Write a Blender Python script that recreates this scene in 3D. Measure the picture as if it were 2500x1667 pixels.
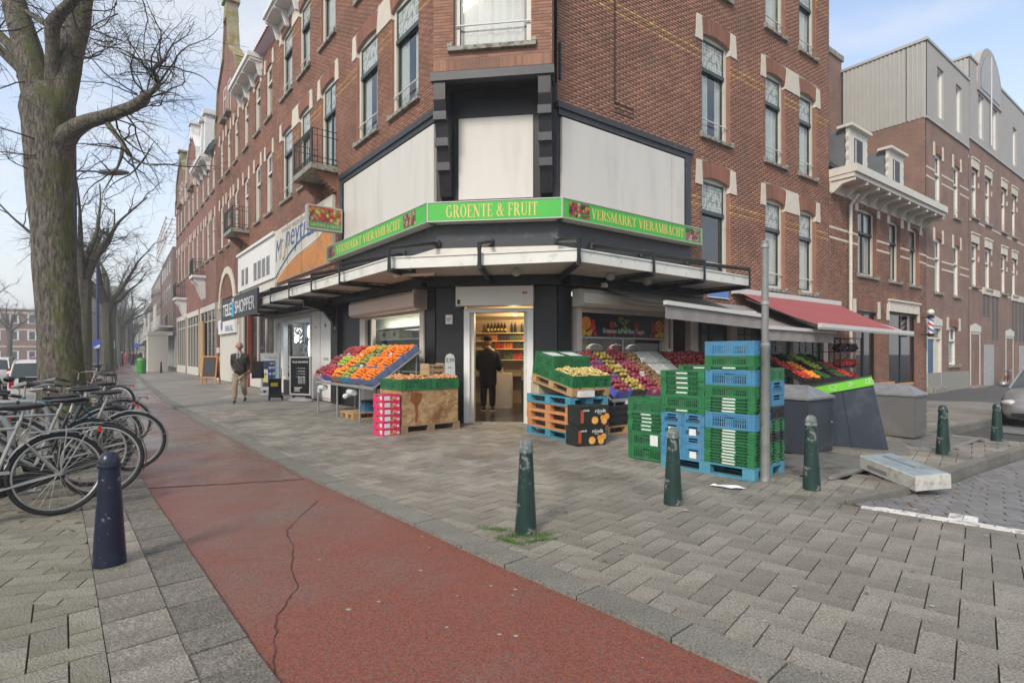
import bpy, math, random
import numpy as np
from mathutils import Vector, Matrix, Euler
sc = bpy.context.scene
for o in list(bpy.data.objects): bpy.data.objects.remove(o)
PI = math.pi
rad = math.radians
rnd = random.Random(7)
COL = sc.collection
# ------------------------------------------------------------ camera, sky, sun, exposure
cam = bpy.data.cameras.new('camera'); camo = bpy.data.objects.new('camera', cam); COL.objects.link(camo)
camo.location = (0, 0, 1.42); camo.rotation_euler = (rad(90), 0, 0)
cam.sensor_width = 36; cam.lens = 36*1320/2500; cam.shift_y = 0.0126; cam.clip_end = 5000; cam.clip_start = .05
sc.camera = camo
W = bpy.data.worlds.new('World'); sc.world = W; W.use_nodes = True
wn = W.node_tree; wn.nodes.clear()
def N(t, typ, **kw):
    n = t.nodes.new(typ)
    for k, v in kw.items():
        if k.startswith('i_'): n.inputs[k[2:].replace('_', ' ')].default_value = v
        elif k.startswith('n_'): n.inputs[int(k[2:])].default_value = v
        else: setattr(n, k, v)
    return n
SUN_EL, SUN_ROT = rad(38), rad(205)
sky = N(wn, 'ShaderNodeTexSky', sky_type='NISHITA', sun_disc=False, sun_elevation=SUN_EL, sun_rotation=SUN_ROT, air_density=1.0, dust_density=1.2, ozone_density=1.5)
tc = N(wn, 'ShaderNodeTexCoord')
mp = N(wn, 'ShaderNodeMapping'); mp.inputs['Scale'].default_value = (1.0, 1.0, 2.6)
wn.links.new(tc.outputs['Generated'], mp.inputs['Vector'])
no = N(wn, 'ShaderNodeTexNoise', i_Scale=2.1, i_Detail=7.0, i_Roughness=.55)
wn.links.new(mp.outputs['Vector'], no.inputs['Vector'])
rp = N(wn, 'ShaderNodeValToRGB'); rp.color_ramp.elements[0].position = .36; rp.color_ramp.elements[1].position = .66
rp.color_ramp.elements[0].color = (.20, .20, .20, 1); rp.color_ramp.elements[1].color = (1, 1, 1, 1)
wn.links.new(no.outputs['Fac'], rp.inputs['Fac'])
# the cloud deck thickens towards the horizon
sx = N(wn, 'ShaderNodeSeparateXYZ'); wn.links.new(tc.outputs['Generated'], sx.inputs[0])
mr = N(wn, 'ShaderNodeMapRange', n_1=0.0, n_2=.55, n_3=1.0, n_4=0.0); wn.links.new(sx.outputs['Z'], mr.inputs[0])
mxa = N(wn, 'ShaderNodeMath', operation='MAXIMUM'); wn.links.new(rp.outputs['Color'], mxa.inputs[0]); wn.links.new(mr.outputs[0], mxa.inputs[1])
mx = N(wn, 'ShaderNodeMixRGB'); mx.inputs['Color2'].default_value = (5.9, 5.9, 5.85, 1)
skm = N(wn, 'ShaderNodeVectorMath', operation='SCALE'); skm.inputs['Scale'].default_value = 1.7
wn.links.new(sky.outputs[0], skm.inputs[0])
wn.links.new(mxa.outputs[0], mx.inputs['Fac']); wn.links.new(skm.outputs[0], mx.inputs['Color1'])
bg = N(wn, 'ShaderNodeBackground', i_Strength=.088); wn.links.new(mx.outputs[0], bg.inputs['Color'])
wo = N(wn, 'ShaderNodeOutputWorld'); wn.links.new(bg.outputs[0], wo.inputs['Surface'])
sl = bpy.data.lights.new('sun', 'SUN'); sl.energy = 1.5; sl.angle = rad(13); sl.color = (1, .93, .82)
so = bpy.data.objects.new('sun', sl); COL.objects.link(so)
_az = SUN_ROT
sd = Vector((math.sin(_az)*math.cos(SUN_EL), math.cos(_az)*math.cos(SUN_EL), math.sin(SUN_EL)))
so.rotation_euler = sd.to_track_quat('Z', 'Y').to_euler(); so.location = (0, -20, 30)
sc.view_settings.view_transform = 'Standard'; sc.view_settings.look = 'None'; sc.view_settings.gamma = 1
sc.view_settings.use_curve_mapping = False; sc.view_settings.exposure = .94
sc.render.engine = 'CYCLES'
cy = sc.cycles; cy.max_bounces = 6; cy.diffuse_bounces = 3; cy.glossy_bounces = 3; cy.transmission_bounces = 4; cy.transparent_max_bounces = 8; cy.volume_bounces = 0; cy.caustics_reflective = False; cy.caustics_refractive = False

# ------------------------------------------------------------ materials
MATS = {}
def M(name, col=(.5, .5, .5), rough=.7, metal=0., var=.18, ns=6., isl=0., bump=0., bs=40., spec=.4, dirt=None, ds=3., dk=(.5, .62), coat=0., emit=0., objr=0., speck=0., alpha=1.):
    """plain surface: colour with noise, per-piece tone, optional dirt patches and fine relief"""
    if name in MATS: return MATS[name]
    m = bpy.data.materials.new(name); m.use_nodes = True; t = m.node_tree; b = t.nodes['Principled BSDF']
    MATS[name] = m
    b.inputs['Roughness'].default_value = rough; b.inputs['Metallic'].default_value = metal; b.inputs['Specular IOR Level'].default_value = spec
    b.inputs['Coat Weight'].default_value = coat
    tc = N(t, 'ShaderNodeTexCoord')
    nz = N(t, 'ShaderNodeTexNoise', i_Scale=ns, i_Detail=5.0, i_Roughness=.6); t.links.new(tc.outputs['Object'], nz.inputs['Vector'])
    m1 = N(t, 'ShaderNodeMapRange', n_1=.25, n_2=.75, n_3=1-var, n_4=1+var); t.links.new(nz.outputs['Fac'], m1.inputs[0])
    val = m1.outputs[0]
    if isl or objr:
        g = N(t, 'ShaderNodeNewGeometry'); oi = N(t, 'ShaderNodeObjectInfo')
        a = N(t, 'ShaderNodeMath', operation='ADD'); t.links.new(g.outputs['Random Per Island'], a.inputs[0]); t.links.new(oi.outputs['Random'], a.inputs[1])
        f = N(t, 'ShaderNodeMath', operation='FRACT'); t.links.new(a.outputs[0], f.inputs[0])
        k = isl or objr
        m2 = N(t, 'ShaderNodeMapRange', n_3=1-k, n_4=1+k); t.links.new(f.outputs[0], m2.inputs[0])
        mu = N(t, 'ShaderNodeMath', operation='MULTIPLY'); t.links.new(val, mu.inputs[0]); t.links.new(m2.outputs[0], mu.inputs[1]); val = mu.outputs[0]
    if speck:
        n3 = N(t, 'ShaderNodeTexNoise', i_Scale=85.0, i_Detail=3.0); t.links.new(tc.outputs['Object'], n3.inputs['Vector'])
        m3 = N(t, 'ShaderNodeMapRange', n_1=.3, n_2=.7, n_3=1-speck, n_4=1+speck); t.links.new(n3.outputs['Fac'], m3.inputs[0])
        mu = N(t, 'ShaderNodeMath', operation='MULTIPLY'); t.links.new(val, mu.inputs[0]); t.links.new(m3.outputs[0], mu.inputs[1]); val = mu.outputs[0]
    sc_ = N(t, 'ShaderNodeVectorMath', operation='SCALE'); sc_.inputs[0].default_value = col[:3]; t.links.new(val, sc_.inputs['Scale'])
    out = sc_.outputs[0]
    if dirt is not None:
        n2 = N(t, 'ShaderNodeTexNoise', i_Scale=ds, i_Detail=6.0, i_Roughness=.65); t.links.new(tc.outputs['Object'], n2.inputs['Vector'])
        r = N(t, 'ShaderNodeMapRange', n_1=dk[0], n_2=dk[1]); t.links.new(n2.outputs['Fac'], r.inputs[0])
        mm = N(t, 'ShaderNodeMixRGB'); mm.inputs['Color2'].default_value = (*dirt, 1); t.links.new(r.outputs[0], mm.inputs['Fac']); t.links.new(out, mm.inputs['Color1']); out = mm.outputs[0]
    t.links.new(out, b.inputs['Base Color'])
    if bump:
        n4 = N(t, 'ShaderNodeTexNoise', i_Scale=bs, i_Detail=4.0); t.links.new(tc.outputs['Object'], n4.inputs['Vector'])
        bp = N(t, 'ShaderNodeBump', i_Strength=bump, i_Distance=.02); t.links.new(n4.outputs['Fac'], bp.inputs['Height']); t.links.new(bp.outputs[0], b.inputs['Normal'])
    if emit:
        b.inputs['Emission Color'].default_value = (*col[:3], 1); b.inputs['Emission Strength'].default_value = emit
    return m
def brickmat(name, c1, c2, mortar, w=.22, h=.0615, var=.25):
    if name in MATS: return MATS[name]
    m = bpy.data.materials.new(name); MATS[name] = m; m.use_nodes = True; t = m.node_tree; b = t.nodes['Principled BSDF']; b.inputs['Roughness'].default_value = .85
    tc = N(t, 'ShaderNodeTexCoord'); s = N(t, 'ShaderNodeSeparateXYZ'); t.links.new(tc.outputs['Object'], s.inputs[0])
    ad = N(t, 'ShaderNodeMath', operation='ADD'); t.links.new(s.outputs['X'], ad.inputs[0]); t.links.new(s.outputs['Y'], ad.inputs[1])
    c = N(t, 'ShaderNodeCombineXYZ'); t.links.new(ad.outputs[0], c.inputs[0]); t.links.new(s.outputs['Z'], c.inputs[1])
    br = N(t, 'ShaderNodeTexBrick', i_Scale=1.0); br.inputs['Brick Width'].default_value = w; br.inputs['Row Height'].default_value = h
    br.inputs['Mortar Size'].default_value = .006; br.inputs['Mortar Smooth'].default_value = .2
    br.inputs['Color1'].default_value = (*c1, 1); br.inputs['Color2'].default_value = (*c2, 1); br.inputs['Mortar'].default_value = (*mortar, 1)
    t.links.new(c.outputs[0], br.inputs['Vector'])
    nz = N(t, 'ShaderNodeTexNoise', i_Scale=.9, i_Detail=6.0); t.links.new(tc.outputs['Object'], nz.inputs['Vector'])
    mr_ = N(t, 'ShaderNodeMapRange', n_1=.25, n_2=.75, n_3=1-var, n_4=1+var); t.links.new(nz.outputs['Fac'], mr_.inputs[0])
    v = N(t, 'ShaderNodeVectorMath', operation='SCALE'); t.links.new(br.outputs['Color'], v.inputs[0]); t.links.new(mr_.outputs[0], v.inputs['Scale'])
    t.links.new(v.outputs[0], b.inputs['Base Color'])
    bp = N(t, 'ShaderNodeBump', i_Strength=.5, i_Distance=.01); bp.invert = True; t.links.new(br.outputs['Fac'], bp.inputs['Height']); t.links.new(bp.outputs[0], b.inputs['Normal'])
    return m
def glassmat(name, tint=(.75, .8, .8), refl=.10, ior=1.5):
    if name in MATS: return MATS[name]
    m = bpy.data.materials.new(name); MATS[name] = m; m.use_nodes = True; t = m.node_tree; t.nodes.remove(t.nodes['Principled BSDF'])
    tr = N(t, 'ShaderNodeBsdfTransparent'); tr.inputs[0].default_value = (*tint, 1)
    gl = N(t, 'ShaderNodeBsdfGlossy'); gl.inputs['Roughness'].default_value = .03
    fr = N(t, 'ShaderNodeFresnel', i_IOR=ior)
    ad = N(t, 'ShaderNodeMath', operation='ADD', n_1=refl); ad.use_clamp = True; t.links.new(fr.outputs[0], ad.inputs[0])
    gm = N(t, 'ShaderNodeNewGeometry'); iv = N(t, 'ShaderNodeMath', operation='SUBTRACT', n_0=1.); t.links.new(gm.outputs['Backfacing'], iv.inputs[1]); mu = N(t, 'ShaderNodeMath', operation='MULTIPLY'); t.links.new(ad.outputs[0], mu.inputs[0]); t.links.new(iv.outputs[0], mu.inputs[1]); ad = mu
    mi = N(t, 'ShaderNodeMixShader'); t.links.new(ad.outputs[0], mi.inputs[0]); t.links.new(tr.outputs[0], mi.inputs[1]); t.links.new(gl.outputs[0], mi.inputs[2])
    t.links.new(mi.outputs[0], t.nodes['Material Output'].inputs[0])
    return m
def multimat(name, cols, scale=18., rough=.5, randomness=1.0):
    """flat print: voronoi cells in a few colours (pictures of fruit, packaging)"""
    if name in MATS: return MATS[name]
    m = bpy.data.materials.new(name); MATS[name] = m; m.use_nodes = True; t = m.node_tree; b = t.nodes['Principled BSDF']; b.inputs['Roughness'].default_value = rough
    tc = N(t, 'ShaderNodeTexCoord'); v = N(t, 'ShaderNodeTexVoronoi', i_Scale=scale, i_Randomness=randomness); t.links.new(tc.outputs['Object'], v.inputs['Vector'])
    s = N(t, 'ShaderNodeSeparateColor'); t.links.new(v.outputs['Color'], s.inputs[0])
    r = N(t, 'ShaderNodeValToRGB'); r.color_ramp.interpolation = 'CONSTANT'; e = r.color_ramp.elements
    for i, c in enumerate(cols):
        if i < 2: e[i].position = i/len(cols); e[i].color = (*c, 1)
        else: k = e.new(i/len(cols)); k.color = (*c, 1)
    t.links.new(s.outputs[0], r.inputs[0])
    mr_ = N(t, 'ShaderNodeMapRange', n_1=0., n_2=.9/scale*8, n_3=1.3, n_4=.4); t.links.new(v.outputs['Distance'], mr_.inputs[0])
    sc2 = N(t, 'ShaderNodeVectorMath', operation='SCALE'); t.links.new(r.outputs[0], sc2.inputs[0]); t.links.new(mr_.outputs[0], sc2.inputs['Scale'])
    t.links.new(sc2.outputs[0], b.inputs['Base Color'])
    return m

# ------------------------------------------------------------ mesh builder
class MB:
    def __init__(s): s.v = []; s.f = []; s.m = []; s.mi = 0
    def quad(s, *p):
        n = len(s.v); s.v += [tuple(q) for q in p]; s.f.append(tuple(range(n, n+len(p)))); s.m.append(s.mi); return s
    def box(s, x0, x1, y0, y1, z0, z1, mt=None, tp=0.):
        P = [(x0, y0, z0), (x1, y0, z0), (x1, y1, z0), (x0, y1, z0), (x0+tp, y0+tp, z1), (x1-tp, y0+tp, z1), (x1-tp, y1-tp, z1), (x0+tp, y1-tp, z1)]
        if mt is not None: P = [tuple(mt @ Vector(p)) for p in P]
        n = len(s.v); s.v += P
        for f in ((0, 3, 2, 1), (4, 5, 6, 7), (0, 1, 5, 4), (1, 2, 6, 5), (2, 3, 7, 6), (3, 0, 4, 7)): s.f.append(tuple(n+i for i in f)); s.m.append(s.mi)
        return s
    def prism(s, pts, d, mt=None, off=0.):
        """pts: (x,z) outline, extruded along y from off to off+d"""
        n = len(s.v); k = len(pts)
        A = [(x, off, z) for x, z in pts]+[(x, off+d, z) for x, z in pts]
        if mt is not None: A = [tuple(mt @ Vector(p)) for p in A]
        s.v += A; s.f.append(tuple(range(n, n+k))); s.m.append(s.mi); s.f.append(tuple(range(n+2*k-1, n+k-1, -1))); s.m.append(s.mi)
        for i in range(k): j = (i+1) % k; s.f.append((n+j, n+i, n+k+i, n+k+j)); s.m.append(s.mi)
        return s
    def slab(s, pts, z0, z1):
        """pts (x,y) outline extruded in z"""
        n = len(s.v); k = len(pts)
        s.v += [(x, y, z0) for x, y in pts]+[(x, y, z1) for x, y in pts]
        s.f.append(tuple(range(n+k-1, n-1, -1))); s.m.append(s.mi); s.f.append(tuple(range(n+k, n+2*k))); s.m.append(s.mi)
        for i in range(k): j = (i+1) % k; s.f.append((n+i, n+j, n+k+j, n+k+i)); s.m.append(s.mi)
        return s
    def tube(s, pts, r, n=8, cap=True, closed=False):
        pts = [Vector(p) for p in pts]; K = len(pts)
        rr = r if isinstance(r, (list, tuple)) else [r]*K
        base = len(s.v); up = None
        for i, p in enumerate(pts):
            if closed: t = pts[(i+1) % K]-pts[i-1]
            else: t = (pts[min(i+1, K-1)]-pts[max(i-1, 0)])
            if t.length < 1e-9: t = Vector((0, 0, 1))
            t.normalize()
            if up is None: up = t.orthogonal().normalized()
            else:
                up = up-t*up.dot(t)
                up = up.normalized() if up.length > 1e-6 else t.orthogonal().normalized()
            b = t.cross(up)
            for j in range(n):
                a = 2*PI*j/n; s.v.append(tuple(p+(up*math.cos(a)+b*math.sin(a))*rr[i]))
        for i in range(K if closed else K-1):
            i2 = (i+1) % K
            for j in range(n):
                j2 = (j+1) % n; s.f.append((base+i*n+j, base+i*n+j2, base+i2*n+j2, base+i2*n+j)); s.m.append(s.mi)
        if cap and not closed:
            s.f.append(tuple(base+j for j in range(n-1, -1, -1))); s.m.append(s.mi); s.f.append(tuple(base+(K-1)*n+j for j in range(n))); s.m.append(s.mi)
        return s
    def lathe(s, prof, n=16, c=(0, 0), sx=1., sy=1.):
        base = len(s.v); K = len(prof)
        for r, z in prof:
            for j in range(n): a = 2*PI*j/n; s.v.append((c[0]+r*sx*math.cos(a), c[1]+r*sy*math.sin(a), z))
        for i in range(K-1):
            for j in range(n): j2 = (j+1) % n; s.f.append((base+i*n+j, base+i*n+j2, base+(i+1)*n+j2, base+(i+1)*n+j)); s.m.append(s.mi)
        s.f.append(tuple(base+j for j in range(n-1, -1, -1))); s.m.append(s.mi); s.f.append(tuple(base+(K-1)*n+j for j in range(n))); s.m.append(s.mi)
        return s
    def ball(s, c, r, n=8, k=5, sz=1.):
        base = len(s.v)
        for i in range(k+1):
            ph = PI*(i+.001)/(k+.002)
            for j in range(n): a = 2*PI*j/n; s.v.append((c[0]+r*math.sin(ph)*math.cos(a), c[1]+r*math.sin(ph)*math.sin(a), c[2]-r*sz*math.cos(ph)))
        for i in range(k):
            for j in range(n): j2 = (j+1) % n; s.f.append((base+i*n+j, base+i*n+j2, base+(i+1)*n+j2, base+(i+1)*n+j)); s.m.append(s.mi)
        return s
    def mesh(s, name, mats, smooth=False):
        me = bpy.data.meshes.new(name); me.from_pydata(s.v, [], s.f)
        for m in (mats if isinstance(mats, (list, tuple)) else [mats]): me.materials.append(m)
        if isinstance(mats, (list, tuple)) and len(mats) > 1: me.polygons.foreach_set('material_index', s.m)
        if smooth:
            me.polygons.foreach_set('use_smooth', [True]*len(s.f)); 
            try: me.set_sharp_from_angle(angle=rad(smooth if smooth is not True else 40))
            except Exception: pass
        me.update(); return me
    def build(s, name, mats, parent=None, loc=None, rz=0., smooth=False):
        return ob(name, s.mesh(name, mats, smooth), parent, loc, rz)
def ob(name, data, parent=None, loc=None, rz=0., rot=None):
    o = bpy.data.objects.new(name, data); COL.objects.link(o)
    if parent is not None: o.parent = parent
    if loc is not None: o.location = loc
    if rot is not None: o.rotation_euler = rot
    elif rz: o.rotation_euler = (0, 0, rz)
    return o
def tag(o, label=None, cat=None, group=None, kind=None):
    if label: o['label'] = label
    if cat: o['category'] = cat
    if group: o['group'] = group
    if kind: o['kind'] = kind
    return o
def thing(name, label, cat, loc=(0, 0, 0), rz=0., group=None, rot=None):
    o = ob(name, None, None, loc, rz, rot); o.empty_display_size = .1
    return tag(o, label, cat, group)
def dup(o, parent=None, loc=None, rot=None, label=None, group=None):
    c = o.copy(); COL.objects.link(c)
    if parent is not None: c.parent = parent
    if loc is not None: c.location = loc
    if rot is not None: c.rotation_euler = rot
    if label: c['label'] = label
    if group: c['group'] = group
    for ch in list(KIDS(o)): dup(ch, c)
    return c
def KIDS(o): return [c for c in o.children]
def fastboxes(name, C, Hh, mat, parent=None, A=None, top=True):
    """many 6-sided boxes: centres C (n,3), half sizes Hh (n,3)"""
    C = np.asarray(C, float); Hh = np.asarray(Hh, float); n = len(C)
    sg = np.array([(-1, -1, -1), (1, -1, -1), (1, 1, -1), (-1, 1, -1), (-1, -1, 1), (1, -1, 1), (1, 1, 1), (-1, 1, 1)], float)
    V = (C[:, None, :]+Hh[:, None, :]*sg[None]).reshape(-1, 3)
    F = np.array([(0, 3, 2, 1), (4, 5, 6, 7), (0, 1, 5, 4), (1, 2, 6, 5), (3, 0, 4, 7)])
    F = (F[None]+(np.arange(n)*8)[:, None, None]).reshape(-1, 4)
    me = bpy.data.meshes.new(name); me.vertices.add(len(V)); me.vertices.foreach_set('co', V.ravel())
    me.loops.add(F.size); me.loops.foreach_set('vertex_index', F.ravel().astype(np.int32))
    me.polygons.add(len(F)); me.polygons.foreach_set('loop_start', np.arange(0, F.size, 4, dtype=np.int32)); me.polygons.foreach_set('loop_total', np.full(len(F), 4, dtype=np.int32))
    me.materials.append(mat); me.update(calc_edges=True)
    return ob(name, me, parent)
def text(s, w, h, mat, parent=None, name='lettering', loc=(0, 0, 0), rot=(PI/2, 0, 0), d=.004, shear=0., fit=True, font=None):
    """lettering fitted to a w x h box, lying in local xz, facing -y"""
    cu = bpy.data.curves.new('t', 'FONT'); cu.body = s; cu.extrude = .01; cu.shear = shear; cu.resolution_u = 3
    o = bpy.data.objects.new('t', cu); me = bpy.data.meshes.new_from_object(o); bpy.data.objects.remove(o)
    V = np.array([v.co[:] for v in me.vertices]); lo, hi = V.min(0), V.max(0)
    V = (V-lo)/(np.maximum(hi-lo, 1e-6)); V[:, 0] *= w; V[:, 1] *= h; V[:, 2] *= d
    me.vertices.foreach_set('co', V.ravel()); me.materials.clear(); me.materials.append(mat); me.update(); me.name = name
    return ob(name, me, parent, loc, rot=rot)
# serif capitals drawn from strokes (thick stems, thin hairlines, bracket serifs)
def _arc(cx, cy, rx, ry, a0, a1, tk=.075, tn=.025, n=14):
    o_, i_ = [], []
    for k in range(n+1):
        a = rad(a0+(a1-a0)*k/n); c, s = math.cos(a), math.sin(a)
        o_.append((cx+(rx+tk)*c, cy+(ry+tn)*s)); i_.append((cx+(rx-tk)*c, cy+(ry-tn)*s))
    return [[o_[k], o_[k+1], i_[k+1], i_[k]] for k in range(n)]
def _ln(x0, y0, x1, y1, w):
    dx, dy = x1-x0, y1-y0; L = math.hypot(dx, dy); nx, ny = -dy/L*w/2, dx/L*w/2
    return [[(x0+nx, y0+ny), (x0-nx, y0-ny), (x1-nx, y1-ny), (x1+nx, y1+ny)]]
def _st(x, y0=0., y1=1., w=.15, sb=True, st=True, sw=.30):
    r = _ln(x, y0, x, y1, w)
    if sb: r += _ln(x-sw/2, y0+.022, x+sw/2, y0+.022, .045)
    if st: r += _ln(x-sw/2, y1-.022, x+sw/2, y1-.022, .045)
    return r
T_ = .15
GL = {'I': (.36, lambda: _st(.18)), 'H': (.78, lambda: _st(.17)+_st(.61)+_ln(.17, .5, .61, .5, .05)),
 'E': (.64, lambda: _st(.17)+_ln(.1, .975, .58, .975, .05)+_ln(.1, .025, .6, .025, .05)+_ln(.17, .52, .46, .52, .05)+_ln(.57, .76, .57, 1, .05)+_ln(.59, 0, .59, .26, .05)+_ln(.45, .42, .45, .62, .04)),
 'F': (.6, lambda: _st(.17)+_ln(.1, .975, .56, .975, .05)+_ln(.17, .52, .44, .52, .05)+_ln(.55, .76, .55, 1, .05)+_ln(.43, .42, .43, .62, .04)),
 'T': (.68, lambda: _st(.34, st=False)+_ln(.04, .975, .64, .975, .05)+_ln(.055, .74, .055, 1, .05)+_ln(.625, .74, .625, 1, .05)),
 'N': (.82, lambda: _st(.14, w=.05, sw=.24)+_st(.68, w=.05, sb=False, sw=.24)+_ln(.12, .98, .67, .02, .15)),
 'M': (.98, lambda: _st(.14, w=.05, sw=.24)+_st(.82, w=.15, sw=.28)+_ln(.16, .98, .46, .05, .13)+_ln(.46, .05, .78, .98, .05)),
 'V': (.74, lambda: _ln(.14, .98, .38, .02, .15)+_ln(.38, .02, .62, .98, .05)+_ln(.0, .98, .28, .98, .045)+_ln(.5, .98, .74, .98, .045)),
 'A': (.76, lambda: _ln(.12, .02, .38, .98, .05)+_ln(.38, .98, .62, .02, .15)+_ln(.0, .022, .24, .022, .045)+_ln(.48, .022, .76, .022, .045)+_ln(.2, .34, .54, .34, .05)),
 'O': (.78, lambda: _arc(.39, .5, .28, .475, 0, 360, n=26)), 'C': (.7, lambda: _arc(.38, .5, .27, .475, 48, 318, n=20)+_ln(.585, .68, .585, .98, .05)),
 'G': (.78, lambda: _arc(.38, .5, .27, .475, 48, 318, n=20)+_ln(.585, .68, .585, .98, .05)+_ln(.62, .08, .62, .44, .14)+_ln(.5, .44, .74, .44, .045)),
 'U': (.76, lambda: _st(.17, .3, sb=False)+_st(.61, .3, w=.05, sb=False, sw=.24)+_arc(.39, .3, .22, .275, 180, 360, tk=.05, n=12)),
 'R': (.76, lambda: _st(.17)+_arc(.32, .74, .2, .235, -90, 90, n=10)+_ln(.17, .975, .34, .975, .05)+_ln(.17, .505, .34, .505, .05)+_ln(.38, .5, .64, .03, .14)+_ln(.56, .022, .76, .022, .045)),
 'B': (.7, lambda: _st(.17)+_arc(.34, .75, .18, .225, -90, 90, n=10)+_arc(.36, .27, .2, .245, -90, 90, n=10)+_ln(.17, .975, .36, .975, .05)+_ln(.17, .52, .36, .52, .05)+_ln(.17, .025, .38, .025, .05)),
 'K': (.78, lambda: _st(.17)+_ln(.2, .42, .6, .97, .05)+_ln(.34, .6, .66, .03, .14)+_ln(.5, .978, .74, .978, .045)+_ln(.56, .022, .78, .022, .045)),
 'S': (.58, lambda: _arc(.29, .745, .19, .23, 60, 250, tk=.055)+_arc(.29, .27, .2, .245, -115, 80, tk=.06)+_ln(.16, .66, .42, .4, .13)+_ln(.47, .74, .47, .98, .045)+_ln(.09, .02, .09, .28, .045)),
 '&': (.84, lambda: _arc(.36, .76, .15, .21, 0, 360, tk=.05, n=14)+_arc(.3, .27, .21, .245, 60, 330, n=14)+_ln(.27, .72, .66, .06, .13)+_ln(.5, .12, .7, .5, .05)+_ln(.6, .52, .82, .52, .045)+_ln(.6, .03, .84, .05, .05)),
 ' ': (.34, lambda: [])}
def serif(s, w, h, mat, parent, name, loc, rot=(0, 0, 0)):
    mb = MB(); x = 0
    for ch in s:
        wd, fn = GL[ch]
        for k, q in enumerate(fn()): mb.prism([(x+a, b) for a, b in q], -.004-.00012*(k % 9))
        x += wd+.05
    sx_ = w/x
    mb.v = [(a*sx_, b, c*h) for a, b, c in mb.v]
    o = mb.build(name, mat, parent, loc); o.rotation_euler = rot; return o

# ------------------------------------------------------------ site frames
OL = Vector((-1.569, 11.317, 0)); DL = Vector((-.617, .787, 0)); NL = Vector((-.787, -.617, 0))   # left facade: along, outward
OR = Vector((.9145, 10.974, 0)); DR = Vector((.806, .591, 0)); NR = Vector((.591, -.806, 0))      # right facade
AL = math.atan2(-DL.y, -DL.x); AR = math.atan2(DR.y, DR.x); AC = math.atan2(-.1366, .9906)
def PL(t, off=0., z=0.): return OL+DL*t+NL*off+Vector((0, 0, z))
def PR(t, off=0., z=0.): return OR+DR*t+NR*off+Vector((0, 0, z))
DC = Vector((math.cos(AC), math.sin(AC), 0)); NC = Vector((math.sin(AC), -math.cos(AC), 0))
def PC(s, off=0., z=0.): return OL+DC*s+NC*off+Vector((0, 0, z))   # chamfer: s 0..2.507
WC = (OR-OL).length
def gz(x, y): return -.022*max(0., x-6) if y < 60 else 0.
# ------------------------------------------------------------ ground
m_tile = M('concrete_tile', (.25, .228, .19), .62, var=.24, ns=1.3, isl=.19, bump=.5, bs=110, speck=.55, dirt=(.115, .10, .082), ds=.9, dk=(.47, .72))
m_tileL = M('concrete_tile_mossy', (.225, .21, .17), .7, var=.24, ns=1.5, isl=.18, bump=.5, bs=110, speck=.5, dirt=(.12, .12, .065), ds=1.4, dk=(.47, .7))
m_bed = M('joint_sand', (.11, .10, .075), .95, var=.3, ns=8, dirt=(.07, .10, .025), ds=1.2, dk=(.5, .6))
m_bedL = M('joint_moss', (.085, .085, .05), .95, var=.3, ns=8, dirt=(.10, .14, .03), ds=1.6, dk=(.42, .6))
m_kerb = M('kerb_stone', (.17, .162, .138), .75, var=.2, ns=4, isl=.12, objr=.12, bump=.4, bs=90, speck=.45)
m_kerbR = M('kerb_rough', (.15, .135, .115), .85, var=.35, ns=20, objr=.14, bump=.6, bs=70, speck=.45)
m_road = M('road_brick', (.175, .168, .162), .6, var=.2, ns=1.2, isl=.16, bump=.3, bs=120, speck=.25)
m_asph = M('asphalt', (.09, .09, .088), .6, var=.25, ns=1.5, bump=.4, bs=90, speck=.35)
def pavemat(name, c, rz):
    m = bpy.data.materials.new(name); m.use_nodes = True; t = m.node_tree; b = t.nodes['Principled BSDF']; b.inputs['Roughness'].default_value = .62
    tc = N(t, 'ShaderNodeTexCoord'); mp = N(t, 'ShaderNodeMapping'); mp.inputs['Rotation'].default_value = (0, 0, rz); t.links.new(tc.outputs['Object'], mp.inputs[0])
    br = N(t, 'ShaderNodeTexBrick', i_Scale=1.0); br.inputs['Brick Width'].default_value = .3; br.inputs['Row Height'].default_value = .15; br.inputs['Mortar Size'].default_value = .005
    br.inputs['Color1'].default_value = (*[k*1.1 for k in c], 1); br.inputs['Color2'].default_value = (*[k*.9 for k in c], 1); br.inputs['Mortar'].default_value = (*[k*.45 for k in c], 1)
    t.links.new(mp.outputs[0], br.inputs['Vector'])
    nz = N(t, 'ShaderNodeTexNoise', i_Scale=.8, i_Detail=8.0); t.links.new(tc.outputs['Object'], nz.inputs['Vector'])
    mr_ = N(t, 'ShaderNodeMapRange', n_1=.25, n_2=.75, n_3=.75, n_4=1.2); t.links.new(nz.outputs['Fac'], mr_.inputs[0])
    v = N(t, 'ShaderNodeVectorMath', operation='SCALE'); t.links.new(br.outputs['Color'], v.inputs[0]); t.links.new(mr_.outputs[0], v.inputs['Scale']); t.links.new(v.outputs[0], b.inputs['Base Color'])
    return m
m_pfar = pavemat('paving_far', (.24, .22, .19), -AR); m_rfar = pavemat('road_brick_far', (.17, .165, .16), -AR-PI/4)
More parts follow.
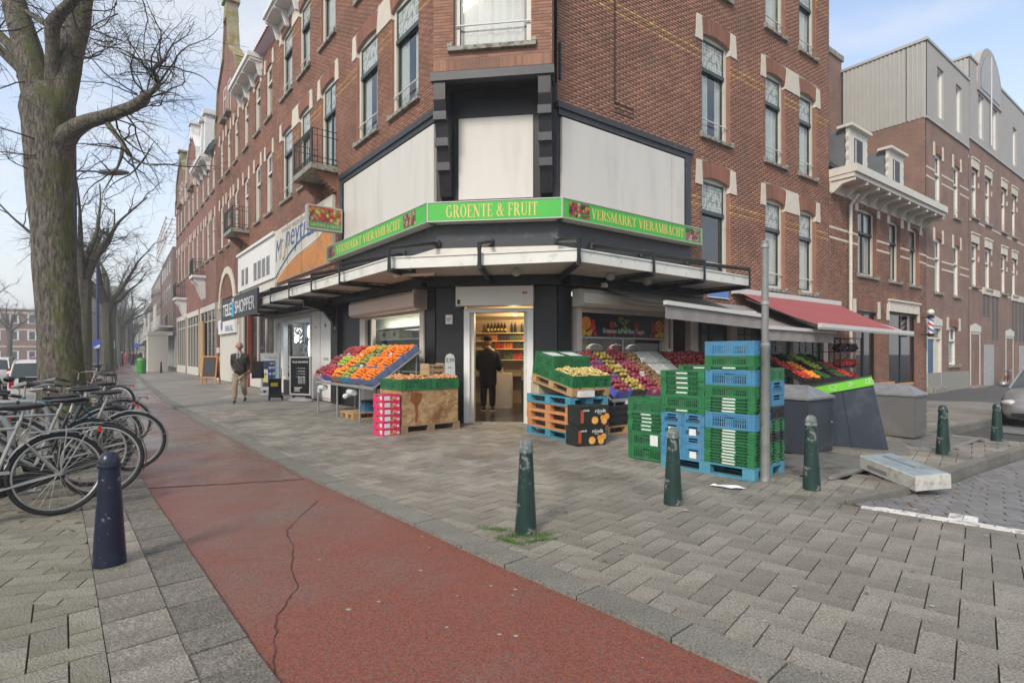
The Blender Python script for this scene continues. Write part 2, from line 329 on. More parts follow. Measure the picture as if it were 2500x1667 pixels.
# red cycle path: coated asphalt, greyer and wet further off
def redmat():
    m = bpy.data.materials.new('red_asphalt'); m.use_nodes = True; t = m.node_tree; b = t.nodes['Principled BSDF']
    tc = N(t, 'ShaderNodeTexCoord'); n1 = N(t, 'ShaderNodeTexNoise', i_Scale=.75, i_Detail=8.0, i_Roughness=.6); t.links.new(tc.outputs['Object'], n1.inputs['Vector'])
    s = N(t, 'ShaderNodeSeparateXYZ'); t.links.new(tc.outputs['Object'], s.inputs[0])
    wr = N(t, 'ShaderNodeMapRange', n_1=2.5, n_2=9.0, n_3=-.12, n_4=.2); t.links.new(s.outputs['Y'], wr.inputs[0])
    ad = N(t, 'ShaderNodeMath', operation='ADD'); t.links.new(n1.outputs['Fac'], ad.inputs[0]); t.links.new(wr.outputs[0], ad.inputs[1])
    # red turns grey-brown in noise patches, more of them further off
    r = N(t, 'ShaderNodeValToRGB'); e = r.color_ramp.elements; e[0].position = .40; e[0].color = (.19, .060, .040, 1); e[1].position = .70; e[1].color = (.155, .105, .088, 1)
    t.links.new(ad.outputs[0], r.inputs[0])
    n2 = N(t, 'ShaderNodeTexNoise', i_Scale=90.0, i_Detail=3.0); t.links.new(tc.outputs['Object'], n2.inputs['Vector'])
    r2 = N(t, 'ShaderNodeMapRange', n_1=.32, n_2=.68, n_3=.6, n_4=1.4); t.links.new(n2.outputs['Fac'], r2.inputs[0])
    v = N(t, 'ShaderNodeVectorMath', operation='SCALE'); t.links.new(r.outputs[0], v.inputs[0]); t.links.new(r2.outputs[0], v.inputs['Scale'])
    n3 = N(t, 'ShaderNodeTexNoise', i_Scale=55.0, i_Detail=2.0); t.links.new(tc.outputs['Object'], n3.inputs['Vector'])
    r3 = N(t, 'ShaderNodeMapRange', n_1=.60, n_2=.68); t.links.new(n3.outputs['Fac'], r3.inputs[0])
    mm = N(t, 'ShaderNodeMixRGB'); mm.inputs['Color2'].default_value = (.12, .105, .09, 1); t.links.new(r3.outputs[0], mm.inputs['Fac']); t.links.new(v.outputs[0], mm.inputs['Color1'])
    t.links.new(mm.outputs[0], b.inputs['Base Color'])
    # damp patches: smoother where water lies
    n4 = N(t, 'ShaderNodeTexNoise', i_Scale=.55, i_Detail=4.0); t.links.new(tc.outputs['Object'], n4.inputs['Vector'])
    a4 = N(t, 'ShaderNodeMath', operation='ADD'); t.links.new(n4.outputs['Fac'], a4.inputs[0]); t.links.new(wr.outputs[0], a4.inputs[1])
    r4 = N(t, 'ShaderNodeMapRange', n_1=.45, n_2=.72, n_3=.66, n_4=.16); t.links.new(a4.outputs[0], r4.inputs[0]); t.links.new(r4.outputs[0], b.inputs['Roughness'])
    bp = N(t, 'ShaderNodeBump', i_Strength=.35, i_Distance=.006); t.links.new(n2.outputs['Fac'], bp.inputs['Height']); t.links.new(bp.outputs[0], b.inputs['Normal'])
    return m
m_red = redmat()
def damp(m, lo=.30, hi=.7, sc_=.45, p=(.42, .66), bias=True):
    """rain-damp patches: only the gloss changes"""
    t = m.node_tree; b = t.nodes['Principled BSDF']; tc = N(t, 'ShaderNodeTexCoord')
    n4 = N(t, 'ShaderNodeTexNoise', i_Scale=sc_, i_Detail=5.0); t.links.new(tc.outputs['Object'], n4.inputs['Vector'])
    r4 = N(t, 'ShaderNodeMapRange', n_1=p[0], n_2=p[1], n_3=hi, n_4=lo); t.links.new(n4.outputs['Fac'], r4.inputs[0]); t.links.new(r4.outputs[0], b.inputs['Roughness'])
damp(m_tile); damp(m_pfar); damp(m_road, .3, .65)
# lines on the ground (metres)
KP = [(-70.25, 98.65), (-27.2, 39.0), (-16.5, 24.4), (-10.75, 16.7), (-7.34, 12.35), (-4.4, 8.8), (-2.6, 6.55), (-1.53, 5.36), (-.82, 4.55), (-.38, 4.03), (-.05, 3.66), (.38, 3.19), (.8, 2.72), (1.12, 2.36), (1.75, 1.65), (2.6, .7)]
PLe = [(-78., 103.), (-28.35, 38.25), (-14.2, 18.95), (-5.5, 7.75), (-3.5, 5.3), (-2.67, 4.32), (-1.98, 3.5), (-1.51, 2.94), (-1.18, 2.55), (-.96, 2.3), (-.3, 1.5), (.4, .7)]
def offset(poly, d):
    out = []
    for i, p in enumerate(poly):
        a = Vector(poly[max(i-1, 0)]); b = Vector(poly[min(i+1, len(poly)-1)]); t = (b-a).normalized(); out.append((p[0]-t.y*d, p[1]+t.x*d))
    return out
KO = offset(KP, .22); B1 = offset(PLe, -.27); B2 = offset(PLe, -.56)
def resample(poly, step):
    out = [Vector(poly[0])]; 
    for a, b in zip(poly[:-1], poly[1:]):
        a = Vector(a); b = Vector(b); L = (b-a).length; n = max(1, round(L/step))
        for k in range(1, n+1): out.append(a+(b-a)*k/n)
    return out
def struct(o): o['kind'] = 'structure'; return o
g = MB().quad((-2500, -600, -.26), (2500, -600, -.26), (2500, 3500, -.26), (-2500, 3500, -.26)).build('ground', m_asph); struct(g)
# cycle path strip
mb = MB()
pa = resample(KP, 1.); pb = [Vector(p) for p in PLe]
mb.quad(*[(x, y, -.03) for x, y in reversed(KP)], *[(x, y, -.03) for x, y in PLe])
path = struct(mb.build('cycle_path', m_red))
# transverse joint and the long crack, cut as thin dark grooves with lips
m_crk = M('tar_joint', (.075, .03, .024), .8, var=.3, ns=30)
def ribbon(pts, w, z, name, mat, parent=None, jit=.3):
    mb = MB(); L_, R_ = [], []
    for i, p in enumerate(pts):
        a = Vector(pts[max(i-1, 0)]); b = Vector(pts[min(i+1, len(pts)-1)]); t = (b-a).normalized(); ww = w*(1+rnd.uniform(-jit, jit))/2
        L_.append((p[0]-t.y*ww, p[1]+t.x*ww, z)); R_.append((p[0]+t.y*ww, p[1]-t.x*ww, z))
    for i in range(len(pts)-1): mb.quad(R_[i], R_[i+1], L_[i+1], L_[i])
    return mb.build(name, mat, parent)
def wig(pts, step, amp):
    r = resample(pts, step); return [(p.x+rnd.uniform(-amp, amp), p.y+rnd.uniform(-amp, amp)) for p in r]
ribbon(wig([(-3.95, 5.86), (-3.2, 6.05), (-2.42, 6.28)], .08, .012), .03, -.026, 'path_joint', m_crk, path)
ribbon(wig([(-1.93, 5.37), (-1.90, 4.9), (-1.86, 4.45), (-1.66, 4.1), (-1.5, 3.68), (-1.34, 3.4), (-1.3, 3.0), (-1.17, 2.66), (-1.08, 2.45)], .06, .008), .007, -.027, 'path_crack', m_crk, path, .6)
# kerb stones along the path
def stones(line_a, line_b, name, parent, mat, z0, z1, nmax=60, step=1., gap=.006):
    """pieces between two matching lines"""
    A = resample(line_a, step); 
    segs = []
    for i in range(len(A)-1):
        a, b = A[i], A[i+1]; t = (b-a); L = t.length; t.normalize(); n = Vector((-t.y, t.x)); w = line_b
        segs.append((a+t*gap, b-t*gap, n))
    segs.sort(key=lambda s: (s[0]+s[1]).length)
    st = MB()
    for k, (a, b, n) in enumerate(segs):
        c = (a+b)/2; dz = rnd.uniform(-.003, .003)
        q = [a, b, b+n*line_b, a+n*line_b]
        if line_b < 0: q = q[::-1]
        if k < nmax:
            m1 = MB().slab([(p.x-c.x, p.y-c.y) for p in q], z0, z1+dz); m1.build(name, mat, parent, (c.x, c.y, 0), smooth=False)
        else: st.slab([(p.x, p.y) for p in q], z0, z1+dz)
    if st.v: o = st.build(name+'_row', mat, parent); o['kind'] = 'stuff'
kerbP = struct(ribbon([(p[0], p[1]) for p in offset(KP, .11)], .20, -.02, 'kerb', m_bed, None, 0))
stones([p for p in KP], .215, 'kerb_stone', kerbP, m_kerb, -.08, .0, 40, 1.0)
band = struct(ribbon(offset(PLe, -.28), .57, -.034, 'kerb', m_bedL, None, 0))
stones(PLe, -.262, 'edge_stone', band, m_kerbR, -.08, -.012, 60, .32)
stones(offset(PLe, -.266), -.29, 'edge_tile', band, m_tile, -.08, -.004, 60, .3)
# ---- tiled surfaces
def clip(poly, a, b):
    """keep the part left of a->b"""
    out = []; n = len(poly); ex, ey = b[0]-a[0], b[1]-a[1]
    sd = [ex*(p[1]-a[1])-ey*(p[0]-a[0]) for p in poly]
    for i in range(n):
        j = (i+1) % n
        if sd[i] >= 0: out.append(poly[i])
        if (sd[i] >= 0) != (sd[j] >= 0):
            k = sd[i]/(sd[i]-sd[j]); out.append((poly[i][0]+(poly[j][0]-poly[i][0])*k, poly[i][1]+(poly[j][1]-poly[i][1])*k))
    return out
def inside(x, y, P):
    r = False; n = len(P); j = n-1
    for i in range(n):
        if (P[i][1] > y) != (P[j][1] > y) and x < (P[j][0]-P[i][0])*(y-P[i][1])/(P[j][1]-P[i][1])+P[i][0]: r = not r
        j = i
    return r
def segdist(p, a, b):
    dx, dy = b[0]-a[0], b[1]-a[1]; L = dx*dx+dy*dy; t = max(0, min(1, ((p[0]-a[0])*dx+(p[1]-a[1])*dy)/L)) if L else 0
    return math.hypot(p[0]-a[0]-t*dx, p[1]-a[1]-t*dy)
def cells(pattern, w, l, R):
    """rectangles (cx,cy,hx,hy) of a bond in its own axes"""
    out = []
    if pattern == 'herring':
        K = int(R/w)+2
        for i in range(-K, K):
            for j in range(-K, K):
                m_ = (i-j) % 4   # l = 2w
                if m_ == 0: out.append(((i+1)*w, (j+.5)*w, w, w/2))
                elif m_ == 3: out.append(((i+.5)*w, (j)*w+w, w/2, w)) if (i-j) % 4 == 3 else None
        # keep a true herringbone: drop overlaps by cell ownership
        own = {}; res = []
        for i in range(-K, K):
            for j in range(-K, K):
                k = (i+j) % 4
                if k == 0: res.append(((i+1)*w, (j+.5)*w, w, w/2))
                elif k == 2: res.append(((i+.5)*w, (j+1)*w, w/2, w))
        return res
    K = int(R/l)+2
    for j in range(-2*K, 2*K):
        for i in range(-K, K): out.append(((i+.5*(j % 2))*l, j*w, l/2, w/2))
    return out
def tiles(parent, poly, pattern, w, l, ang, org, far, mat, name, nmax, th=.05, gap=.004, jz=.0035, holes=(), near=0., tilt=.006):
    ca, sa = math.cos(ang), math.sin(ang); n = len(poly); ed = [(poly[i], poly[(i+1) % n]) for i in range(n)]
    bb = [e for e in ed if min(segdist((0, 0), *e), 99) < far+2]
    todo = []
    for cx, cy, hx, hy in cells(pattern, w, l, far+4):
        X = org[0]+ca*cx-sa*cy; Y = org[1]+sa*cx+ca*cy
        if Y < 1.2 or X*X+Y*Y > far*far or abs(X) > Y*1.05+1.2: continue
        if any(inside(X, Y, h) for h in holes): continue
        hx2, hy2 = hx-gap, hy-gap
        q = [(X+ca*a-sa*b, Y+sa*a+ca*b) for a, b in ((-hx2, -hy2), (hx2, -hy2), (hx2, hy2), (-hx2, hy2))]
        near_e = [e for e in bb if segdist((X, Y), *e) < l*.6]
        if near_e:
            ins = inside(X, Y, poly)
            if not ins and not any(inside(p[0], p[1], poly) for p in q): continue
            for a, b in near_e:
                q = clip(q, a, b)
                if len(q) < 3: break
            if len(q) < 3: continue
            ar = abs(sum(q[i][0]*q[(i+1) % len(q)][1]-q[(i+1) % len(q)][0]*q[i][1] for i in range(len(q))))/2
            if ar < .002: continue
        elif not inside(X, Y, poly): continue
        todo.append((X*X+Y*Y, X, Y, q))
    todo.sort(key=lambda k: k[0]); st = MB(); cache = {}
    for k, (_, X, Y, q) in enumerate(todo):
        z = gz(X, Y)+rnd.uniform(-jz, 0); tx, ty = rnd.gauss(0, tilt), rnd.gauss(0, tilt)
        tp = [(x, y, z+(x-X)*tx+(y-Y)*ty) for x, y in q]; bt = [(x, y, z-th) for x, y in q]; m = len(q)
        if k < nmax:
            mb = MB(); mb.v = [(a-X, b-Y, c-z) for a, b, c in bt+tp]
        else: mb = st; 
        b0 = 0 if k < nmax else len(st.v)
        if k >= nmax: st.v += bt+tp
        # slightly eased arris
        mb.f.append(tuple(b0+m+i for i in range(m))); mb.m.append(0)
        for i in range(m): j = (i+1) % m; mb.f.append((b0+i, b0+j, b0+m+j, b0+m+i)); mb.m.append(0)
        if k < nmax: mb.build(name, mat, parent, (X, Y, z))
    if st.v: o = st.build(name+'_field', mat, parent); o['kind'] = 'stuff'
    return len(todo)
# right pavement (shop corner)
WL = [(8.2, .40), (3.25, 5.03)]
P1 = [(2.75, .85), (7.8, .80)]+WL[1:]+[(3.26, 5.24), (4.09, 5.68), (4.52, 5.95), (5.68, 6.80), (8.11, 8.50), (8.75, 8.98), (7.85, 10.22), (10.67, 12.25), (11.5, 12.87), (46, 38.2)]
bl = [tuple(PR(62).xy), tuple(OR.xy), tuple(OL.xy), tuple(PL(95).xy)]
P1 = P1+bl+KO[:-1]
P1c = [p for p in P1]
def strip_sheet(poly, z, name, mat):
    mb = MB(); mb.quad(*[(x, y, z+gz(x, y)) for x, y in poly]); return struct(mb.build(name, mat))
pavR = strip_sheet(P1, -.022, 'pavement', m_bed)
PLATE1 = [(3.24, 6.51), (3.60, 6.08), (5.08, 7.16), (4.72, 7.60)]
PLATE2 = [(6.05, 8.68), (6.66, 8.22), (8.1, 9.30), (7.5, 9.80)]
n1 = tiles(pavR, P1, 'herring', .15, .3, math.atan2(-.654, .757), (1.6743, 2.983), 15.5, m_tile, 'paving_tile', 300, holes=(PLATE1, PLATE2))
# beyond the range where tiles can be told apart
farp = [p for p in P1 if math.hypot(*p) > 13]
def clipfar(poly, a, b):
    return clip(poly, a, b)
fl = clip(P1, (-9.9, 8.3), (-3.0, 13.4))   # left branch beyond 13 m
mb = MB(); mb.quad(*[(x, y, -.012) for x, y in [tuple(PL(95).xy), KO[0], KO[1], KO[2], KO[3], KO[4], (-1.65, 11.2)]]); mb.build('paving_far', m_pfar, pavR)
mb = MB(); a_ = PR(3.2, .02); b_ = (9.6, 9.9+.6)
mb.quad(*[(x, y, -.013+gz(x, y)) for x, y in [tuple(PR(.3, .02).xy), (5.2, 9.6), (7.7, 10.1), (10.67, 12.25), (11.5, 12.87), (46, 38.2), tuple(PR(62).xy)]]); mb.build('paving_far', m_pfar, pavR)
# left pavement with the cycle stands
K2 = offset(PLe, -1.75)
P2 = [p for p in reversed(B2[1:])]   # near -> far along band
P2 = [(-.15, .9)]+[p for p in P2 if p[1] > 1.2]+[K2[1], K2[2], (-10.3, 11.7), (-13.0, 10.2), (-13.0, .9)]
P2 = P2[::-1]
P2 = P2[::-1] if sum(P2[i][0]*P2[(i+1) % len(P2)][1]-P2[(i+1) % len(P2)][0]*P2[i][1] for i in range(len(P2))) < 0 else P2
pavL = strip_sheet(P2, -.022, 'pavement', m_bedL)
SPL = 3.36
def halfpoly(poly, a, b): return clip(poly, a, b)
P2near = halfpoly(P2, (1, 2.7), (-14, 4.25)); P2far = halfpoly(P2, (-14, 4.25), (1, 2.7))
if min(p[1] for p in P2near) > min(p[1] for p in P2far): P2near, P2far = P2far, P2near
tiles(pavL, P2near, 'herring', .15, .3, math.atan2(-.77, .64), (-2.437, 2.967), 6.5, m_tileL, 'paving_tile', 150)
tiles(pavL, P2far, 'half', .15, .3, math.atan2(.30, .954), (-2.437, 3.6), 12.5, m_tileL, 'paving_tile', 100)
mb = MB(); mb.quad(*[(x, y, -.005) for x, y in [(-8.0, 10.15), B2[2], B2[1], K2[1], K2[2], (-10.3, 11.7), (-9.6, 10.9)]]); mb.build('paving_far', m_pfar, pavL)
# side street: brick roadway and its kerb
RD = [(7.9, .78), (3.28, 5.03), (3.30, 5.21), (4.10, 5.64), (4.53, 5.91), (5.69, 6.76), (8.13, 8.46), (8.82, 8.94), (7.90, 10.17), (10.7, 12.2), (11.55, 12.82), (46.2, 38.1), (60, 30), (30, .7)]
RZ = [0., 0, -.012, -.05, -.07, -.10, -.12, -.12, -.12, -.12, -.12, -.12, -.12, -.02]
_gz0 = gz
def rz_(x, y):
    d = segdist((x, y), (8.2, .4), (3.25, 5.03)); return _gz0(x, y)-.004-.12*min(1., d/2.6)
RDc = RD[::-1] if sum(RD[i][0]*RD[(i+1) % len(RD)][1]-RD[(i+1) % len(RD)][0]*RD[i][1] for i in range(len(RD))) < 0 else RD
roadS = struct(MB().build('road', m_bed))
mb = MB(); gx = np.concatenate([np.arange(3, 14, .7), np.arange(14, 62, 4)])
gy = np.concatenate([np.arange(.5, 16, .7), np.arange(16, 60, 4)])
for i in range(len(gx)-1):
    for j in range(len(gy)-1):
        q = [(gx[i], gy[j]), (gx[i+1], gy[j]), (gx[i+1], gy[j+1]), (gx[i], gy[j+1])]
        if not any(inside(a, b, RDc) for a, b in q) and not inside(sum(a for a, _ in q)/4, sum(b for _, b in q)/4, RDc): continue
        mb.quad(*[(a, b, rz_(a, b)-.022) for a, b in q])
mb.build('road_bed', M('road_bed_sand', (.07, .066, .058), .9), roadS)
_gz = gz
gz = rz_
tiles(roadS, RDc, 'herring', .105, .21, math.atan2(-.4, .92), (4.0, 4.8), 12.5, m_road, 'paving_brick', 260)
gz = _gz
mb = MB(); mb.quad(*[(x, y, rz_(x, y)-.002) for x, y in [(11.6, 12.7), (46.2, 38.1), (60, 30), (14.0, 6.4), (11.0, 10.2), (10.2, 11.6)]]); mb.build('road_far', m_rfar, roadS)
kr = struct(MB().build('kerb', m_kerb))
def kerbline(pts, parent, w=.13, step=.9):
    A = resample(pts, step)
    for i in range(len(A)-1):
        a, b = A[i], A[i+1]; t = (b-a).normalized(); a = a+t*.005; b = b-t*.005; n = Vector((t.y, -t.x)); c = (a+b)/2
        z = gz(c.x, c.y); MB().slab([(p.x-c.x, p.y-c.y) for p in ([a, b, b-n*w, a-n*w])], -.2, .006).build('kerb_stone', m_kerb, parent, (c.x, c.y, z))
kerbline([(3.27, 5.235), (4.09, 5.67), (4.52, 5.94), (5.68, 6.79), (8.11, 8.49), (8.80, 8.97)], kr)
kerbline([(7.75, 10.12), (10.67, 12.24), (11.5, 12.86), (30, 26.4)], kr, step=1.)
# white block markings at the road edge
m_wm = M('road_paint', (.62, .60, .56), .7, var=.12, ns=12, isl=.1, dirt=(.3, .29, .27), ds=9, dk=(.5, .62))
mk = struct(MB().build('road_marking', m_wm)); dwl = Vector((8.2-3.25, .4-5.03)).normalized(); nwl = Vector((-dwl.y, dwl.x))
if nwl.x < 0: nwl = -nwl
def blk(s0, s1, n0, n1):
    o = Vector((3.25, 5.03)); q = [o+dwl*s0+nwl*n0, o+dwl*s1+nwl*n0, o+dwl*s1+nwl*n1, o+dwl*s0+nwl*n1]
    MB().slab([(p.x, p.y) for p in q], -.03, .007).build('marking_block', m_wm, mk)
s = .0
while s < 3.3:
    L = rnd.choice((.2, .21)); blk(s, s+L-.008, -.01, .05 if rnd.random() < .85 else .03); blk(s+.1, s+.1+L-.01, .055, .105); s += L
for s0 in (.62, 1.18, 1.75): 
    blk(s0, s0+.095, .11, .31); blk(s0+.1, s0+.195, .11, .31)
# carriageway of the main street
mb = MB(); mb.quad(*[(x, y, -.16) for x, y in [(-13.2, 8), (-10.35, 11.5), K2[2], K2[1], (-80, 103), (-112, 80), (-40, 2)]]); struct(mb.build('road', m_asph))
# ------------------------------------------------------------ walls and windows
m_mort = M('mortar', (.33, .29, .24), .9, var=.2, ns=3)
m_br = M('red_brick', (.275, .135, .088), .8, var=.2, ns=.9, isl=.2, bump=.25, bs=60, dirt=(.17, .095, .07), ds=.8, dk=(.52, .76))
m_brB = M('brown_brick', (.25, .122, .08), .85, var=.22, ns=1.0, isl=.28, bump=.25, bs=60, dirt=(.12, .07, .06), ds=.9, dk=(.5, .7))
m_yb = M('yellow_brick', (.42, .25, .09), .8, var=.2, ns=2, isl=.22)
m_vous = M('arch_brick', (.235, .10, .066), .8, var=.15, ns=2, isl=.22)
m_cream = M('cream_paint', (.60, .57, .50), .5, var=.07, ns=3, dirt=(.40, .37, .31), ds=5, dk=(.6, .78))
m_white = M('white_paint', (.72, .71, .68), .45, var=.05, ns=3, dirt=(.5, .48, .44), ds=4, dk=(.6, .8))
m_stone = M('cream_stone', (.60, .55, .46), .75, var=.1, ns=4, dirt=(.42, .38, .30), ds=5, dk=(.55, .75), objr=.06)
m_sill = M('sill_stone', (.30, .28, .24), .85, var=.25, ns=7, dirt=(.12, .115, .09), ds=9, dk=(.5, .6))
m_green = M('dark_green_paint', (.022, .045, .038), .35, var=.1, spec=.5)
m_blackp = M('black_paint', (.012, .012, .013), .42, var=.25, ns=2, spec=.35, dirt=(.03, .03, .03), ds=3, dk=(.58, .7))
m_grayblk = M('anthracite_paint', (.034, .037, .042), .45, var=.15, ns=2, dirt=(.09, .095, .10), ds=4, dk=(.6, .75))
m_curt = M('net_curtain', (.80, .81, .80), .9, var=.08, ns=4)
m_dark = M('dark_room', (.10, .098, .092), .9, var=.2)
m_glass = glassmat('window_glass', (.84, .86, .84), .15, 1.3)
m_glassd = glassmat('shop_glass', (.88, .9, .88), .04, 1.16)
m_iron = M('wrought_iron', (.025, .032, .030), .5, var=.2)
m_zinc = M('zinc', (.17, .18, .19), .5, var=.15, ns=3, metal=.2)
def leadmat():
    m = bpy.data.materials.new('leaded_glass'); m.use_nodes = True; t = m.node_tree; b = t.nodes['Principled BSDF']; b.inputs['Roughness'].default_value = .12
    tc = N(t, 'ShaderNodeTexCoord'); s = N(t, 'ShaderNodeSeparateXYZ'); t.links.new(tc.outputs['Object'], s.inputs[0]); c = N(t, 'ShaderNodeCombineXYZ'); t.links.new(s.outputs['X'], c.inputs[0]); t.links.new(s.outputs['Z'], c.inputs[1])
    br = N(t, 'ShaderNodeTexBrick', i_Scale=1.0, offset=0.0); br.inputs['Brick Width'].default_value = .115; br.inputs['Row Height'].default_value = .085; br.inputs['Mortar Size'].default_value = .006
    br.inputs['Color1'].default_value = (.40, .42, .41, 1); br.inputs['Color2'].default_value = (.25, .27, .25, 1); br.inputs['Mortar'].default_value = (.62, .63, .6, 1)
    t.links.new(c.outputs[0], br.inputs['Vector']); 
    v = N(t, 'ShaderNodeTexNoise', i_Scale=6.0); t.links.new(c.outputs[0], v.inputs['Vector']); r = N(t, 'ShaderNodeMapRange', n_1=.52, n_2=.58); t.links.new(v.outputs['Fac'], r.inputs[0])
    mm = N(t, 'ShaderNodeMixRGB', blend_type='MULTIPLY'); mm.inputs['Color2'].default_value = (.55, .62, .5, 1); t.links.new(r.outputs[0], mm.inputs['Fac']); t.links.new(br.outputs[0], mm.inputs['Color1']); t.links.new(mm.outputs[0], b.inputs['Base Color'])
    return m
m_lead = leadmat()
def wallface(parent, x0, x1, z0, z1, ops, mat=m_mort, name='wall', reveal=.2, y=0., thick=None, rmat=None):
    """wall sheet with real openings and brick-deep reveals; ops = (xa, xb, za, zb)"""
    xs = sorted({x0, x1, *[o[0] for o in ops], *[o[1] for o in ops]}); xs = [x for x in xs if x0 <= x <= x1]
    zs = sorted({z0, z1, *[o[2] for o in ops], *[o[3] for o in ops]}); zs = [z for z in zs if z0 <= z <= z1]
    mb = MB()
    for i in range(len(xs)-1):
        j = 0
        while j < len(zs)-1:
            cx = (xs[i]+xs[i+1])/2; cz = (zs[j]+zs[j+1])/2
            if any(o[0] < cx < o[1] and o[2] < cz < o[3] for o in ops): j += 1; continue
            k = j+1
            while k < len(zs)-1 and not any(o[0] < cx < o[1] and o[2] < (zs[k]+zs[k+1])/2 < o[3] for o in ops): k += 1
            mb.quad((xs[i], y, zs[j]), (xs[i+1], y, zs[j]), (xs[i+1], y, zs[k]), (xs[i], y, zs[k])); j = k
    mb.mi = 1
    for a, b, c, d in ops:
        mb.quad((a, y, c), (a, y+reveal, c), (a, y+reveal, d), (a, y, d)); mb.quad((b, y+reveal, c), (b, y, c), (b, y, d), (b, y+reveal, d))
        mb.quad((a, y, d), (a, y+reveal, d), (b, y+reveal, d), (b, y, d)); mb.quad((a, y+reveal, c), (a, y, c), (b, y, c), (b, y+reveal, c))
    return mb.build(name, [mat, rmat or m_br], parent)
CH, BL = .0615, .22
def bricks(parent, x0, x1, z0, z1, ops, mat=m_br, ybands=(), y=0., own=0, name='brick', proud=.0035, soldier=()):
    C, Hh, Cy, Hy = [], [], [], []
    r = np.random.RandomState(int(abs(x0*31+z0*7))+3)
    nz = int(round((z1-z0)/CH))
    single = []
    for j in range(nz):
        z = z0+(j+.5)*CH; yb = any(abs(z-q) < CH/2 for q in ybands)
        o_ = [q for q in ops if q[2] < z < q[3]]
        iv = [(x0, x1)]
        for q in o_:
            nv = []
            for a, b in iv:
                if q[1] <= a or q[0] >= b: nv.append((a, b)); continue
                if q[0] > a: nv.append((a, q[0]))
                if q[1] < b: nv.append((q[1], b))
            iv = nv
        for a, b in iv:
            x = x0+(-BL/2 if j % 2 else 0)
            k0 = math.floor((a-x)/BL); x = x+k0*BL
            while x < b-.01:
                l, h = max(x, a), min(x+BL, b)
                if h-l > .03:
                    c = ((l+h)/2, y-proud/2+r.uniform(-.0015, .0015), z); hf = ((h-l)/2-.004, proud/2+.003, CH/2-.0042)
                    if j < own and not yb: single.append((c, hf))
                    elif yb: Cy.append(c); Hy.append(hf)
                    else: C.append(c); Hh.append(hf)
                x += BL
    if C: o = fastboxes('brickwork', C, Hh, mat, parent); o['kind'] = 'stuff'
    if Cy: o = fastboxes('yellow_band', Cy, Hy, m_yb, parent); o['kind'] = 'stuff'
    cache = {}
    for c, hf in single[:300]:
        key = round(hf[0], 3)
        if key not in cache: cache[key] = MB().box(-hf[0], hf[0], -hf[1], hf[1], -hf[2], hf[2]).mesh('brick', mat)
        ob(name, cache[key], parent, c)
def arch(parent, xa, xb, zt, mat=m_vous, h=.42, rise=.10, n=None):
    """flat segmental brick arch over an opening, its bricks standing on end"""
    w = xb-xa; n = n or max(6, int(w/.066)); mb = MB(); cx = (xa+xb)/2
    for i in range(n):
        a = -1+2*i/n; b = -1+2*(i+1)/n; g_ = .12/n
        f = lambda u: zt-rise*(u*u)
        def pt(u, up): return (cx+u*(w/2+(.10 if up else 0)), f(u)+(h if up else 0))
        mb.prism([pt(a+g_, 0), pt(b-g_, 0), pt(b-g_, 1), pt(a+g_, 1)], .05, off=-.012)
    o = mb.build('arch_bricks', mat, parent); o['kind'] = 'stuff'
    mb2 = MB(); mb2.prism([(cx+u/8*w/2, zt-rise*(u/8)**2) for u in range(-8, 9)]+[(xb+.08, zt-rise+h+.02), (xa-.08, zt-rise+h+.02)], .2, off=-.004); mb2.build('arch_backing', m_mort, parent)
BLK = {}
def stoneblock(parent, x, z0, z1, wb, wt, wl=None):
    k = (round(wb, 2), round(wt, 2), round(z1-z0, 2))
    if k not in BLK: BLK[k] = MB().prism([(-wb/2, 0), (wb/2, 0), (wt/2, z1-z0), (-wt/2, z1-z0)], .12, off=-.03).mesh('stone_block', m_stone)
    return ob('stone_block', BLK[k], parent, (x, 0, z0))
WP = {}
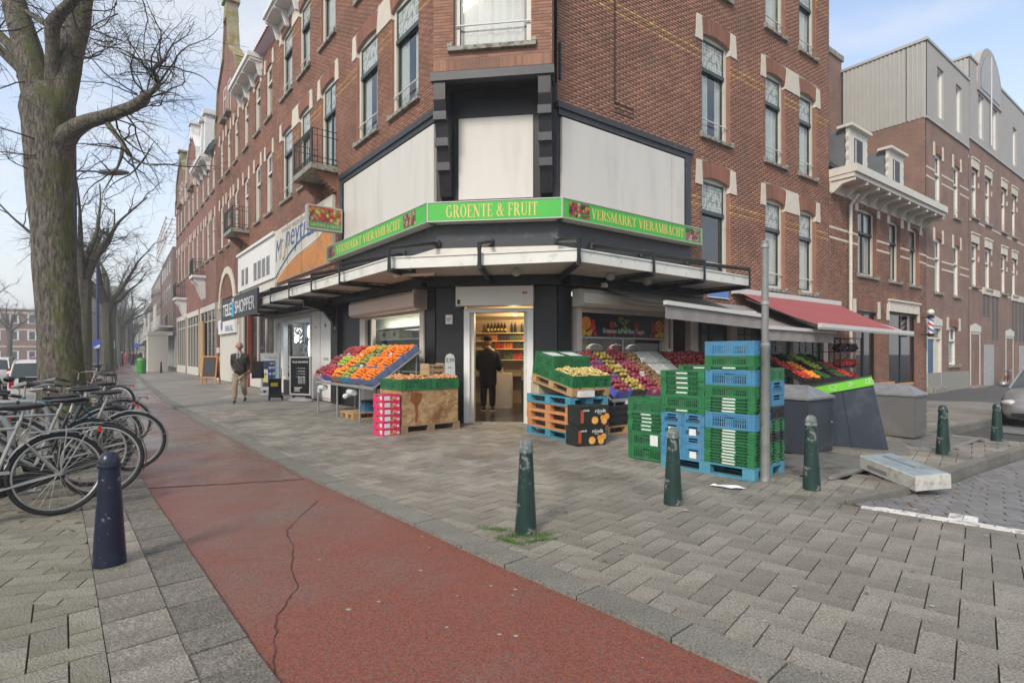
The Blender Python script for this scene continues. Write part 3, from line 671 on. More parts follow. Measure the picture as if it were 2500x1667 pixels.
def window(parent, x, z, w, h, style='green', rail=.335, y=.13, sill=True, bar=True, lead=True, curt=1., fr=.085, fm=None, sm=None, mull=False, dk=m_glass):
    key = (round(w, 2), round(h, 2), round(y, 2), round(fr, 3), style, rail, sill, bar, lead, curt, mull, fm.name if fm else '', sm.name if sm else '')
    if key in WP: return dup(WP[key], parent, (x, 0, z))
    fm = fm or m_cream; sm = sm or (m_green if style == 'green' else m_cream)
    mb = MB(); mb.box(0, fr, y, y+.09, 0, h).box(w-fr, w, y, y+.09, 0, h).box(fr, w-fr, y, y+.09, h-fr, h).box(fr, w-fr, y-.01, y+.09, 0, fr*.9)
    win = mb.build('window', fm, parent, (x, 0, z)); zr = h*(1-rail) if rail else h-fr; s_ = .05
    def sash(z0, z1, yy):
        m = MB(); a, b = fr, w-fr
        m.box(a, a+s_, yy, yy+.045, z0, z1).box(b-s_, b, yy, yy+.045, z0, z1).box(a+s_, b-s_, yy, yy+.045, z0, z0+s_).box(a+s_, b-s_, yy, yy+.045, z1-s_, z1)
        if mull: m.box((a+b)/2-.03, (a+b)/2+.03, yy-.005, yy+.05, z0+s_, z1-s_)
        m.build('sash', sm, win)
    sash(fr*.9, zr, y+.05)
    MB().box(fr+s_, w-fr-s_, y+.07, y+.074, fr*.9+s_, zr-s_).build('pane', dk, win)
    if rail:
        sash(zr, h-fr, y+.015); MB().box(fr, w-fr, y-.01, y+.015, zr-.05, zr+.05).build('transom', sm, win)
        if lead: MB().box(fr+s_, w-fr-s_, y+.03, y+.035, zr+s_, h-fr-s_).build('leaded_pane', m_lead, win)
        else: MB().box(fr+s_, w-fr-s_, y+.035, y+.039, zr+s_, h-fr-s_).build('pane', dk, win)
    if sill:
        mb = MB(); mb.box(-.10, w+.10, -.09, y+.02, -.10, -.02).box(-.11, -.01, -.095, .0, -.02, .05, tp=.01).box(w+.01, w+.11, -.095, .0, -.02, .05, tp=.01); mb.build('sill', m_sill, win)
    if bar: MB().tube([(fr*.3, y-.035, h*.17), (w-fr*.3, y-.035, h*.17)], .016, 8).build('safety_bar', m_white, win)
    if curt:
        mb = MB(); n = 26; L_ = w-2*fr; zt = h*.985
        for a, b in (((0, .42), (.72, 1.)) if curt < 1 else ((0, 1.),)):
            for i in range(n):
                u0, u1 = a+(b-a)*i/n, a+(b-a)*(i+1)/n; f = lambda u: y+.115+.014*math.sin(u*52)+.012*math.sin(u*23+1)
                mb.quad((fr+L_*u0, f(u0), .06), (fr+L_*u1, f(u1), .06), (fr+L_*u1, f(u1), zt), (fr+L_*u0, f(u0), zt))
        mb.build('curtain', m_curt, win, smooth=True)
    WP[key] = win
    return win
def fullwin(p, xa, xb, z0, z1, arch_=True, **k):
    window(p, xa, z0, xb-xa, z1-z0, **k)
    if arch_: arch(p, xa-.02, xb+.02, z1+.0)
OPS = lambda l: [(a, b, c, d) for a, b, c, d in l]
# ------------------------------------------------------------ corner building
corner = thing('corner_building', 'red brick corner building with white panels and green shop signs above its canopy', 'building', (0, 0, 0))
fR = ob('frame_right', None, None, tuple(OR), AR); fL = ob('frame_left', None, None, tuple(OL), AL); fC = ob('frame_corner', None, None, tuple(OL), AC)
TOPZ = 15.6
opR = [(4.9, 6.15, 3.37, 6.03), (7.98, 9.08, 3.37, 6.0), (9.98, 11.05, 3.37, 5.98)]
opR += [(a, b, c+3.7, d+3.7) for a, b, c, d in opR] + [(a, b, c+7.58, d+7.3) for a, b, c, d in opR]
YB = (5.45, 5.23, 9.18, 8.97, 12.9, 12.7)
def facade(parent_wall, x0, x1, z0, z1, ops, yb, mat=m_br, own=0, ycut=None):
    keep = list(ops)
    if ycut: keep += [ycut]
    wallface(parent_wall, x0, x1, z0, z1, keep, rmat=mat)
    bl_ = [(a-.0, b+.0, c, d) for a, b, c, d in ops]
    # room for the arches and blocks
    ar = [(a-.1, b+.1, d-.1, d+.43) for a, b, c, d in ops]
    bricks(parent_wall, x0, x1, z0, z1, bl_+ar+([ycut] if ycut else []), mat, yb, own=own)
panelR = (0., 4.42, 2.9, 6.52)
facade(fR, 0, 12.0, 3.0, TOPZ, opR, YB, ycut=panelR)
for k, (a, b, c, d) in enumerate(opR):
    top = c > 9; i = k % 3
    window(fR, a, c, b-a, d-c, y=.10, fr=.105, curt=(0 if k == 0 else 1. if i else .5), lead=True)
    arch(fR, a-.02, b+.02, d)
    zb = d-.27; 
    if i == 0: stoneblock(fR, a-.13, zb, zb+.62, .30, .2); stoneblock(fR, b+.15, zb, zb+.62, .34, .22)
    if i == 1: stoneblock(fR, a-.13, zb, zb+.62, .28, .2); stoneblock(fR, b+.45, zb, zb+.66, .92, .70)
    if i == 2: stoneblock(fR, b+.14, zb, zb+.62, .32, .22)
# recessed flue line with its three-course foot
mb = MB(); mb.box(1.66, 1.70, -.012, -.002, 6.95, TOPZ)
for q in range(3): mb.box(1.66, 2.30, -.014, -.002, 6.98-.1*q-.012, 6.98-.1*q+.012)
mb.build('flue_joint', M('dark_joint', (.03, .02, .018), .9), fR)
opL = [(.80, 2.15, 7.12, 9.73), (2.95, 4.27, 7.12, 9.73), (5.89, 7.15, 6.92, 9.70), (8.23, 9.38, 7.12, 9.7), (10.18, 11.49, 7.12, 9.72)]
opL = opL + [(a, b, 10.97, 13.35) for a, b, c, d in opL]
xL = lambda l: [(-b, -a, c, d) for a, b, c, d in l]
panelL = (-5.42, 0., 2.9, 6.52)
facade(fL, -12.2, 0, 3.0, TOPZ, xL(opL), YB, ycut=panelL)
fLow = [(-12.2, -5.42, 4.15, 6.2)]
for k, (a, b, c, d) in enumerate(opL):
    i = k % 5
    window(fL, -b, c, b-a, d-c, y=.07, fr=.115, curt=(.5 if k in (0, 1) else 1.), bar=(i != 2), mull=(i == 2 and k < 5))
    arch(fL, -b-.02, -a+.02, d); zb = d-.27
    if i == 0: stoneblock(fL, -a+.13, zb, zb+.62, .30, .2); stoneblock(fL, -b-.4, zb, zb+.66, .84, .62)
    if i == 1: stoneblock(fL, -b-.15, zb, zb+.62, .32, .2)
    if i == 2: stoneblock(fL, -a+.13, zb, zb+.62, .30, .2); stoneblock(fL, -b-.15, zb, zb+.62, .32, .2)
    if i == 3: stoneblock(fL, -a+.15, zb, zb+.62, .32, .2); stoneblock(fL, -b-.4, zb, zb+.66, .84, .62)
    if i == 4: stoneblock(fL, -b-.13, zb, zb+.62, .30, .2)
# roof slab, dark rooms and back walls keep daylight out of the shell
mb = MB(); q = [PL(12.2), PL(0), PR(0), PR(12.)]; q2 = [PR(12., -9), PL(12.2, -9)]
mb.slab([(p.x, p.y) for p in (q+q2)], TOPZ, TOPZ+.15); mb.build('roof', m_zinc, corner)
mb = MB()
mb.quad(tuple(PL(12.2, -1.1, 3.2)), tuple(PL(.0, -1.1, 3.2)), tuple(PL(.0, -1.1, TOPZ)), tuple(PL(12.2, -1.1, TOPZ)))
mb.quad(tuple(PR(0., -1.1, 3.2)), tuple(PR(12, -1.1, 3.2)), tuple(PR(12, -1.1, TOPZ)), tuple(PR(0., -1.1, TOPZ)))
mb.quad(tuple(PL(-.6, -1.1, 3.2)), tuple(PR(-.6, -1.1, 3.2)), tuple(PR(-.6, -1.1, TOPZ)), tuple(PL(-.6, -1.1, TOPZ)))
mb.quad(tuple(PR(12, -1.1, 3.2)), tuple(PR(12, 0, 3.2)), tuple(PR(12, 0, TOPZ)), tuple(PR(12, -1.1, TOPZ)))
mb.build('inner_wall', m_dark, corner)
mb = MB(); mb.slab([(p.x, p.y) for p in (PR(12.0, -.01), PR(12.0, -9), PR(11.8, -9), PR(11.8, -.3))], -.3, TOPZ); mb.build('end_wall', brickmat('party_brick', (.28, .12, .08), (.22, .09, .065), (.24, .22, .2)), corner)
# black fascia behind sign and canopy
def ringpoly(mb, off, z0, z1, tl=5.4, tr=4.42, th=.1, dz=0.):
    a = [PL(tl, off), PL(-off*.5 if 0 else 0, off), PR(0, off), PR(tr, off)]
    return a
def bandbox(parent, name, mat, oL, oC, oR, tl0, tr1, z0, z1, th=.06):
    """three-sided band following the corner at given standoffs"""
    def X(p, d, q, e):
        den = d.x*e.y-d.y*e.x; s_ = ((q.x-p.x)*e.y-(q.y-p.y)*e.x)/den; return Vector((p.x+d.x*s_, p.y+d.y*s_, 0))
    def line(o, i):
        return [(PL(0, o), DL), (PC(0, o), DC), (PR(0, o), DR)][i]
    out_, in_ = [], []
    for e, dst in ((0., out_), (-th, in_)):
        l, c, r = line(oL+e, 0), line(oC+e, 1), line(oR+e, 2)
        dst += [PL(tl0, oL+e), X(*l, *c), X(*c, *r), PR(tr1, oR+e)]
    mb = MB()
    for i in range(3):
        q = [out_[i], out_[i+1], in_[i+1], in_[i]]; mb.slab([(p.x, p.y) for p in q], z0, z1)
    o = mb.build(name, mat, parent); return o, out_
bandbox(corner, 'fascia', m_grayblk, .02, .02, .02, 5.4, 4.42, 3.62, 4.2)
bandbox(corner, 'flashing', m_cream, .05, .05, .05, 5.4, 4.42, 3.14, 3.62)
# ---- corner bay: brick box carried on black brackets
OH = .66
def brk(px0, name='bracket'):
    """stepped console bracket, side profile, s = position along the chamfer"""
    pass
bay = fC
bx0, bx1 = .115, 2.44; bz0 = 6.93
opB = [(bx0+.40, bx0+1.93, 7.42, 10.2)]
wallface(bay, bx0, bx1, bz0, TOPZ, opB, y=-OH)
bricks(bay, bx0, bx1, bz0+.26, TOPZ, opB, m_br, (), y=-OH, own=27)
mb = MB(); nso = int((bx1-bx0)/.066)
for i in range(nso): a = bx0+(bx1-bx0)*i/nso; mb.box(a+.004, a+.062, -OH-.009, -OH+.01, bz0+.04, bz0+.25)
mb.build('soldier_course', m_br, bay)['kind'] = 'stuff'
for xx, s_ in ((bx0, -1), (bx1, 1)):
    mb = MB(); mb.box(min(xx, xx-s_*.01), max(xx, xx-s_*.01), -OH+.001, .4, bz0, TOPZ-.001); mb.build('bay_side', brickmat('side_brick', (.30, .115, .075), (.24, .09, .06), (.25, .23, .2)), bay)
wb = window(bay, bx0+.40, 7.42, 1.53, 2.78, rail=0, bar=True, curt=1., fr=.10); wb.location.y = -OH
MB().box(bx0, bx1, -OH+.002, .0, TOPZ, TOPZ+.1).build('bay_roof', m_zinc, bay)
# beam, soffit, brackets
MB().box(bx0-.05, bx1+.05, -OH-.06, -OH+.12, bz0-.16, bz0+.0).build('beam', m_grayblk, bay)
MB().box(bx0, bx1, -OH+.12, .3, bz0-.05, bz0-.02).build('soffit', m_blackp, bay)
prof = [(-.02, 4.62), (-.02, 6.77), (-OH-.02, 6.77), (-OH-.02, 6.42), (-OH+.04, 6.22), (-OH+.03, 6.08), (-OH+.10, 6.02), (-OH+.16, 5.74), (-OH+.16, 5.60), (-OH+.24, 5.54), (-OH+.30, 5.28), (-OH+.30, 5.16), (-OH+.38, 5.10), (-OH+.46, 4.80), (-OH+.50, 4.66)]
for xa in (bx0, bx1-.26):
    mb = MB(); n = len(prof)
    mb.v = [(xa, y_, z_) for y_, z_ in prof]+[(xa+.24, y_, z_) for y_, z_ in prof]
    mb.f = [tuple(range(n-1, -1, -1)), tuple(range(n, 2*n))]+[(i, (i+1) % n, n+(i+1) % n, n+i) for i in range(n)]; mb.m = [0]*len(mb.f)
    b_ = mb.build('bracket', m_blackp, bay)
    # four block fronts, in a lighter anthracite than the bracket
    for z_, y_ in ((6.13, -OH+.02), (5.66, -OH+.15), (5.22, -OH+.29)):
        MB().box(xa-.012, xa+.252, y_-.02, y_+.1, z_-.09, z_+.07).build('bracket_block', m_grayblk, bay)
# recessed middle panel wall and white board
MB().box(0, WC, .0, .10, 4.1, 6.93).build('panel_wall', m_blackp, bay)
def boardmat():
    m = M('white_board', (.60, .575, .53), .5, var=.05, ns=.9, dirt=(.47, .45, .41), ds=2.0, dk=(.48, .85)); t = m.node_tree
    for n in [n for n in t.nodes if n.type == 'TEX_NOISE']:   # rain streaks run down the sheet
        mp = N(t, 'ShaderNodeMapping'); mp.inputs['Scale'].default_value = (1, 1, .16); l = n.inputs['Vector'].links[0].from_socket; t.links.new(l, mp.inputs[0]); t.links.new(mp.outputs[0], n.inputs['Vector'])
    return m
m_board = boardmat()
MB().box(.47, 2.02, -.03, -.004, 4.62, 6.30).build('white_panel', m_board, bay)
def panelgrp(wall, x0, x1, lx0, lx1, zt0, zt1):
    MB().box(x0, x1, .02, .12, 4.15, 6.4).build('panel_backing', m_grayblk, wall)
    MB().box(x0-.05, x1+.05, -.10, .12, 6.40, 6.53).build('panel_cornice', m_grayblk, wall)
    MB().box(x0, x1, -.06, .12, 6.28, 6.40).build('panel_head', m_grayblk, wall)
    MB().box(lx0, lx1, -.045, .02, zt0, zt1).build('white_panel', m_board, wall)
panelgrp(fR, .0, 4.40, .10, 4.12, 4.55, 6.25)
MB().box(3.62, 3.628, -.052, -.045, 4.56, 6.2).build('panel_seam', M('seam', (.35, .34, .32), .8), fR)
panelgrp(fL, -5.40, -.0, -5.12, -.06, 4.55, 6.25)
MB().box(-5.40, -5.2, -.07, .02, 3.3, 6.28).build('panel_post', m_grayblk, fL); MB().box(4.16, 4.36, -.06, .02, 4.4, 6.28).build('panel_post', m_grayblk, fR)
# small fittings on the walls
MB().tube([(-.11+.16, -.03, 7.0), (-.11+.16, -.03, 7.75)], .03, 8).build('drain_stub', m_blackp, fR)
mb = MB(); mb.ball((-.20, -.12, 9.6), .13, 10, 7, 1.3).ball((-.22, -.2, 9.5), .08, 8, 5).box(-.30, -.1, -.08, .0, 9.65, 9.78); mb.build('mask_ornament', M('dark_bronze', (.05, .035, .03), .6, bump=.5, bs=20), fL)
# ------------------------------------------------------------ shop signs
m_sgreen = M('sign_green', (.045, .40, .035), .35, var=.06, ns=1.5, spec=.5, dirt=(.08, .36, .06), ds=2, dk=(.6, .8))
m_sgold = M('sign_gold', (.66, .50, .16), .5, var=.08)
m_alu = M('aluminium', (.42, .41, .38), .45, metal=.3, var=.15, ns=10)
m_fruitA = multimat('fruit_print_red', [(.5, .04, .03), (.55, .22, .04), (.35, .02, .06), (.6, .45, .3), (.12, .2, .03), (.05, .02, .04), (.62, .1, .1)], 14)
m_fruitB = multimat('fruit_print_mix', [(.55, .12, .03), (.6, .4, .06), (.4, .02, .03), (.6, .56, .5), (.2, .3, .05), (.25, .05, .08)], 16)
m_fruitC = multimat('fruit_print_citrus', [(.62, .05, .08), (.6, .25, .2), (.62, .5, .35), (.05, .12, .03), (.6, .1, .3), (.25, .35, .1)], 15)
SZ0, SZ1 = 4.13, 4.50; SO = .30
def signbox(name, label, origin, rz, x0, x1, pics, txt, tx0, tx1, th=.215):
    t = thing(name, label, 'shop sign', (origin.x, origin.y, 0), rz)
    q_ = .002 if x1 < 3 and x0 > -1 else 0
    MB().box(x0, x1, -SO, -.06, SZ0+q_, SZ1-q_).build('sign_box', m_sgreen, t)
    e = .018; MB().box(x0, x1, -SO-.012, -.05, SZ1, SZ1+e).box(x0, x1, -SO-.012, -.05, SZ0-e, SZ0).box(x0, x0+e, -SO-.012, -SO, SZ0, SZ1).box(x1-e, x1, -SO-.012, -SO, SZ0, SZ1).build('sign_trim', m_alu, t)
    for a, b, m in pics: MB().box(a, b, -SO-.006, -SO-.001, SZ0+.045, SZ1-.035).build('fruit_picture', m, t)
    serif(txt, tx1-tx0, th, m_sgold, t, 'lettering', (tx0, -SO-.001, (SZ0+SZ1)/2-th/2))
    return t
signbox('shop_sign', 'green GROENTE & FRUIT sign box centred over the shop door', OL+Vector((0, 0, 0)), AC, -.122, WC+.122, (), 'GROENTE & FRUIT', .27, 2.15, .26)
signbox('shop_sign', 'green VERSMARKT VIERAMBACHT sign box on the right wall', OR, AR, -.118, 4.47, ((.05, .62, m_fruitA), (3.82, 4.40, m_fruitC)), 'VERSMARKT VIERAMBACHT', .68, 3.75)
signbox('shop_sign', 'green VERSMARKT VIERAMBACHT sign box on the left wall', OL, AL, -5.81, .118, ((-.95, -.38, m_fruitB), (-5.72, -5.12, m_fruitA)), 'VERSMARKT VIERAMBACHT', -5.0, -1.06)
# hanging light box at the end of the left panel
t = thing('hanging_sign', 'small hanging light box with a fruit picture beside the left white panel', 'shop sign', tuple(PL(5.15)), AL)
MB().box(-.11, .11, -1.08, -.12, 4.83, 5.50).build('box_frame', m_alu, t)
MB().box(.111, .116, -1.04, -.16, 5.04, 5.46).build('fruit_picture', multimat('fruit_print_pile', [(.55, .2, .03), (.6, .4, .1), (.5, .04, .03), (.3, .06, .1), (.55, .5, .4), (.3, .35, .05)], 11), t)
MB().box(.111, .116, -1.04, -.16, 4.88, 5.04).build('green_strip', M('strip_green', (.03, .3, .12), .5), t)
serif('GROENTE & FRUIT', .80, .085, m_sgold, t, 'lettering', (.117, -1.0, 4.915), (0, 0, PI/2))
MB().box(-.03, .03, -.12, .0, 4.95, 5.0).box(-.03, .03, -.12, .0, 5.35, 5.4).build('arm', m_blackp, t)
# ------------------------------------------------------------ row of houses, left
def cornice(p, x0, x1, z, depth=.8, nb=4, mat=None, h=.42):
    mat = mat or m_white
    mb = MB(); mb.box(x0, x1, -depth, .05, z+h*.55, z+h).box(x0+.03, x1-.03, -depth+.08, .05, z+h*.3, z+h*.55).box(x0+.05, x1-.05, -.06, .0, z-.18, z+h*.3)
    o = mb.build('cornice', mat, p)
    for i in range(nb):
        x = x0+.08+(x1-x0-.28)*i/(nb-1)
        MB().prism([(-.02, z-(.45 if nb < 8 else .22)), (-.12, z-(.42 if nb < 8 else .20)), (-depth*.45, z+.02), (-depth+.1, z+.06), (-depth+.1, z+h*.3), (-.02, z+h*.3)], .12, Matrix(((0, 1, 0, x), (1, 0, 0, 0), (0, 0, 1, 0), (0, 0, 0, 1)))).build('cornice_bracket', mat, o)
def balcony(p, x0, x1, z, d=.75, h=1.0, base='brick', mat=m_iron, post=.05):
    o = MB().box(x0-.05, x1+.05, -d-.05, .0, z-.16, z).build('balcony', m_sill if base == 'brick' else m_white, p)
    mb = MB()
    for zz in (z+.06, z+.2, h+z-.18, h+z):
        mb.tube([(x0, -.02, zz), (x0, -d, zz), (x1, -d, zz), (x1, -.02, zz)], .013, 6)
    n = 9
    for i in range(n+1): x = x0+(x1-x0)*i/n; mb.tube([(x, -d, z), (x, -d, z+h)], .011 if i % n else .03, 5)
    for s_ in (x0, x1):
        for i in range(1, 5): mb.tube([(s_, -d*i/5, z), (s_, -d*i/5, z+h)], .011, 5)
    for i in range(n):
        x = x0+(x1-x0)*(i+.5)/n
        for zz in (z+.13, z+h-.09): mb.tube([(x+.045*math.cos(a), -d, zz+.045*math.sin(a)) for a in [k*PI/4 for k in range(8)]], .007, 4, closed=True)
    mb.build('railing', mat, o)
    for x in (x0+.12, x1-.26):
        if base == 'brick':
            mb = MB(); 
            for k in range(7): mb.box(x, x+.2, -d*.85+k*.09, .0, z-.16-.075*(k+1), z-.16-.075*k)
            mb.build('corbel', m_br, o)
        else:
            MB().prism([(-.01, z-.16), (-d+.05, z-.16), (-d+.08, z-.4), (-d*.55, z-.62), (-d*.4, z-1.0), (-.1, z-1.4), (-.01, z-1.45)], .2, Matrix(((0, 1, 0, x), (1, 0, 0, 0), (0, 0, 1, 0), (0, 0, 0, 1)))).build('corbel', m_white, o)
balcony(fL, -7.35, -5.70, 6.86)
cornice(fL, -11.9, -9.3, 13.75, .6, 3)
m_tileR = M('red_roof_tile', (.33, .075, .05), .5, var=.2, ns=4, isl=.2, spec=.5)
m_tileG = M('dark_roof_tile', (.05, .052, .055), .45, var=.2, ns=4, isl=.25, spec=.5)
def tileroof(p, x0, x1, y0, z0, y1, z1, mat, name='roof', tw=.22, tl=.30, y_=None):
    mb = MB(); mb.quad((x0, y0, z0), (x1, y0, z0), (x1, y1, z1), (x0, y1, z1)); o = mb.build(name, mat, p)
    L = math.hypot(y1-y0, z1-z0); uy, uz = (y1-y0)/L, (z1-z0)/L; ny, nz = -uz, uy
    C = MB(); nr = int(L/tl); nc = int((x1-x0)/tw)
    for i in range(nr):
        for j in range(nc):
            xa = x0+j*tw; s0 = i*tl; s1 = s0+tl*1.05
            def P(x, s_, h): return (x, y0+uy*s_+ny*h, z0+uz*s_+nz*h)
            C.quad(P(xa, s0, .05), P(xa+tw*.5, s0, .085), P(xa+tw*.5, s1, .04), P(xa, s1, .01)); C.quad(P(xa+tw*.5, s0, .085), P(xa+tw, s0, .045), P(xa+tw, s1, .01), P(xa+tw*.5, s1, .04))
            C.quad(P(xa, s0, .05), P(xa, s0, 0), P(xa+tw, s0, 0), P(xa+tw, s0, .045), P(xa+tw*.5, s0, .085))
    q = C.build('roof_tiles', mat, o if p.parent is None else p); q['kind'] = 'stuff'
    return o
m_cop = M('mossy_coping', (.30, .27, .19), .9, var=.25, ns=4, dirt=(.22, .20, .06), ds=3, dk=(.45, .58))
def gable(p, x0, x1, z0, zp, mat, cop, pin=True, win=True):
    xm = (x0+x1)/2; w2 = (x1-x0)/2
    pts = [(x0, z0), (x0+.05, z0+1.0), (x0+.45, z0+1.2), (x0+.7, z0+2.4), (xm-.75, z0+3.6), (xm-.35, zp-1.3), (xm-.3, zp-.6), (xm+.3, zp-.6), (xm+.35, zp-1.3), (xm+.75, z0+3.6), (x1-.7, z0+2.4), (x1-.45, z0+1.2), (x1-.05, z0+1.0), (x1, z0)]
    o = MB().prism(pts, .35).build('gable', mat, p)
    mb = MB()
    for a, b in zip(pts[:6], pts[1:7]):
        for s_ in (1, -1):
            A = (xm+s_*(a[0]-xm), a[1]); B = (xm+s_*(b[0]-xm), b[1]); dx, dz = B[0]-A[0], B[1]-A[1]; L = math.hypot(dx, dz); nx, nz = -dz/L*.13*s_, dx/L*.13*s_
            q = [A, B, (B[0]+nx, B[1]+nz), (A[0]+nx, A[1]+nz)]; mb.prism(q if s_ > 0 else q[::-1], .55, off=-.1)
    if pin: mb.box(xm-.34, xm+.34, -.14, .5, zp-1.1, zp-.12, tp=.05).box(xm-.42, xm+.42, -.2, .55, zp-.15, zp)
    mb.build('coping', cop, o)
    if win:
        for xa in (xm-.95, xm+.2): w_ = window(p, xa, z0+.3, .72, 1.7, 'cream', bar=False, lead=False); w_.location.y = -.14
def shopfront(p, x0, x1, zt, mat, glazed=True, n=3, plinth=.5, door=True):
    o = MB().box(x0, x1, .0, .12, zt-.35, zt).box(x0, x0+.14, .0, .12, 0, zt-.35).box(x1-.14, x1, .0, .12, 0, zt-.35).box(x0+.14, x1-.14, .02, .12, 0, plinth).build('shopfront', mat, p)
    w = (x1-x0-.28)/n
    for i in range(n):
        xa = x0+.14+i*w
        MB().box(xa, xa+.06, .02, .1, plinth, zt-.35).box(xa+.06, xa+w, .02, .1, plinth, plinth+.06).box(xa+.06, xa+w, .02, .1, zt-1.0, zt-.95).build('shop_mullion', mat, o)
        MB().box(xa+.06, xa+w, .06, .065, plinth+.06, zt-.35).build('pane', m_glassd, o)
    MB().box(x0+.1, x1-.1, 1.2, 1.25, 0, zt).build('shop_inside', M('shop_inside_grey', (.17, .165, .155), .9, var=.5, ns=2), o)
    return o
HB = {}
def rowhouse(label, t0, t1, wins, mat_c, kind, zc, floors=((7.12, 9.55), (10.95, 13.1)), cop=None, gap=None, balc=None, style='cream', base_z=0, shop=True, peak=20., geo=True, yb=()):
    h = thing('row_house', label, 'house', tuple(PL(t0)), AL)
    L = t1-t0; X = lambda t: -(t-t0)
    ops = [(X(b), X(a), c, d) for a, b in wins for c, d in floors]
    sh = (X(t1)+.3, X(t0)-.3, 0, 4.4)
    bm = brickmat('row_brick_'+str(int(t0)), mat_c, tuple(k*.75 for k in mat_c), (.24, .2, .17))
    wallface(h, X(t1), 0, 0, zc, ops+[sh], mat=(m_mort if geo else bm), rmat=bm)
    if geo: bricks(h, X(t1), 0, 4.4, zc, ops+[(a-.1, b+.1, d-.1, d+.33) for a, b, c, d in ops], m_br if t0 < 15 else m_brB, yb)
    for a, b, c, d in ops:
        window(h, a, c, b-a, d-c, style, y=.05, fr=.13, bar=False, lead=False, curt=1., sill=True)
        arch(h, a-.02, b+.02, d, h=.32, n=8)
        stoneblock(h, a-.13, d-.2, d+.38, .24, .18); stoneblock(h, b+.13, d-.2, d+.38, .24, .18)
    MB().box(X(t1), 0, 1.0, 1.05, 4.4, zc).build('inner_wall', m_dark, h)
    MB().box(X(t1), X(t1)+.05, .02, 9, 0, zc).build('side_wall', bm, h)
    MB().box(X(t1), 0, .3, 9, zc, zc+.1).build('attic_floor', m_zinc, h)
    if kind == 'cornice':
        cornice(h, X(t1)+.3, X(t1)+4.3, zc-.25, .6, 4)
        tileroof(h, X(t1), 0, -.3, zc+.2, 3.0, zc+5.0, m_tileR if cop != 'dark' else m_tileG)
    else:
        gable(h, X(t1)+.1, -.1, zc, peak, bm, m_cop if kind == 'gable' else m_white)
        tileroof(h, X(t1), 0, .6, zc, 4.2, zc+5, m_tileR)
    if shop: shopfront(h, X(t1)+.3, X(t0)-.3, 4.4, m_white if int(t0) % 2 else m_cream, n=4)
    return h
hB = rowhouse('brick row house with red roof over a white bracketed cornice, second from the corner', 12.2, 18.6, [(12.85, 13.8), (14.72, 15.65), (16.9, 17.8)], (.27, .11, .08), 'cornice', 13.75)
balcony(hB, -(20.63-12.2-2.2), -(16.56-12.2+.15), 7.05, .7, 1.0); 
hC = rowhouse('brick row house with tall mossy stepped gable and arched entrance', 18.6, 24.8, [(19.1, 19.95), (20.9, 21.75), (22.8, 23.6)], (.25, .10, .07), 'gable', 13.6, shop=False, peak=20.)
hD = rowhouse('brick row house with white cornice and dark roof beyond the mossy gable', 24.8, 30.8, [(25.3, 26.2), (27.1, 28.), (29., 29.8)], (.24, .10, .075), 'cornice', 13.1, cop='dark', geo=False)
hE = rowhouse('brick row house with white gable near the end of the left row', 30.8, 36.8, [(31.3, 32.2), (33.2, 34.1), (35.1, 36.)], (.25, .10, .075), 'white gable', 12.8, geo=False, peak=17.6)
hF = rowhouse('last brick row house of the left block with mossy gable', 36.8, 42.6, [(37.4, 38.2), (39.2, 40.1), (41.1, 41.9)], (.22, .09, .07), 'gable', 12.8, geo=False, peak=17.4)
for hh, x, z, b_ in ((hD, -3.4, 6.0, 'w'), (hE, -5.6, 5.3, 'w')): balcony(hh, x-1.3, x, z+.3, .7, 1.0, b_)
# white pinnacles on the dark roofed house
for x in (-3.6, -5.0): MB().box(x-.28, x+.28, -.1, .5, 13.4, 16.3, tp=.08).box(x-.34, x+.34, -.16, .56, 16.3, 16.6).build('pinnacle', m_white, hD)
# arched entrance of the gable house
o = MB().box(-6.2+.3, -.3, .02, .1, 0, 2.95).build('entrance_wall', m_cream, hC)
mb = MB(); 
for k in range(9):
    a0, a1 = PI*k/9, PI*(k+1)/9
    mb.prism([(-3.0+1.75*math.cos(a0), 3.9+1.75*math.sin(a0)), (-3.0+1.75*math.cos(a1), 3.9+1.75*math.sin(a1)), (-3.0+2.1*math.cos(a1), 3.9+2.1*math.sin(a1)), (-3.0+2.1*math.cos(a0), 3.9+2.1*math.sin(a0))], .2, off=-.08)
mb.build('arch_ring', m_stone, hC)
mb = MB(); mb.prism([(-5.9, 2.9), (-.3, 2.9), (-.3, 4.45), (-1.25, 4.45)]+[(-3.0+1.75*math.cos(PI*k/12), 3.9+1.75*math.sin(PI*k/12)) for k in range(1, 0, -1)]+[(-1.25, 3.9), (-1.25, 2.95), (-4.75, 2.95), (-4.75, 4.45), (-5.9, 4.45)], .2, off=.0)
mb.build('arch_spandrel', m_mort, hC)
mb = MB()
for k in range(12): x = -4.6+k*.29; mb.tube([(x, .15, 2.95), (x, .15, 3.9+math.sqrt(max(0, 1.7**2-(x+3)**2)))], .02, 5)
mb.build('arch_grille', m_white, hC)
MB().box(-5.9, -.3, .35, .4, 0, 6).build('entrance_back', M('entrance_grey', (.3, .29, .26), .8), hC)
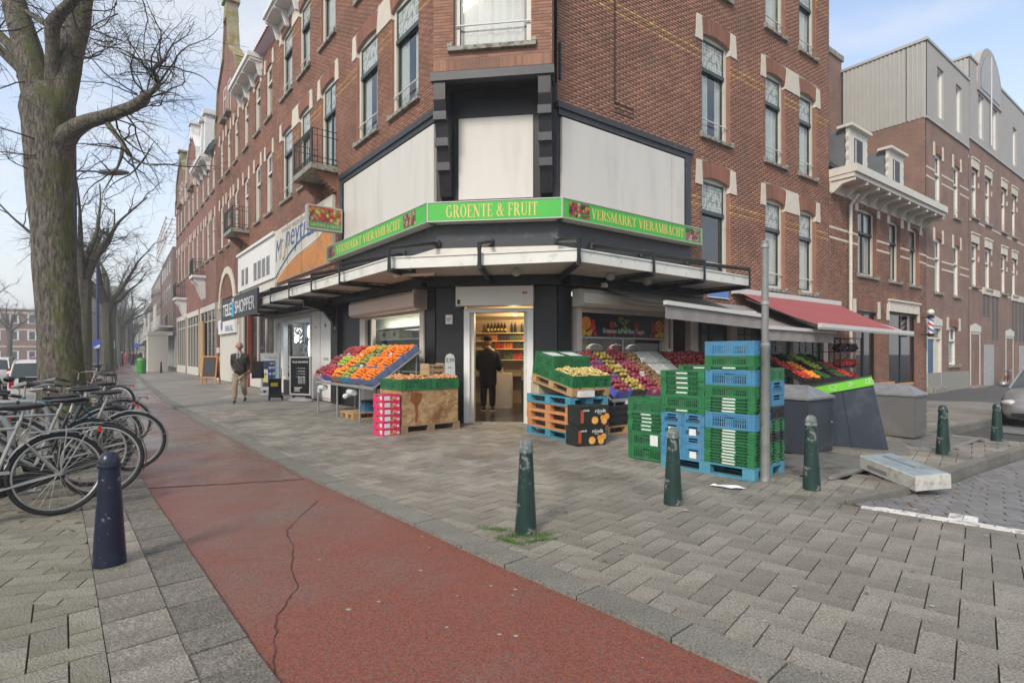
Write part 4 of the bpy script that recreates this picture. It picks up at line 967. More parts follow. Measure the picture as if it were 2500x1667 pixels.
# ------------------------------------------------------------ street block, right
m_bb = brickmat('cornice_house_brick', (.22, .10, .075), (.15, .075, .062), (.27, .25, .22))
m_bc = brickmat('tall_house_brick', (.25, .13, .088), (.19, .098, .07), (.25, .22, .2))
def xr(t, t0): return t-t0
hG = thing('corniced_house', 'low brown brick house with cream bracketed cornice, two dormers and downpipe', 'house', tuple(PR(12.02)), AR)
t0 = 12.02
opG = [(14.25-t0, 15.9-t0, 4.3, 6.75), (17.13-t0, 18.25-t0, 4.3, 6.7), (19.25-t0, 20.35-t0, 4.3, 6.7), (14.1-t0, 15.95-t0, .0, 3.0), (17.1-t0, 20.1-t0, .0, 3.1)]
facade(hG, 0, 9.15, -.4, 7.25, opG[:3], (), m_brB, ycut=None) if False else None
wallface(hG, 0, 9.15, -.5, 7.3, opG, m_mort, rmat=m_brB)
bricks(hG, 0, 9.15, -.5, 7.2, opG+[(a-.1, b+.1, d-.1, d+.4) for a, b, c, d in opG[:3]]+[(opG[3][0]-.1, opG[3][1]+.1, 2.9, 3.4), (17.0-t0, 20.2-t0, 3.0, 3.4), (2.6-.0, 2.61, 0, 0)], m_brB, (5.35, 5.7))
for k, (a, b, c, d) in enumerate(opG[:3]):
    window(hG, a, c, b-a, d-c, 'green', rail=.36, lead=False, bar=False, curt=.5, mull=(k == 0), sm=m_blackp, fr=.10); arch(hG, a-.02, b+.02, d, h=.36)
    stoneblock(hG, a-.14, d-.2, d+.4, .26, .2); stoneblock(hG, b+.14, d-.2, d+.4, .26, .2)
for z in (5.35, 5.7):
    xs = [0, 2.23, 3.88, 5.11, 6.23, 7.23, 8.33, 9.15]
    for i in range(0, 8, 2): MB().box(xs[i], xs[i+1], -.012, -.002, z-.035, z+.035).build('white_band', m_stone, hG)
# dark glazed shop door and barber window
for a, b, zt, n in ((opG[3][0], opG[3][1], 3.0, 2), (opG[4][0], opG[4][1], 3.1, 2)):
    o = MB().box(a, b, .1, .17, zt-.1, zt).box(a, a+.08, .1, .17, -.4, zt-.1).box(b-.08, b, .1, .17, -.4, zt-.1).box((a+b)/2-.04, (a+b)/2+.04, .1, .17, -.4, zt-.1).box(a+.08, b-.08, .1, .16, -.4, .1).box(a+.08, b-.08, .1, .16, 2.25, 2.33).build('black_shopfront', m_blackp, hG)
    MB().box(a+.08, b-.08, .13, .135, .1, zt-.1).build('pane', glassmat('dark_glass', (.25, .28, .28), .12), o)
arch(hG, opG[3][0]-.02, opG[3][1]+.02, 3.05, h=.36)
MB().box(17.0-t0, 20.2-t0, -.06, .1, 3.1, 3.5).box(16.95-t0, 20.25-t0, -.12, .1, 3.5, 3.57).build('stone_lintel', m_stone, hG)
for x in (opG[3][0]-.14, opG[3][1]+.14, opG[4][0]-.14, opG[4][1]+.14): stoneblock(hG, x, 2.75, 3.4, .26, .2)
MB().box(0, 9.1, 1.0, 1.05, -.4, 7.2).build('inner_wall', m_dark, hG)
cornice(hG, -.03, 8.85, 7.02, .85, 10, m_cream, .56)
tileroof(hG, 0, 9.15, -.1, 7.6, 3.4, 10.9, m_tileG)
MB().box(0, 9.15, 3.3, 3.6, 10.6, 11.0).build('ridge_board', m_cream, hG)
mb = MB(); mb.tube([(1.4, -.1, -.3), (1.4, -.1, 6.6), (1.4, -.35, 6.95)], .055, 10); mb.build('downpipe', m_cream, hG)
for z in (1.8, 3.9, 5.6): MB().tube([(1.4, -.1, z), (1.4, -.1, z+.07)], .07, 10).build('pipe_collar', m_cream, hG)
for x in (1.45, 4.95):
    d_ = MB().box(x, x+1.35, .05, 3.0, 7.6, 9.35).build('dormer', m_zinc, hG)
    mb = MB(); pts = [(x-.12+(.05 if k % 2 else 0), 7.7+1.65*k/10) for k in range(11)]; pr = [(x+1.47-(.05 if k % 2 else 0), 7.7+1.65*k/10) for k in range(11)]
    mb.prism(pr[::1]+pts[::-1], .1, off=-.06) ; mb.box(x-.18, x+1.53, -.2, .3, 9.35, 9.45); mb.build('dormer_front', m_cream, d_)
    MB().box(x+.34, x+1.01, -.075, -.062, 8.0, 9.05).build('dormer_pane', m_blackp, d_); MB().box(x+.40, x+.46, -.085, -.075, 8.05, 9.0).build('dormer_sash', m_cream, d_)
# barber pole on the corniced house
t = thing('barber_pole', 'striped barber pole with white globe beside the dark shop window', 'barber pole', tuple(PR(20.55, .35)), AR)
MB().lathe([(.09, 2.18), (.13, 2.22), (.13, 2.3)], 14).lathe([(.13, 2.95), (.13, 3.03), (.07, 3.08)], 14).box(-.02, .02, 0, .36, 2.24, 2.28).box(-.02, .02, 0, .36, 2.97, 3.01).build('end_caps', m_blackp, t)
mb = MB(); nn = 24; kk = 18
for i in range(kk):
    for j in range(nn):
        a0, a1 = 2*PI*j/nn, 2*PI*(j+1)/nn; z0, z1 = 2.3+.65*i/kk, 2.3+.65*(i+1)/kk; mb.mi = (0, 0, 1, 1, 0, 0, 2, 2)[(j//1+i*2) % 24 // 3]
        mb.quad((.1*math.cos(a0), .1*math.sin(a0), z0), (.1*math.cos(a1), .1*math.sin(a1), z0), (.1*math.cos(a1), .1*math.sin(a1), z1), (.1*math.cos(a0), .1*math.sin(a0), z1))
mb.build('striped_cylinder', [m_white, M('stripe_red', (.5, .04, .03), .3), M('stripe_blue', (.05, .12, .4), .3)], t)
MB().ball((0, 0, 3.2), .13, 16, 10).build('globe', m_white, t, smooth=True)
# tall houses with grey top storeys
m_corr = M('corrugated_sheet', (.40, .39, .36), .5, var=.06, ns=1); m_plas = M('grey_render', (.37, .355, .335), .8, var=.06, ns=1.2)
def tall(label, ta, tb, zb, ztop, wins, t2, lint='arch', name='tall_house', seed=0):
    h = thing(name, label, 'house', tuple(PR(ta)), AR); L = tb-ta
    fl = ((4.2, 6.65), (7.95, 10.45)) if lint == 'arch' else ((4.9, 7.1), (8.4, 10.9))
    ops = [(a-ta, b-ta, c, d) for a, b in wins for c, d in fl]
    gr = []
    if lint == 'arch': gr = [(.05, 1.95, 0, 2.75), (3.0, 4.4, .9, 2.75)]
    wallface(h, 0, L, -.6, zb, ops+gr, m_bc, rmat=m_bc, reveal=.15)
    for a, b, c, d in ops:
        window(h, a, c, b-a, d-c, 'white', rail=.36, lead=False, bar=(c > 7), curt=1., fm=m_white, sm=m_white, y=.08, fr=.095)
        if lint == 'arch': arch(h, a-.02, b+.02, d, h=.3, n=8); stoneblock(h, a-.13, d-.2, d+.42, .22, .16); stoneblock(h, b+.13, d-.2, d+.42, .22, .16)
        else: MB().box(a-.1, b+.1, -.05, .05, d, d+.42).box(a-.14, b+.14, -.09, .05, d+.42, d+.5).build('stone_lintel', m_stone, h); MB().box(b+.02, b+.16, -.03, .03, d-.9, d-.65).box(b+.02, b+.16, -.03, .03, d-.3, d).build('stone_quoin', m_stone, h)
    zs = (5.3, 5.65, 9.2, 9.6) if lint == 'arch' else (4.75, 8.2)
    for z in zs:
        mb = MB(); cur = 0
        for a, b, c, d in sorted([o for o in ops if o[2]-.3 < z < o[3]]):
            MB().box(cur, a-(0 if lint == 'arch' else .1), -.012, -.002, z-.04, z+.04).build('stone_band', m_stone, h); cur = b+(0 if lint == 'arch' else .1)
        MB().box(cur, L, -.012, -.002, z-.04, z+.04).build('stone_band', m_stone, h)
    MB().box(0, L, .9, .95, -.4, zb).build('inner_wall', m_dark, h)
    MB().box(-.02, .0, .02, 3.2, -.4, zb).build('side_wall', m_bc, h)
    # set-on storey
    wallface(h, -.02, L, zb, ztop, [(a-ta, b-ta, zb+.35, zb+2.6) for a, b in t2], m_plas, 'upper_storey', .12, -.03, rmat=m_plas)
    for a, b in t2: w_ = window(h, a-ta, zb+.35, b-a, 2.25, 'white', rail=0, lead=False, bar=False, sill=False, curt=1., fm=m_white, sm=m_white, fr=.07); w_.location.y = -.08
    MB().box(-.02, L, .7, .75, zb, ztop).build('inner_wall', m_dark, h)
    mb = MB(); n = 38
    for i in range(n):
        ya, yb = .0+3.3*i/n, .0+3.3*(i+1)/n; q = -.06 if i % 2 else -.02
        mb.box(q, .0-.015, ya, yb, zb, ztop-.02)
    mb.build('corrugated_side', m_corr, h)
    MB().box(-.1, L, -.08, 8, ztop, ztop+.12).box(-.1, L, -.07, .0, zb-.08, zb).build('roof_edge', m_alu, h)
    return h
hH = tall('tall brick house with blue door under a grey corrugated rooftop storey', 21.2, 27.2, 11.75, 15.05, [(22.3, 23.2), (24.9, 25.8)], [(22.5, 23.4), (25.1, 26.0)])
hI = tall('tall brick house with cream lintels and an arched rooftop window', 27.25, 44, 12.3, 16.3, [(27.75, 28.75), (30.1, 31.15), (33.3, 34.3), (35.6, 36.6), (38.6, 39.7), (42., 43.)], [(28.7, 29.7), (31.3, 32.3), (35.6, 36.5), (38.5, 39.4)], 'flat')
# arched top window
mb = MB(); mb.prism([(1.2, 15.0)]+[(3.4-2.3*math.cos(PI*k/12), 15.4+2.3*math.sin(PI*k/12)) for k in range(0, 13)]+[(5.7, 15.0)], .3, off=-.1); mb.build('arched_dormer', m_plas, hI)
mb = MB(); mb.prism([(1.6, 15.2)]+[(3.4-1.9*math.cos(PI*k/12), 15.4+1.9*math.sin(PI*k/12)) for k in range(1, 12)]+[(5.2, 15.2)], .02, off=-.125); mb.build('arched_pane', M('grey_pane', (.14, .14, .15), .15), hI)
MB().box(3.36, 3.44, -.16, -.126, 12.6, 17.3).build('pane_mullion', m_white, hI)
# ground floor of the two tall houses
def bluedoor(h, x, z0=0., w=1.9, c=(.02, .08, .18)):
    o = MB().box(x, x+.1, -.02, .14, z0, z0+2.7).box(x+w-.1, x+w, -.02, .14, z0, z0+2.7).box(x+.1, x+w-.1, -.02, .14, z0+2.6, z0+2.7).box(x+.1, x+w-.1, .0, .12, z0+2.12, z0+2.2).box(x+w*.55, x+w*.62, .0, .12, z0, z0+2.12).build('door_frame', m_cream, h)
    MB().box(x+.1, x+w*.55, .06, .1, z0, z0+2.12).build('door', M('door_blue%d' % int(c[1]*100), c, .4), h)
    MB().box(x+w*.62, x+w-.1, .08, .1, z0, z0+2.12).build('side_panel', m_cream, h); MB().box(x+.1, x+w-.1, .08, .09, z0+2.2, z0+2.6).build('pane', m_glass, h)
    MB().box(x-.1, x+w+.1, -.25, .05, z0-.5, z0-.02).build('door_step', m_sill, h)
    MB().prism([(x, z0+2.72), (x+w, z0+2.72), (x+w, z0+3.0), (x+w*.5, z0+3.15), (x, z0+3.0)], .1, off=-.05).build('door_lintel', m_cream, h)
bluedoor(hH, .05, -.02)
w_ = window(hH, 3.0, .9, 1.4, 1.85, 'white', rail=.36, lead=False, bar=False, curt=.5, fm=m_white, sm=m_white, mull=True)
arch(hH, 2.98, 4.42, 2.75, h=.34)
for x in (2.82, 4.55): stoneblock(hH, x, 2.55, 3.15, .28, .2)
MB().box(.0, 6.0, -.02, .0, -.6, .6).build('plinth', M('grey_plinth', (.27, .26, .235), .85, var=.15), hH); 
bluedoor(hI, .2, -.15, 1.7, (.03, .09, .20)); bluedoor(hI, 6.9, -.25, 1.7, (.03, .09, .20))
[MB().box(a, b, -.03, .0, -.4, 1.95).build('garage_door', M('pale_door', (.36, .36, .35), .7), hI) for a, b in ((2.6, 4.4), (10, 11.5))]
for x in (2.3, 4.0, 8.2, 9.9):
    for dx in (0, .75): 
        MB().box(x+dx+.1, x+dx+.62, -.002, .1, 3.4 if x in (2.3, 8.6) else 2.2, 4.6).build('narrow_niche', m_dark, hI); MB().box(x+dx, x+dx+.72, -.06, .05, 4.6, 4.95).build('niche_lintel', m_stone, hI)
# chimney block and gap wall behind the corniced house
t = thing('chimney_block', 'broad brick chimney block rising behind the corniced house', 'chimney', tuple(PR(17.5, -3.4)), AR)
MB().box(-1, 6.9-3.2, 0, .9, 6, 15.6).build('stack', m_bc, t); MB().box(-1.1, 6.9-3.1, -.08, 1.0, 15.6, 15.85).build('cap', m_sill, t)
for x in (.3, 1.6, 2.7): MB().lathe([(.16, 15.85), (.14, 16.2), (.2, 16.25)], 12, (x, .45)).build('chimney_pot', M('clay_pot', (.10, .085, .075), .8), t)

def flatten(fr, to):
    for o in (fr, to):
        o.matrix_basis
    M_ = Matrix.LocRotScale(fr.location, fr.rotation_euler, None)
    T_i = Matrix.LocRotScale(to.location, to.rotation_euler, None).inverted()
    for c in list(fr.children):
        m = T_i @ M_ @ c.matrix_basis; c.parent = to; c.matrix_basis = m
    bpy.data.objects.remove(fr)
# ------------------------------------------------------------ ground floor of the corner shop
m_pink = M('warm_white_paint', (.56, .50, .45), .5, var=.06, ns=3, dirt=(.42, .36, .31), ds=4, dk=(.6, .8))
m_shut = M('shutter_white', (.70, .67, .62), .45, var=.04, ns=2, dirt=(.5, .46, .4), ds=3, dk=(.6, .85))
m_floor = M('shop_floor', (.06, .055, .05), .25, var=.3, ns=2, spec=.6)
m_inw = M('shop_wall_cream', (.50, .40, .27), .8, var=.1, ns=2)
m_shelf = M('shelf_cream', (.62, .52, .38), .5, var=.08)
m_wood = M('pallet_wood', (.42, .26, .12), .8, var=.25, ns=8, objr=.14, isl=.1, bump=.3, bs=40)
MB().box(0, .60, -.05, .15, 0, 3.2).box(2.03, WC, -.05, .15, 0, 3.2).box(.60, 2.03, -.05, .15, 2.80, 3.2).build('black_pilaster', m_blackp, fC)
MB().box(.60, .72, -.12, .10, 0, 2.36).box(1.91, 2.03, -.12, .10, 0, 2.36).box(.72, 1.91, -.12, .10, 2.28, 2.36).build('door_frame', m_white, fC)
MB().box(.72, .80, -.04, .10, 0, 2.28).box(1.83, 1.91, -.04, .10, 0, 2.28).build('door_jamb', m_cream, fC)
sb = MB().box(.50, 2.04, -.36, -.05, 2.40, 2.78).box(.49, .52, -.37, -.04, 2.39, 2.79).box(2.02, 2.05, -.37, -.04, 2.39, 2.79).build('shutter_box', m_shut, fC)
MB().box(.52, .58, -.372, -.362, 2.43, 2.52).build('key_switch', m_blackp, fC); MB().box(1.84, 1.94, -.364, -.361, 2.62, 2.66).build('maker_plate', M('plate_red', (.45, .12, .1), .5), fC)
MB().box(.20, .345, -.062, -.05, 2.05, 2.24).build('number_plate', m_white, fC); text('73', .07, .07, m_blackp, fC, 'house_number', (.215, -.063, 2.10)); text('B', .025, .035, m_blackp, fC, 'house_number', (.295, -.063, 2.15))
MB().box(.6, 2.03, -.14, .2, -.02, .012).build('door_sill', m_sill, fC)
# shop room
room = thing('shop_interior', 'warm lit shop room with shelves and counter seen through the corner door', 'shop room', tuple(OL), AC)
MB().box(-1.5, 4.1, .16, 4.6, -.02, .004).build('shop_floor', m_floor, room)
MB().quad((-1.5, 4.6, 0), (4.1, 4.6, 0), (4.1, 4.6, 2.75), (-1.5, 4.6, 2.75)).build('back_wall', m_inw, room)
MB().quad((.05, .18, 2.72), (2.4, .18, 2.72), (4.1, 4.6, 2.72), (-1.5, 4.6, 2.72)).box(-1.3, 3.8, 3.0, 3.1, 2.42, 2.71).build('ceiling', m_inw, room)
MB().quad((.45, .18, 0), (-1.5, 4.6, 0), (-1.5, 4.6, 2.75), (.45, .18, 2.75)).quad((2.15, .18, 0), (4.1, 4.6, 0), (4.1, 4.6, 2.75), (2.15, .18, 2.75)).build('side_wall', m_inw, room)
SH = (2.02, 1.80, 1.58, 1.28)
for z in SH: MB().box(-1.2, 3.6, 3.75, 4.1, z-.025, z).build('shelf', m_shelf, room)
MB().box(-1.2, 3.6, 4.1, 4.14, .8, 2.4).build('shelf_back', m_inw, room)
MB().box(.35, 1.12, 3.1, 3.5, .0, .92).build('counter', m_white, room)
MB().box(1.5, 3.3, 2.3, 2.9, .0, .78).build('counter_base', M('dark_green_cabinet', (.012, .03, .018), .3), room)
for x in (1.92, 2.34, 2.76): MB().box(x, x+.015, 2.27, 2.3, .1, .6).build('cabinet_handle', m_alu, room)
MB().box(1.5, 3.3, 2.3, 2.34, .78, 1.32).build('display_glass', m_glassd, room); MB().box(1.5, 3.3, 2.28, 2.9, .80, .84).box(1.5, 3.3, 2.28, 2.9, 1.32, 1.35).box(1.5, 3.3, 2.3, 2.9, 1.04, 1.055).build('display_case', m_shelf, room)
MB().box(1.5, 3.3, 2.26, 2.29, .80, .88).build('case_front', m_alu, room)
m_food = multimat('counter_food', [(.5, .2, .05), (.55, .4, .2), (.35, .08, .03), (.5, .45, .3), (.2, .15, .06)], 22)
MB().box(1.6, 3.2, 2.4, 2.8, .84, .9).build('food_tray', m_food, room)
for i in range(6): MB().lathe([(.03, .92), (.035, .92), (.04, 1.06), (.03, 1.06)], 10, (.42+.09*i, 3.2)).build('tin_canister', m_alu, room)
for i, x in enumerate((1.3,)):
    lp = thing('ceiling_spot', 'small lit ceiling spot inside the shop door', 'lamp', tuple(OL+DC*x-NC*2.7), AC)
    MB().lathe([(.05, 2.405), (.05, 2.42)], 14).build('lamp_disc', M('lamp_glow', (1, .78, .45), emit=14), lp)
for i, (x, y_, e) in enumerate(((1.3, 2.4, 26), (1.9, 3.4, 30))):
    L_ = bpy.data.lights.new('shop_lamp', 'POINT'); L_.energy = e; L_.color = (1, .72, .40); L_.shadow_soft_size = .12
    o = bpy.data.objects.new('shop_lamp', L_); COL.objects.link(o); p = OL+DC*x-NC*y_; o.location = (p.x, p.y, 2.3)
# bottles and juice packs on the shelves
bot_m = [M('cola_dark', (.015, .01, .01), .15), M('bottle_teal', (.01, .035, .04), .15), M('bottle_red', (.30, .05, .03), .3), M('label_yellow', (.5, .38, .06), .5), M('juice_orange', (.55, .16, .03), .4), M('juice_dark', (.05, .04, .05), .4), M('juice_green', (.06, .12, .05), .4), M('juice_red', (.42, .05, .03), .4)]
bd = [MB().lathe([(.038, 0), (.04, .02), (.04, .13), (.034, .15), (.038, .19), (.013, .25), (.014, .28)], 8).mesh('bottle', m, True) for m in bot_m[:3]]
lab = MB().lathe([(.0412, .06), (.0412, .12)], 8).mesh('bottle_label', bot_m[3], True)
pk = [MB().box(-.035, .035, -.03, .03, 0, .15).box(-.012, .012, -.012, .012, .15, .17).mesh('juice_pack', m) for m in bot_m[4:]]
NTH = 'first second third fourth fifth sixth seventh eighth ninth tenth eleventh twelfth thirteenth fourteenth fifteenth sixteenth seventeenth eighteenth nineteenth twentieth twenty-first twenty-second twenty-third twenty-fourth twenty-fifth'.split()
def inroom(x, y, z): p = OL+DC*x-NC*y; return (p.x, p.y, z)
for k in range(22):
    x = .38+k*.095
    if k in (6, 9): continue
    s = 0 if k < 6 else (1 if k < 11 else 2)
    if k < 19 or k > 20:
        b_ = ob('bottle', bd[s], None, inroom(x, 3.85, SH[0]), AC); nm = ('dark cola bottle with yellow label', 'dark teal bottle', 'red sauce bottle')[s]
        tag(b_, nm+', '+NTH[k]+' from the left on the top shop shelf', 'bottle', 'bottles on the top shelf of the shop')
        if s == 0: ob('label', lab, b_)
for r, z in enumerate(SH[1:]):
    for k in range(25 if r < 2 else 12):
        x = .36+k*.085; m = pk[(k//(3 if r else 4)+r*2) % 4]
        tag(ob('juice_pack', m, None, inroom(x, 3.84, z), AC), ('orange', 'dark', 'green', 'red')[(k//(3 if r else 4)+r*2) % 4]+' drink carton, '+NTH[k]+' along the '+('second', 'third', 'fourth')[r]+' shelf down', 'carton', 'drink cartons on the shop shelves')
# left shop window
MB().box(-5.4, -3.95, -.02, .15, 0, 3.2).box(-.44, 0, -.05, .15, 0, 3.2).box(-3.95, -.44, -.02, .15, 2.62, 3.2).build('black_pilaster', m_blackp, fL)
MB().box(-3.95, -3.62, -.06, .12, 0, 2.4).box(-.62, -.44, -.08, .12, 0, 2.5).box(-3.62, -.62, -.05, .1, .0, .55).box(-3.62, -.62, -.05, .1, 2.32, 2.4).box(-3.3, -3.24, -.03, .08, .55, 2.32).build('shop_window_frame', m_pink, fL)
MB().box(-3.62, -3.32, .02, .06, .55, 2.32).build('black_strip', m_blackp, fL); MB().box(-3.24, -.62, .02, .026, .55, 2.32).build('pane', m_glassd, fL)
MB().prism([(-.05, 2.62), (-.05, 2.78), (-.30, 2.78), (-.36, 2.70), (-.36, 2.44), (-.28, 2.38), (-.05, 2.38)], 3.62, Matrix(((0, 1, 0, -3.95), (1, 0, 0, 0), (0, 0, 1, 0), (0, 0, 0, 1)))).box(-.36, -.33, -.38, -.04, 2.37, 2.79).build('shutter_box', M('shutter_pink', (.62, .50, .42), .45, var=.04, dirt=(.5, .40, .33), ds=3, dk=(.6, .85)), fL)
for z in (1.15, 1.3, 1.45): MB().box(-3.84, -3.76, -.075, -.06, z, z+.1).build('switch', m_white, fL)
wl = thing('shop_window_display', 'pale display shelves with fruit boxes behind the left shop window', 'shelves', tuple(OL), AL)
MB().box(-7.5, -.5, .78, .82, .3, 2.5).build('display_back', M('display_grey', (.36, .38, .33), .8, var=.2), wl); MB().box(-7.5, -.5, .2, .8, .28, .3).box(-7.5, -.5, .2, .8, 2.5, 2.52).build('display_box', M('display_grey2', (.35, .36, .32), .8), wl)
for z in (1.0, 1.42, 1.80, 2.08): MB().box(-4.4, -1.0, .22, .74, z-.02, z).build('shelf', m_white, wl)
for z, c, nm, x in ((1.80, (.45, .44, .36), 'white', -2.2), (1.42, (.5, .38, .05), 'yellow', -1.9)):
    for q in range(2):
        b_ = MB().box(0, .55, 0, .35, 0, .22).build('fruit_carton', M('carton_'+nm, c, .7), None, tuple(PL(-x-.6*q+1.2, -.25, z)), AL); tag(b_, nm+' fruit carton on the display shelf, '+('left' if q == 0 else 'right')+' of two', 'carton', 'fruit cartons behind the left window')
        mb = MB(); mb.lathe([(.001, -.002), (.09, -.002), (.09, .0)], 14); mb.v = [(.28+a, c_, .12+b*.7) for a, b, c_ in mb.v]; mb.build('printed_oval', M('oval_brown', (.10, .05, .03), .6), b_)
# corner column with curved bracket holding the canopy
MB().box(-5.92, -5.40, -.14, .1, 0, 3.0).build('black_column', m_blackp, fL)
mb = MB(); pr = [(-.14, 2.0), (-.20, 2.35), (-.42, 2.62), (-.80, 2.74), (-1.0, 2.76), (-1.0, 2.95), (-.14, 2.95)]
mb.prism(pr, .16, Matrix(((0, 1, 0, -5.74), (1, 0, 0, 0), (0, 0, 1, 0), (0, 0, 0, 1)))); mb.build('column_bracket', m_blackp, fL)
MB().box(-5.72, -5.55, -.155, -.14, 2.13, 2.22).build('number_plate', m_white, fL)
# white door panels, then the phone shop window
MB().box(-8.0, -5.92, -.02, .12, 0, 3.2).build('door_surround', m_pink, fL)
for a, b in ((-7.9, -7.15), (-7.05, -6.02)):
    MB().box(a, b, -.045, -.02, .1, 2.9).build('door_panel', m_white, fL)
MB().box(-6.75, -6.35, -.06, -.045, 1.25, 1.32).build('letter_slot', m_alu, fL)
mb = MB(); mb.lathe([(.001, 0), (.13, 0), (.13, .006)], 20); mb.v = [(-6.5+a, -.046-c, .98+b) for a, b, c in mb.v]; mb.build('yellow_sticker', M('sticker_yellow', (.6, .42, .03), .5), fL)
MB().box(-6.61, -6.39, -.054, -.052, .87, .93).build('sticker_strip', m_blackp, fL); MB().box(-6.68, -6.58, -.05, -.045, 2.25, 2.36).build('small_plate', m_blackp, fL)
text('73A', .14, .06, m_blackp, fL, 'house_number', (-7.6, -.05, 2.26))
o = MB().box(-12.3, -8.0, -.03, .12, 2.62, 4.0).box(-8.12, -8.0, -.05, .12, .5, 2.62).box(-11.5, -11.15, -.05, .12, .0, 2.62).box(-12.3, -12.2, -.03, .12, 0, 2.62).box(-11.15, -8.12, -.05, .1, .5, .6).build('phone_shop_front', m_white, fL)
MB().box(-11.15, -8.0, -.04, .12, 0, .5).build('dark_plinth', m_blackp, fL)
MB().box(-11.15, -8.12, .03, .035, .6, 2.62).build('pane', m_glassd, fL)
MB().box(-10.75, -10.35, .0, .03, .62, 2.5).build('black_text_strip', m_blackp, fL); text('TELEFOONREPARATIE', 1.6, .18, m_white, fL, 'lettering', (-10.47, -.002, .75), (PI/2, -PI/2, 0))
ps = thing('phone_shop_display', 'bright display of phone accessories behind the phone shop window', 'shop display', tuple(OL), AL)
MB().box(-11.1, -8.1, .7, .74, .5, 2.6).build('display_back', M('display_blue', (.30, .36, .42), .6, var=.4, ns=3), ps)
MB().box(-11.1, -8.1, .1, .7, 2.6, 2.64).build('display_top', m_white, ps)
L_ = bpy.data.lights.new('phone_shop_lamp', 'AREA'); L_.energy = 22; L_.size = 2.2; L_.size_y = .3; L_.shape = 'RECTANGLE'; L_.color = (.85, .92, 1); o = bpy.data.objects.new('phone_shop_lamp', L_); COL.objects.link(o); p = PL(9.6, -.35, 2.55); o.location = p; o.rotation_euler = (0, 0, AL)
k = 0
for x in (-9.9, -9.45, -9.0, -8.6):
    for z in (.8, 1.12, 1.44, 1.74):
        k += 1; bx = MB().box(0, .34, 0, .08, 0, .26).build('accessory_box', M('box_teal%d' % (k % 3), ((.25, .42, .40), (.42, .46, .5), (.10, .22, .36))[k % 3], .5), ps, (x, .2, z))
        MB().tube([(.17+.07*math.cos(a), -.006, .14+.08*math.sin(a)) for a in [PI*q/6 for q in range(7)]], .016, 5).box(.08, .12, -.02, 0, .07, .16).box(.22, .26, -.02, 0, .07, .16).build('headphones_print', m_blackp, bx)
for nm_, fr_o, a_, x_, y_, z_, e_, sx_ in (('left_window_lamp', OL, AL, -2.6, .45, 2.4, 26, 3.0), ('vitrine_lamp', OR, AR, 2.0, .6, 1.74, 3, 2.2)):
    L_ = bpy.data.lights.new(nm_, 'AREA'); L_.energy = e_; L_.shape = 'RECTANGLE'; L_.size = sx_; L_.size_y = .15; L_.color = (1, .95, .85); o = bpy.data.objects.new(nm_, L_); COL.objects.link(o)
    o.location = Vector(fr_o)+Matrix.Rotation(a_, 3, 'Z') @ Vector((x_, y_, z_)); o.rotation_euler = (0, 0, a_)
led = thing('led_board', 'lit black and white LED board hanging in the phone shop window', 'LED board', tuple(PL(9.5, -.06)), AL)
MB().box(-.72, .32, 0, .04, 1.78, 2.36).build('panel', m_blackp, led)
m_ledw = M('led_white', (1, 1, 1), emit=3.0); mb = MB(); r_ = random.Random(4)
for i in range(150):
    x, z = r_.choice([(r_.uniform(-.68, .28), r_.uniform(1.8, 2.34)), (r_.uniform(-.68, -.2), r_.uniform(1.85, 2.1))]); w_ = r_.choice((.02, .035, .06)); mb.box(x, x+w_, -.006, 0, z, z+.018)
mb.build('lit_pixels', m_ledw, led)['kind'] = 'stuff'
ne = thing('neon_sign', 'lit neon letter sign with a white tail in the phone shop window', 'neon sign', tuple(PL(8.35, -.05)), AL)
for nm, c, pts in (('neon_ring', (.25, .25, 1.), [(.17*math.cos(a), 0, 2.15+.22*math.sin(a)) for a in [rad(-50+20*q) for q in range(14)]]), ('neon_tail', (1., 1., 1.), [(.08, 0, 1.9), (-.02, 0, 1.78), (-.06, 0, 1.6), (.0, 0, 1.42), (.08, 0, 1.3)]),
                   ('neon_red', (1., .08, .05), [(-.13, 0, 2.0), (-.16, 0, 2.2), (-.1, 0, 2.28)]), ('neon_yellow', (1., .7, .1), [(-.07, 0, 1.96), (-.07, 0, 2.24), (-.01, 0, 2.24), (0, 0, 2.12), (-.06, 0, 2.1)]), ('neon_blue', (.1, .7, 1.), [(.04, 0, 1.96), (.04, 0, 2.24), (.1, 0, 2.2), (.1, 0, 2.0), (.04, 0, 1.96)])):
    MB().tube([(x, -.02, z) for x, _, z in pts], .02 if nm != 'neon_tail' else .035, 6).build(nm, M(nm, c, emit=5), ne)
# inner back for the phone shop and interior darkness
MB().box(-12.3, -4.2, 1.6, 1.65, 0, 4.).box(-12.3, -4.2, .0, 1.65, 3.95, 4.0).build('inner_wall', m_dark, fL)
